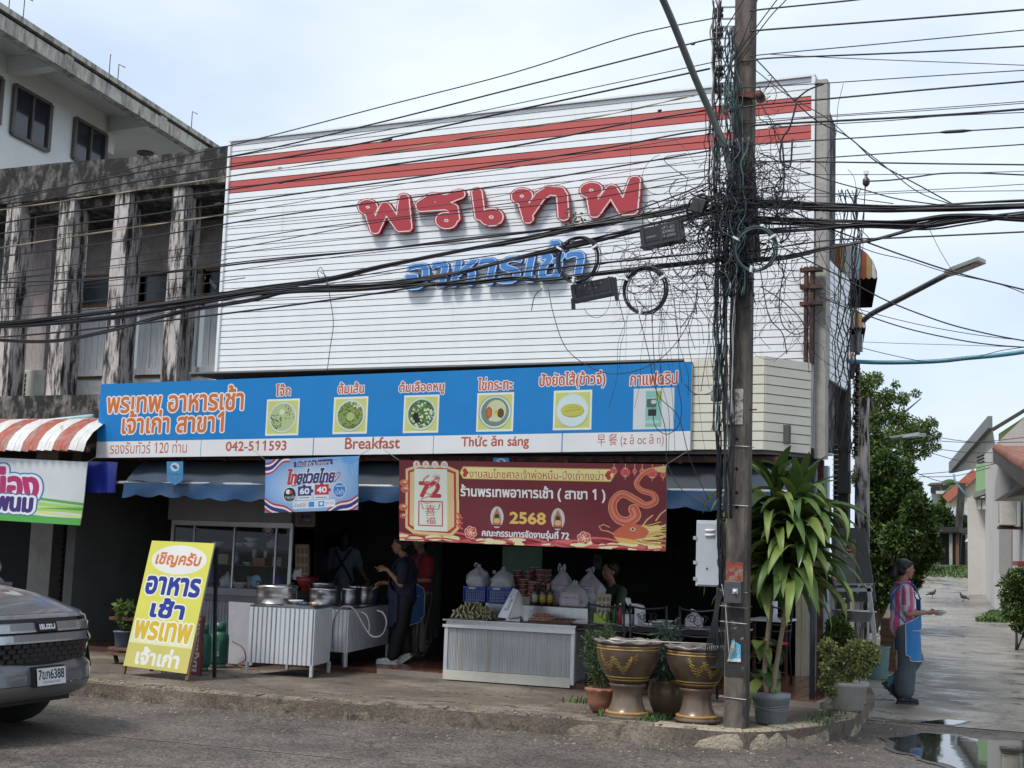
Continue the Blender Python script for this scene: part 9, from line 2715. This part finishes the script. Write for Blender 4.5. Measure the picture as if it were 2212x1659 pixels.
# grey pickup truck
tk=thing('pickup_truck','dark grey pickup truck with a black grille, nosing into the photo at the left edge','pickup truck')
TG=M('metallic_grey_paint',(0.15,0.16,0.17),0.3,.4,var=.05,bump=0,coat=.7)
TGD,TSL,TBK=M('satin_grey_trim',(0.26,0.265,0.27),.35,.6,bump=0,var=.05),M('silver_trim',(0.5,0.51,0.52),.25,.8,bump=0,var=.05),M('gloss_black_grille',(0.008,0.008,0.01),.25,bump=0)
def fx_(y,z):
 zs_=[.31,.36,.45,.56,.60,.76,.84,.93,.97];sb_=[.14,.04,.0,.02,.06,.05,.07,.10,.15]
 return-.36*abs(y/.93)**4.0-float(np.interp(z,zs_,sb_))
def S3(y,z,o=0):return V(fx_(y,z)+o,y*(1+.004*o),z)
def skin(name,mat,ys,zlev,parent=tk,side=False):
 mb=MB();vs_=[]
 for z in zlev:
  for y in ys:vs_.append(S3(y,z))
 n=len(ys);mb.add(vs_,[(i*n+j,i*n+j+1,(i+1)*n+j+1,(i+1)*n+j)for i in range(len(zlev)-1)for j in range(n-1)],0,True)
 return mb.build(name,mat,parent)
ys=list(np.linspace(-.93,.93,33))
skin('front_panel',TG,ys,[.44,.50,.56,.60,.72,.84,.93,.97])
def patch(name,mat,y0,y1,zt,zb,o,parent=tk,n=14,th=.0):
 mb=MB();a=[]
 for j in range(n+1):
  y=y0+(y1-y0)*j/n;u=j/n
  t_,b_=(zt(u)if callable(zt)else zt),(zb(u)if callable(zb)else zb)
  a+=[S3(y,b_,o),S3(y,t_,o),S3(y,b_,o-.04),S3(y,t_,o-.04)]
 fs=[]
 for j in range(n):k=j*4;fs+=[(k,k+4,k+5,k+1),(k+1,k+5,k+7,k+3),(k+4,k,k+2,k+6)]
 fs+=[(0,1,3,2),(n*4+1,n*4,n*4+2,n*4+3)]
 mb.add(a,fs);return mb.build(name,mat,parent)
gr_=patch('upper_grille',TBK,-.64,.64,.935,.765,.012)
for zt,zb,wd,m_ in((.905,.845,.60,TGD),(.82,.765,.54,TGD)):
 patch('grille_bar',m_,-wd,wd,zt,zb,.03)
 patch('bar_edge',TSL,-wd,wd,zb+.006,zb-.008,.036)
for s_ in(-1,1):
 patch('bar_end',TSL,s_*.40,s_*.56,.90,.85,.036);patch('bar_end',TSL,s_*.38,s_*.52,.815,.77,.036)
 hl=patch('headlight',M('headlight_lens',(0.30,0.32,0.34),.12,.3,bump=0),s_*.64,s_*.90,lambda u:.945-.02*u,lambda u:.85+.03*u,.012)
 patch('lamp_strip',M('lamp_white',(0.7,0.72,0.72),.2,bump=0),s_*.66,s_*.86,.885,.872,.02,hl)
 patch('silver_hook',TSL,s_*.60,s_*.72,lambda u:.82-.06*u,lambda u:.79-.07*u,.02)
 patch('fog_recess',TBK,s_*.72,s_*.88,.68,.52,.01)
 patch('fog_trim',M('yellowish_chrome',(0.5,0.52,0.30),.25,.7,bump=0),s_*.85,s_*.89,.80,.46,.022)
bd=patch('badge_plate',TBK,-.12,.12,.912,.838,.045)
cv=Canvas(100,28,(0.01,0.01,0.012));cv.text("ISUZU",8,5,92,23,(0.72,0.74,0.76),1.4)
cv.build('lettering',S3(-.11,.842,.049),S3(.11,.842,.049),S3(.11,.908,.049),S3(-.11,.908,.049),PRINT,bd)
lg=patch('lower_grille',TBK,-.60,.60,lambda u:.755,lambda u:.585+.05*abs(2*u-1)**2,.010)
hm=MB().prism([V(0,.045*math.cos(a),.018*math.sin(a))for a in(0,.9,2.24,3.14,4.04,5.38)],(.01,0,0)).mesh('grille_cell');hm.materials.append(M('grille_cell_black',(0.02,0.02,0.022),.3,bump=0))
for r_ in range(4):
 for i in range(12):
  y=-.52+i*.095+(r_%2)*.047
  if abs(y)<.55:shared('grille_cell',hm,lg,Matrix.Translation(S3(y,.735-r_*.037,.012)))
skin('lower_bumper',TGD,ys,[.31,.36,.435])
pl=patch('number_plate',BLACKP,-.18,.18,.575,.425,.05,n=2)
cv=Canvas(170,72,(0.66,0.67,0.68));cv.text("7ขภ6388",8,6,162,48,(0.01,0.01,0.02),1.6);cv.text("กรุงเทพมหานคร",34,54,136,68,(0.02,0.02,0.03),.3)
cv.build('lettering',S3(-.17,.435,.056),S3(.17,.435,.056),S3(.17,.565,.056),S3(-.17,.565,.056),PRINT,pl)
mb=MB();vs_=[];nx,ny=14,24
for i in range(nx+1):
 for j in range(ny+1):
  y=(j/ny*2-1)*.90;u=i/nx
  x0=fx_(y,.965)+.0;x=x0+(-1.18-x0)*u
  vs_.append((x,y,.968+.23*(1-math.exp(-2.1*u))-.10*abs(y/.9)**5*(1-.2*u)*min(1,u*6)+.012*math.exp(-((abs(y)-.45)/.06)**2)*min(1,u*3)))
mb.add(vs_,[(i*(ny+1)+j,i*(ny+1)+j+1,(i+1)*(ny+1)+j+1,(i+1)*(ny+1)+j)for i in range(nx)for j in range(ny)],0,True);mb.build('bonnet',TG,tk)
mb=MB()
for s_ in(-1,1):
 mb.add([(fx_(.93,z),s_*.93,z)for z in(.36,.6,.9)]+[(-5.1,s_*.93,z)for z in(.40,.6,.95)],[(0,3,4,1),(1,4,5,2)]if s_>0 else[(1,4,3,0),(2,5,4,1)])
 mb.add([(-.40,s_*.93,.9),(-1.18,s_*.90,1.06),(-1.18,s_*.93,.92),(-5.1,s_*.93,.95)],[(0,1,2)])
mb.prism([(-1.15,-.9,.9),(-3.0,-.92,.9),(-3.0,-.92,1.16),(-1.15,-.88,1.16)],(0,1.8,0));mb.prism([(-3.0,-.92,.5),(-5.1,-.92,.5),(-5.1,-.92,1.1),(-3.0,-.92,1.1)],(0,1.84,0))
mb.prism([(-1.85,-.66,1.69),(-2.85,-.68,1.69),(-2.7,-.66,1.74),(-1.95,-.62,1.74)],(0,1.3,0))
mb.build('cab_body',TG,tk)
TGL=M('dark_car_glass',(0.02,0.025,0.03),.05,bump=0)
MB().add([(-1.2,-.80,1.17),(-1.2,.80,1.17),(-1.86,.66,1.69),(-1.86,-.66,1.69),(-2.95,-.80,1.15),(-2.88,-.66,1.69),(-2.95,.80,1.15),(-2.88,.66,1.69)],[(0,1,2,3),(4,0,3,5),(1,6,7,2),(6,4,5,7)]).build('windscreen',TGL,tk)
mb=MB()
for s_ in(-1,1):
 mb.tube([(-1.18,s_*.82,1.15),(-1.86,s_*.67,1.70)],.03,6)
 m2=MB();m2.ball((-1.45,s_*1.0,1.28),.07,.10,.08,12);m2.beam((-1.45,s_*.84,1.2),(-1.45,s_*.95,1.25),.05,.03);m2.build('side_mirror',TG,tk)
mb.build('pillar',TG,tk)
for x in(-.95,-4.1):
 for s_ in(-1,1):
  wl=MB().lathe((0,0,0),[(.22,-.12),(.36,-.11),(.385,-.06),(.385,.06),(.36,.11),(.22,.12)],28).mesh('tyre')
  wl.transform(Matrix.Translation((x,s_*.80,.385))@Matrix.Rotation(math.pi/2,4,'X'));wl.materials.append(M('tyre_rubber',(0.02,0.02,0.02),.8))
  o=put(link('wheel',wl),tk)
  rm=MB().lathe((0,0,0),[(.01,.02),(.19,.05),(.23,.115)],20).mesh('rim');rm.transform(Matrix.Translation((x,s_*.80,.385))@Matrix.Rotation(-s_*math.pi/2,4,'X'));rm.materials.append(TSL);put(link('rim',rm),o)
MB().box(-5.0,-.35,-.75,.75,.24,.42).build('underbody',BLACKP,tk)
tk.location=(-7.62,8.24,0);tk.rotation_euler=(0,0,math.radians(5))
# motorcycles and pigeons
def moto(px,y,rot,col,lab):
 t=thing('motorcycle',lab,'motorcycle')
 for x in(-.58,.60):MB().tube([(x+.26*math.cos(a),0,.28+.26*math.sin(a))for a in np.linspace(0,6.283,22)],.045,6,cap=False).build('wheel',BLACKP,t);MB().cyl((x,-.02,.28),(x,.02,.28),.16,12).build('hub',GALV,t)
 MB().tube([(.60,0,.28),(.44,0,.75),(.38,0,.98)],.035,6).build('fork',BLACKM,t)
 b=MB();capl(b,[(.36,0,.72),(.15,0,.48),(-.2,0,.45),(-.5,0,.62)],[.09,.13,.13,.08]);b.ball((.45,0,.9),.09,.11,.10);fuse('fairing',b,.03,M('moto_%s'%lab[:4],col,.3),t,2)
 MB().tube([(.1,0,.70),(-.2,0,.72),(-.65,0,.78)],[.08,.11,.07],8).build('seat',BLACKP,t)
 MB().tube([(.36,-.30,1.0),(.40,0,.96),(.36,.30,1.0)],.02,6).build('handlebar',BLACKM,t)
 for s_ in(-1,1):MB().tube([(.38,s_*.22,1.0),(.36,s_*.27,1.14)],.012,5).build('mirror_stem',BLACKM,t);MB().ball((.36,s_*.28,1.16),.02,.06,.05,8).build('mirror',WHITEP,t)
 place(t,PY(px,1220,y).x,y,gz(y),rot)
moto(2117,60,2.0,(0.09,0.03,0.03),'dark red motorcycle parked at the end of the lane, left of the pair')
moto(2133,61,2.3,(0.02,0.05,0.16),'blue motorcycle parked against the white wall at the end of the lane')
PGM=M('grey_feathers',(0.06,0.06,0.07),.6,var=.4,sc=40)
def pigeon(p,rot,lab):
 t=thing('pigeon',lab,'pigeon',(0,0,0),'pigeons')
 b=MB();capl(b,[(-.06,0,.14),(.04,0,.17),(.09,0,.23),(.10,0,.27)],[.045,.06,.035,.026]);b.ball((-.03,0,.16),.10,.055,.05);b.tube([(-.08,0,.14),(-.22,0,.09)],[.035,.022],6);b.tube([(.12,0,.275),(.15,0,.265)],[.008,.003],6)
 fuse('body',b,.011,PGM,t,2)
 for s_ in(-1,1):MB().tube([(0,s_*.02,.11),(.0,s_*.02,0),(.04,s_*.02,.004)],.006,5).build('leg',M('pink_leg',(0.3,0.1,0.08),.6),t)
 place(t,p.x,p.y,p.z,rot);return t
for px,y,r_,lab in((2014,47,.5,'pigeon on the lane nearer the woman, the smaller of two'),(2081,46,2.7,'pigeon on the lane farther right, tail towards the hedge')):
 p=PY(px,1290,y);p.z=gz(y)+.008;pigeon(p,r_,lab)
pigeon(rt_[0]+al_*.45+up_*.35+V(0,0,.09),2.8,'dark pigeon perched on the brown tiled porch roof')
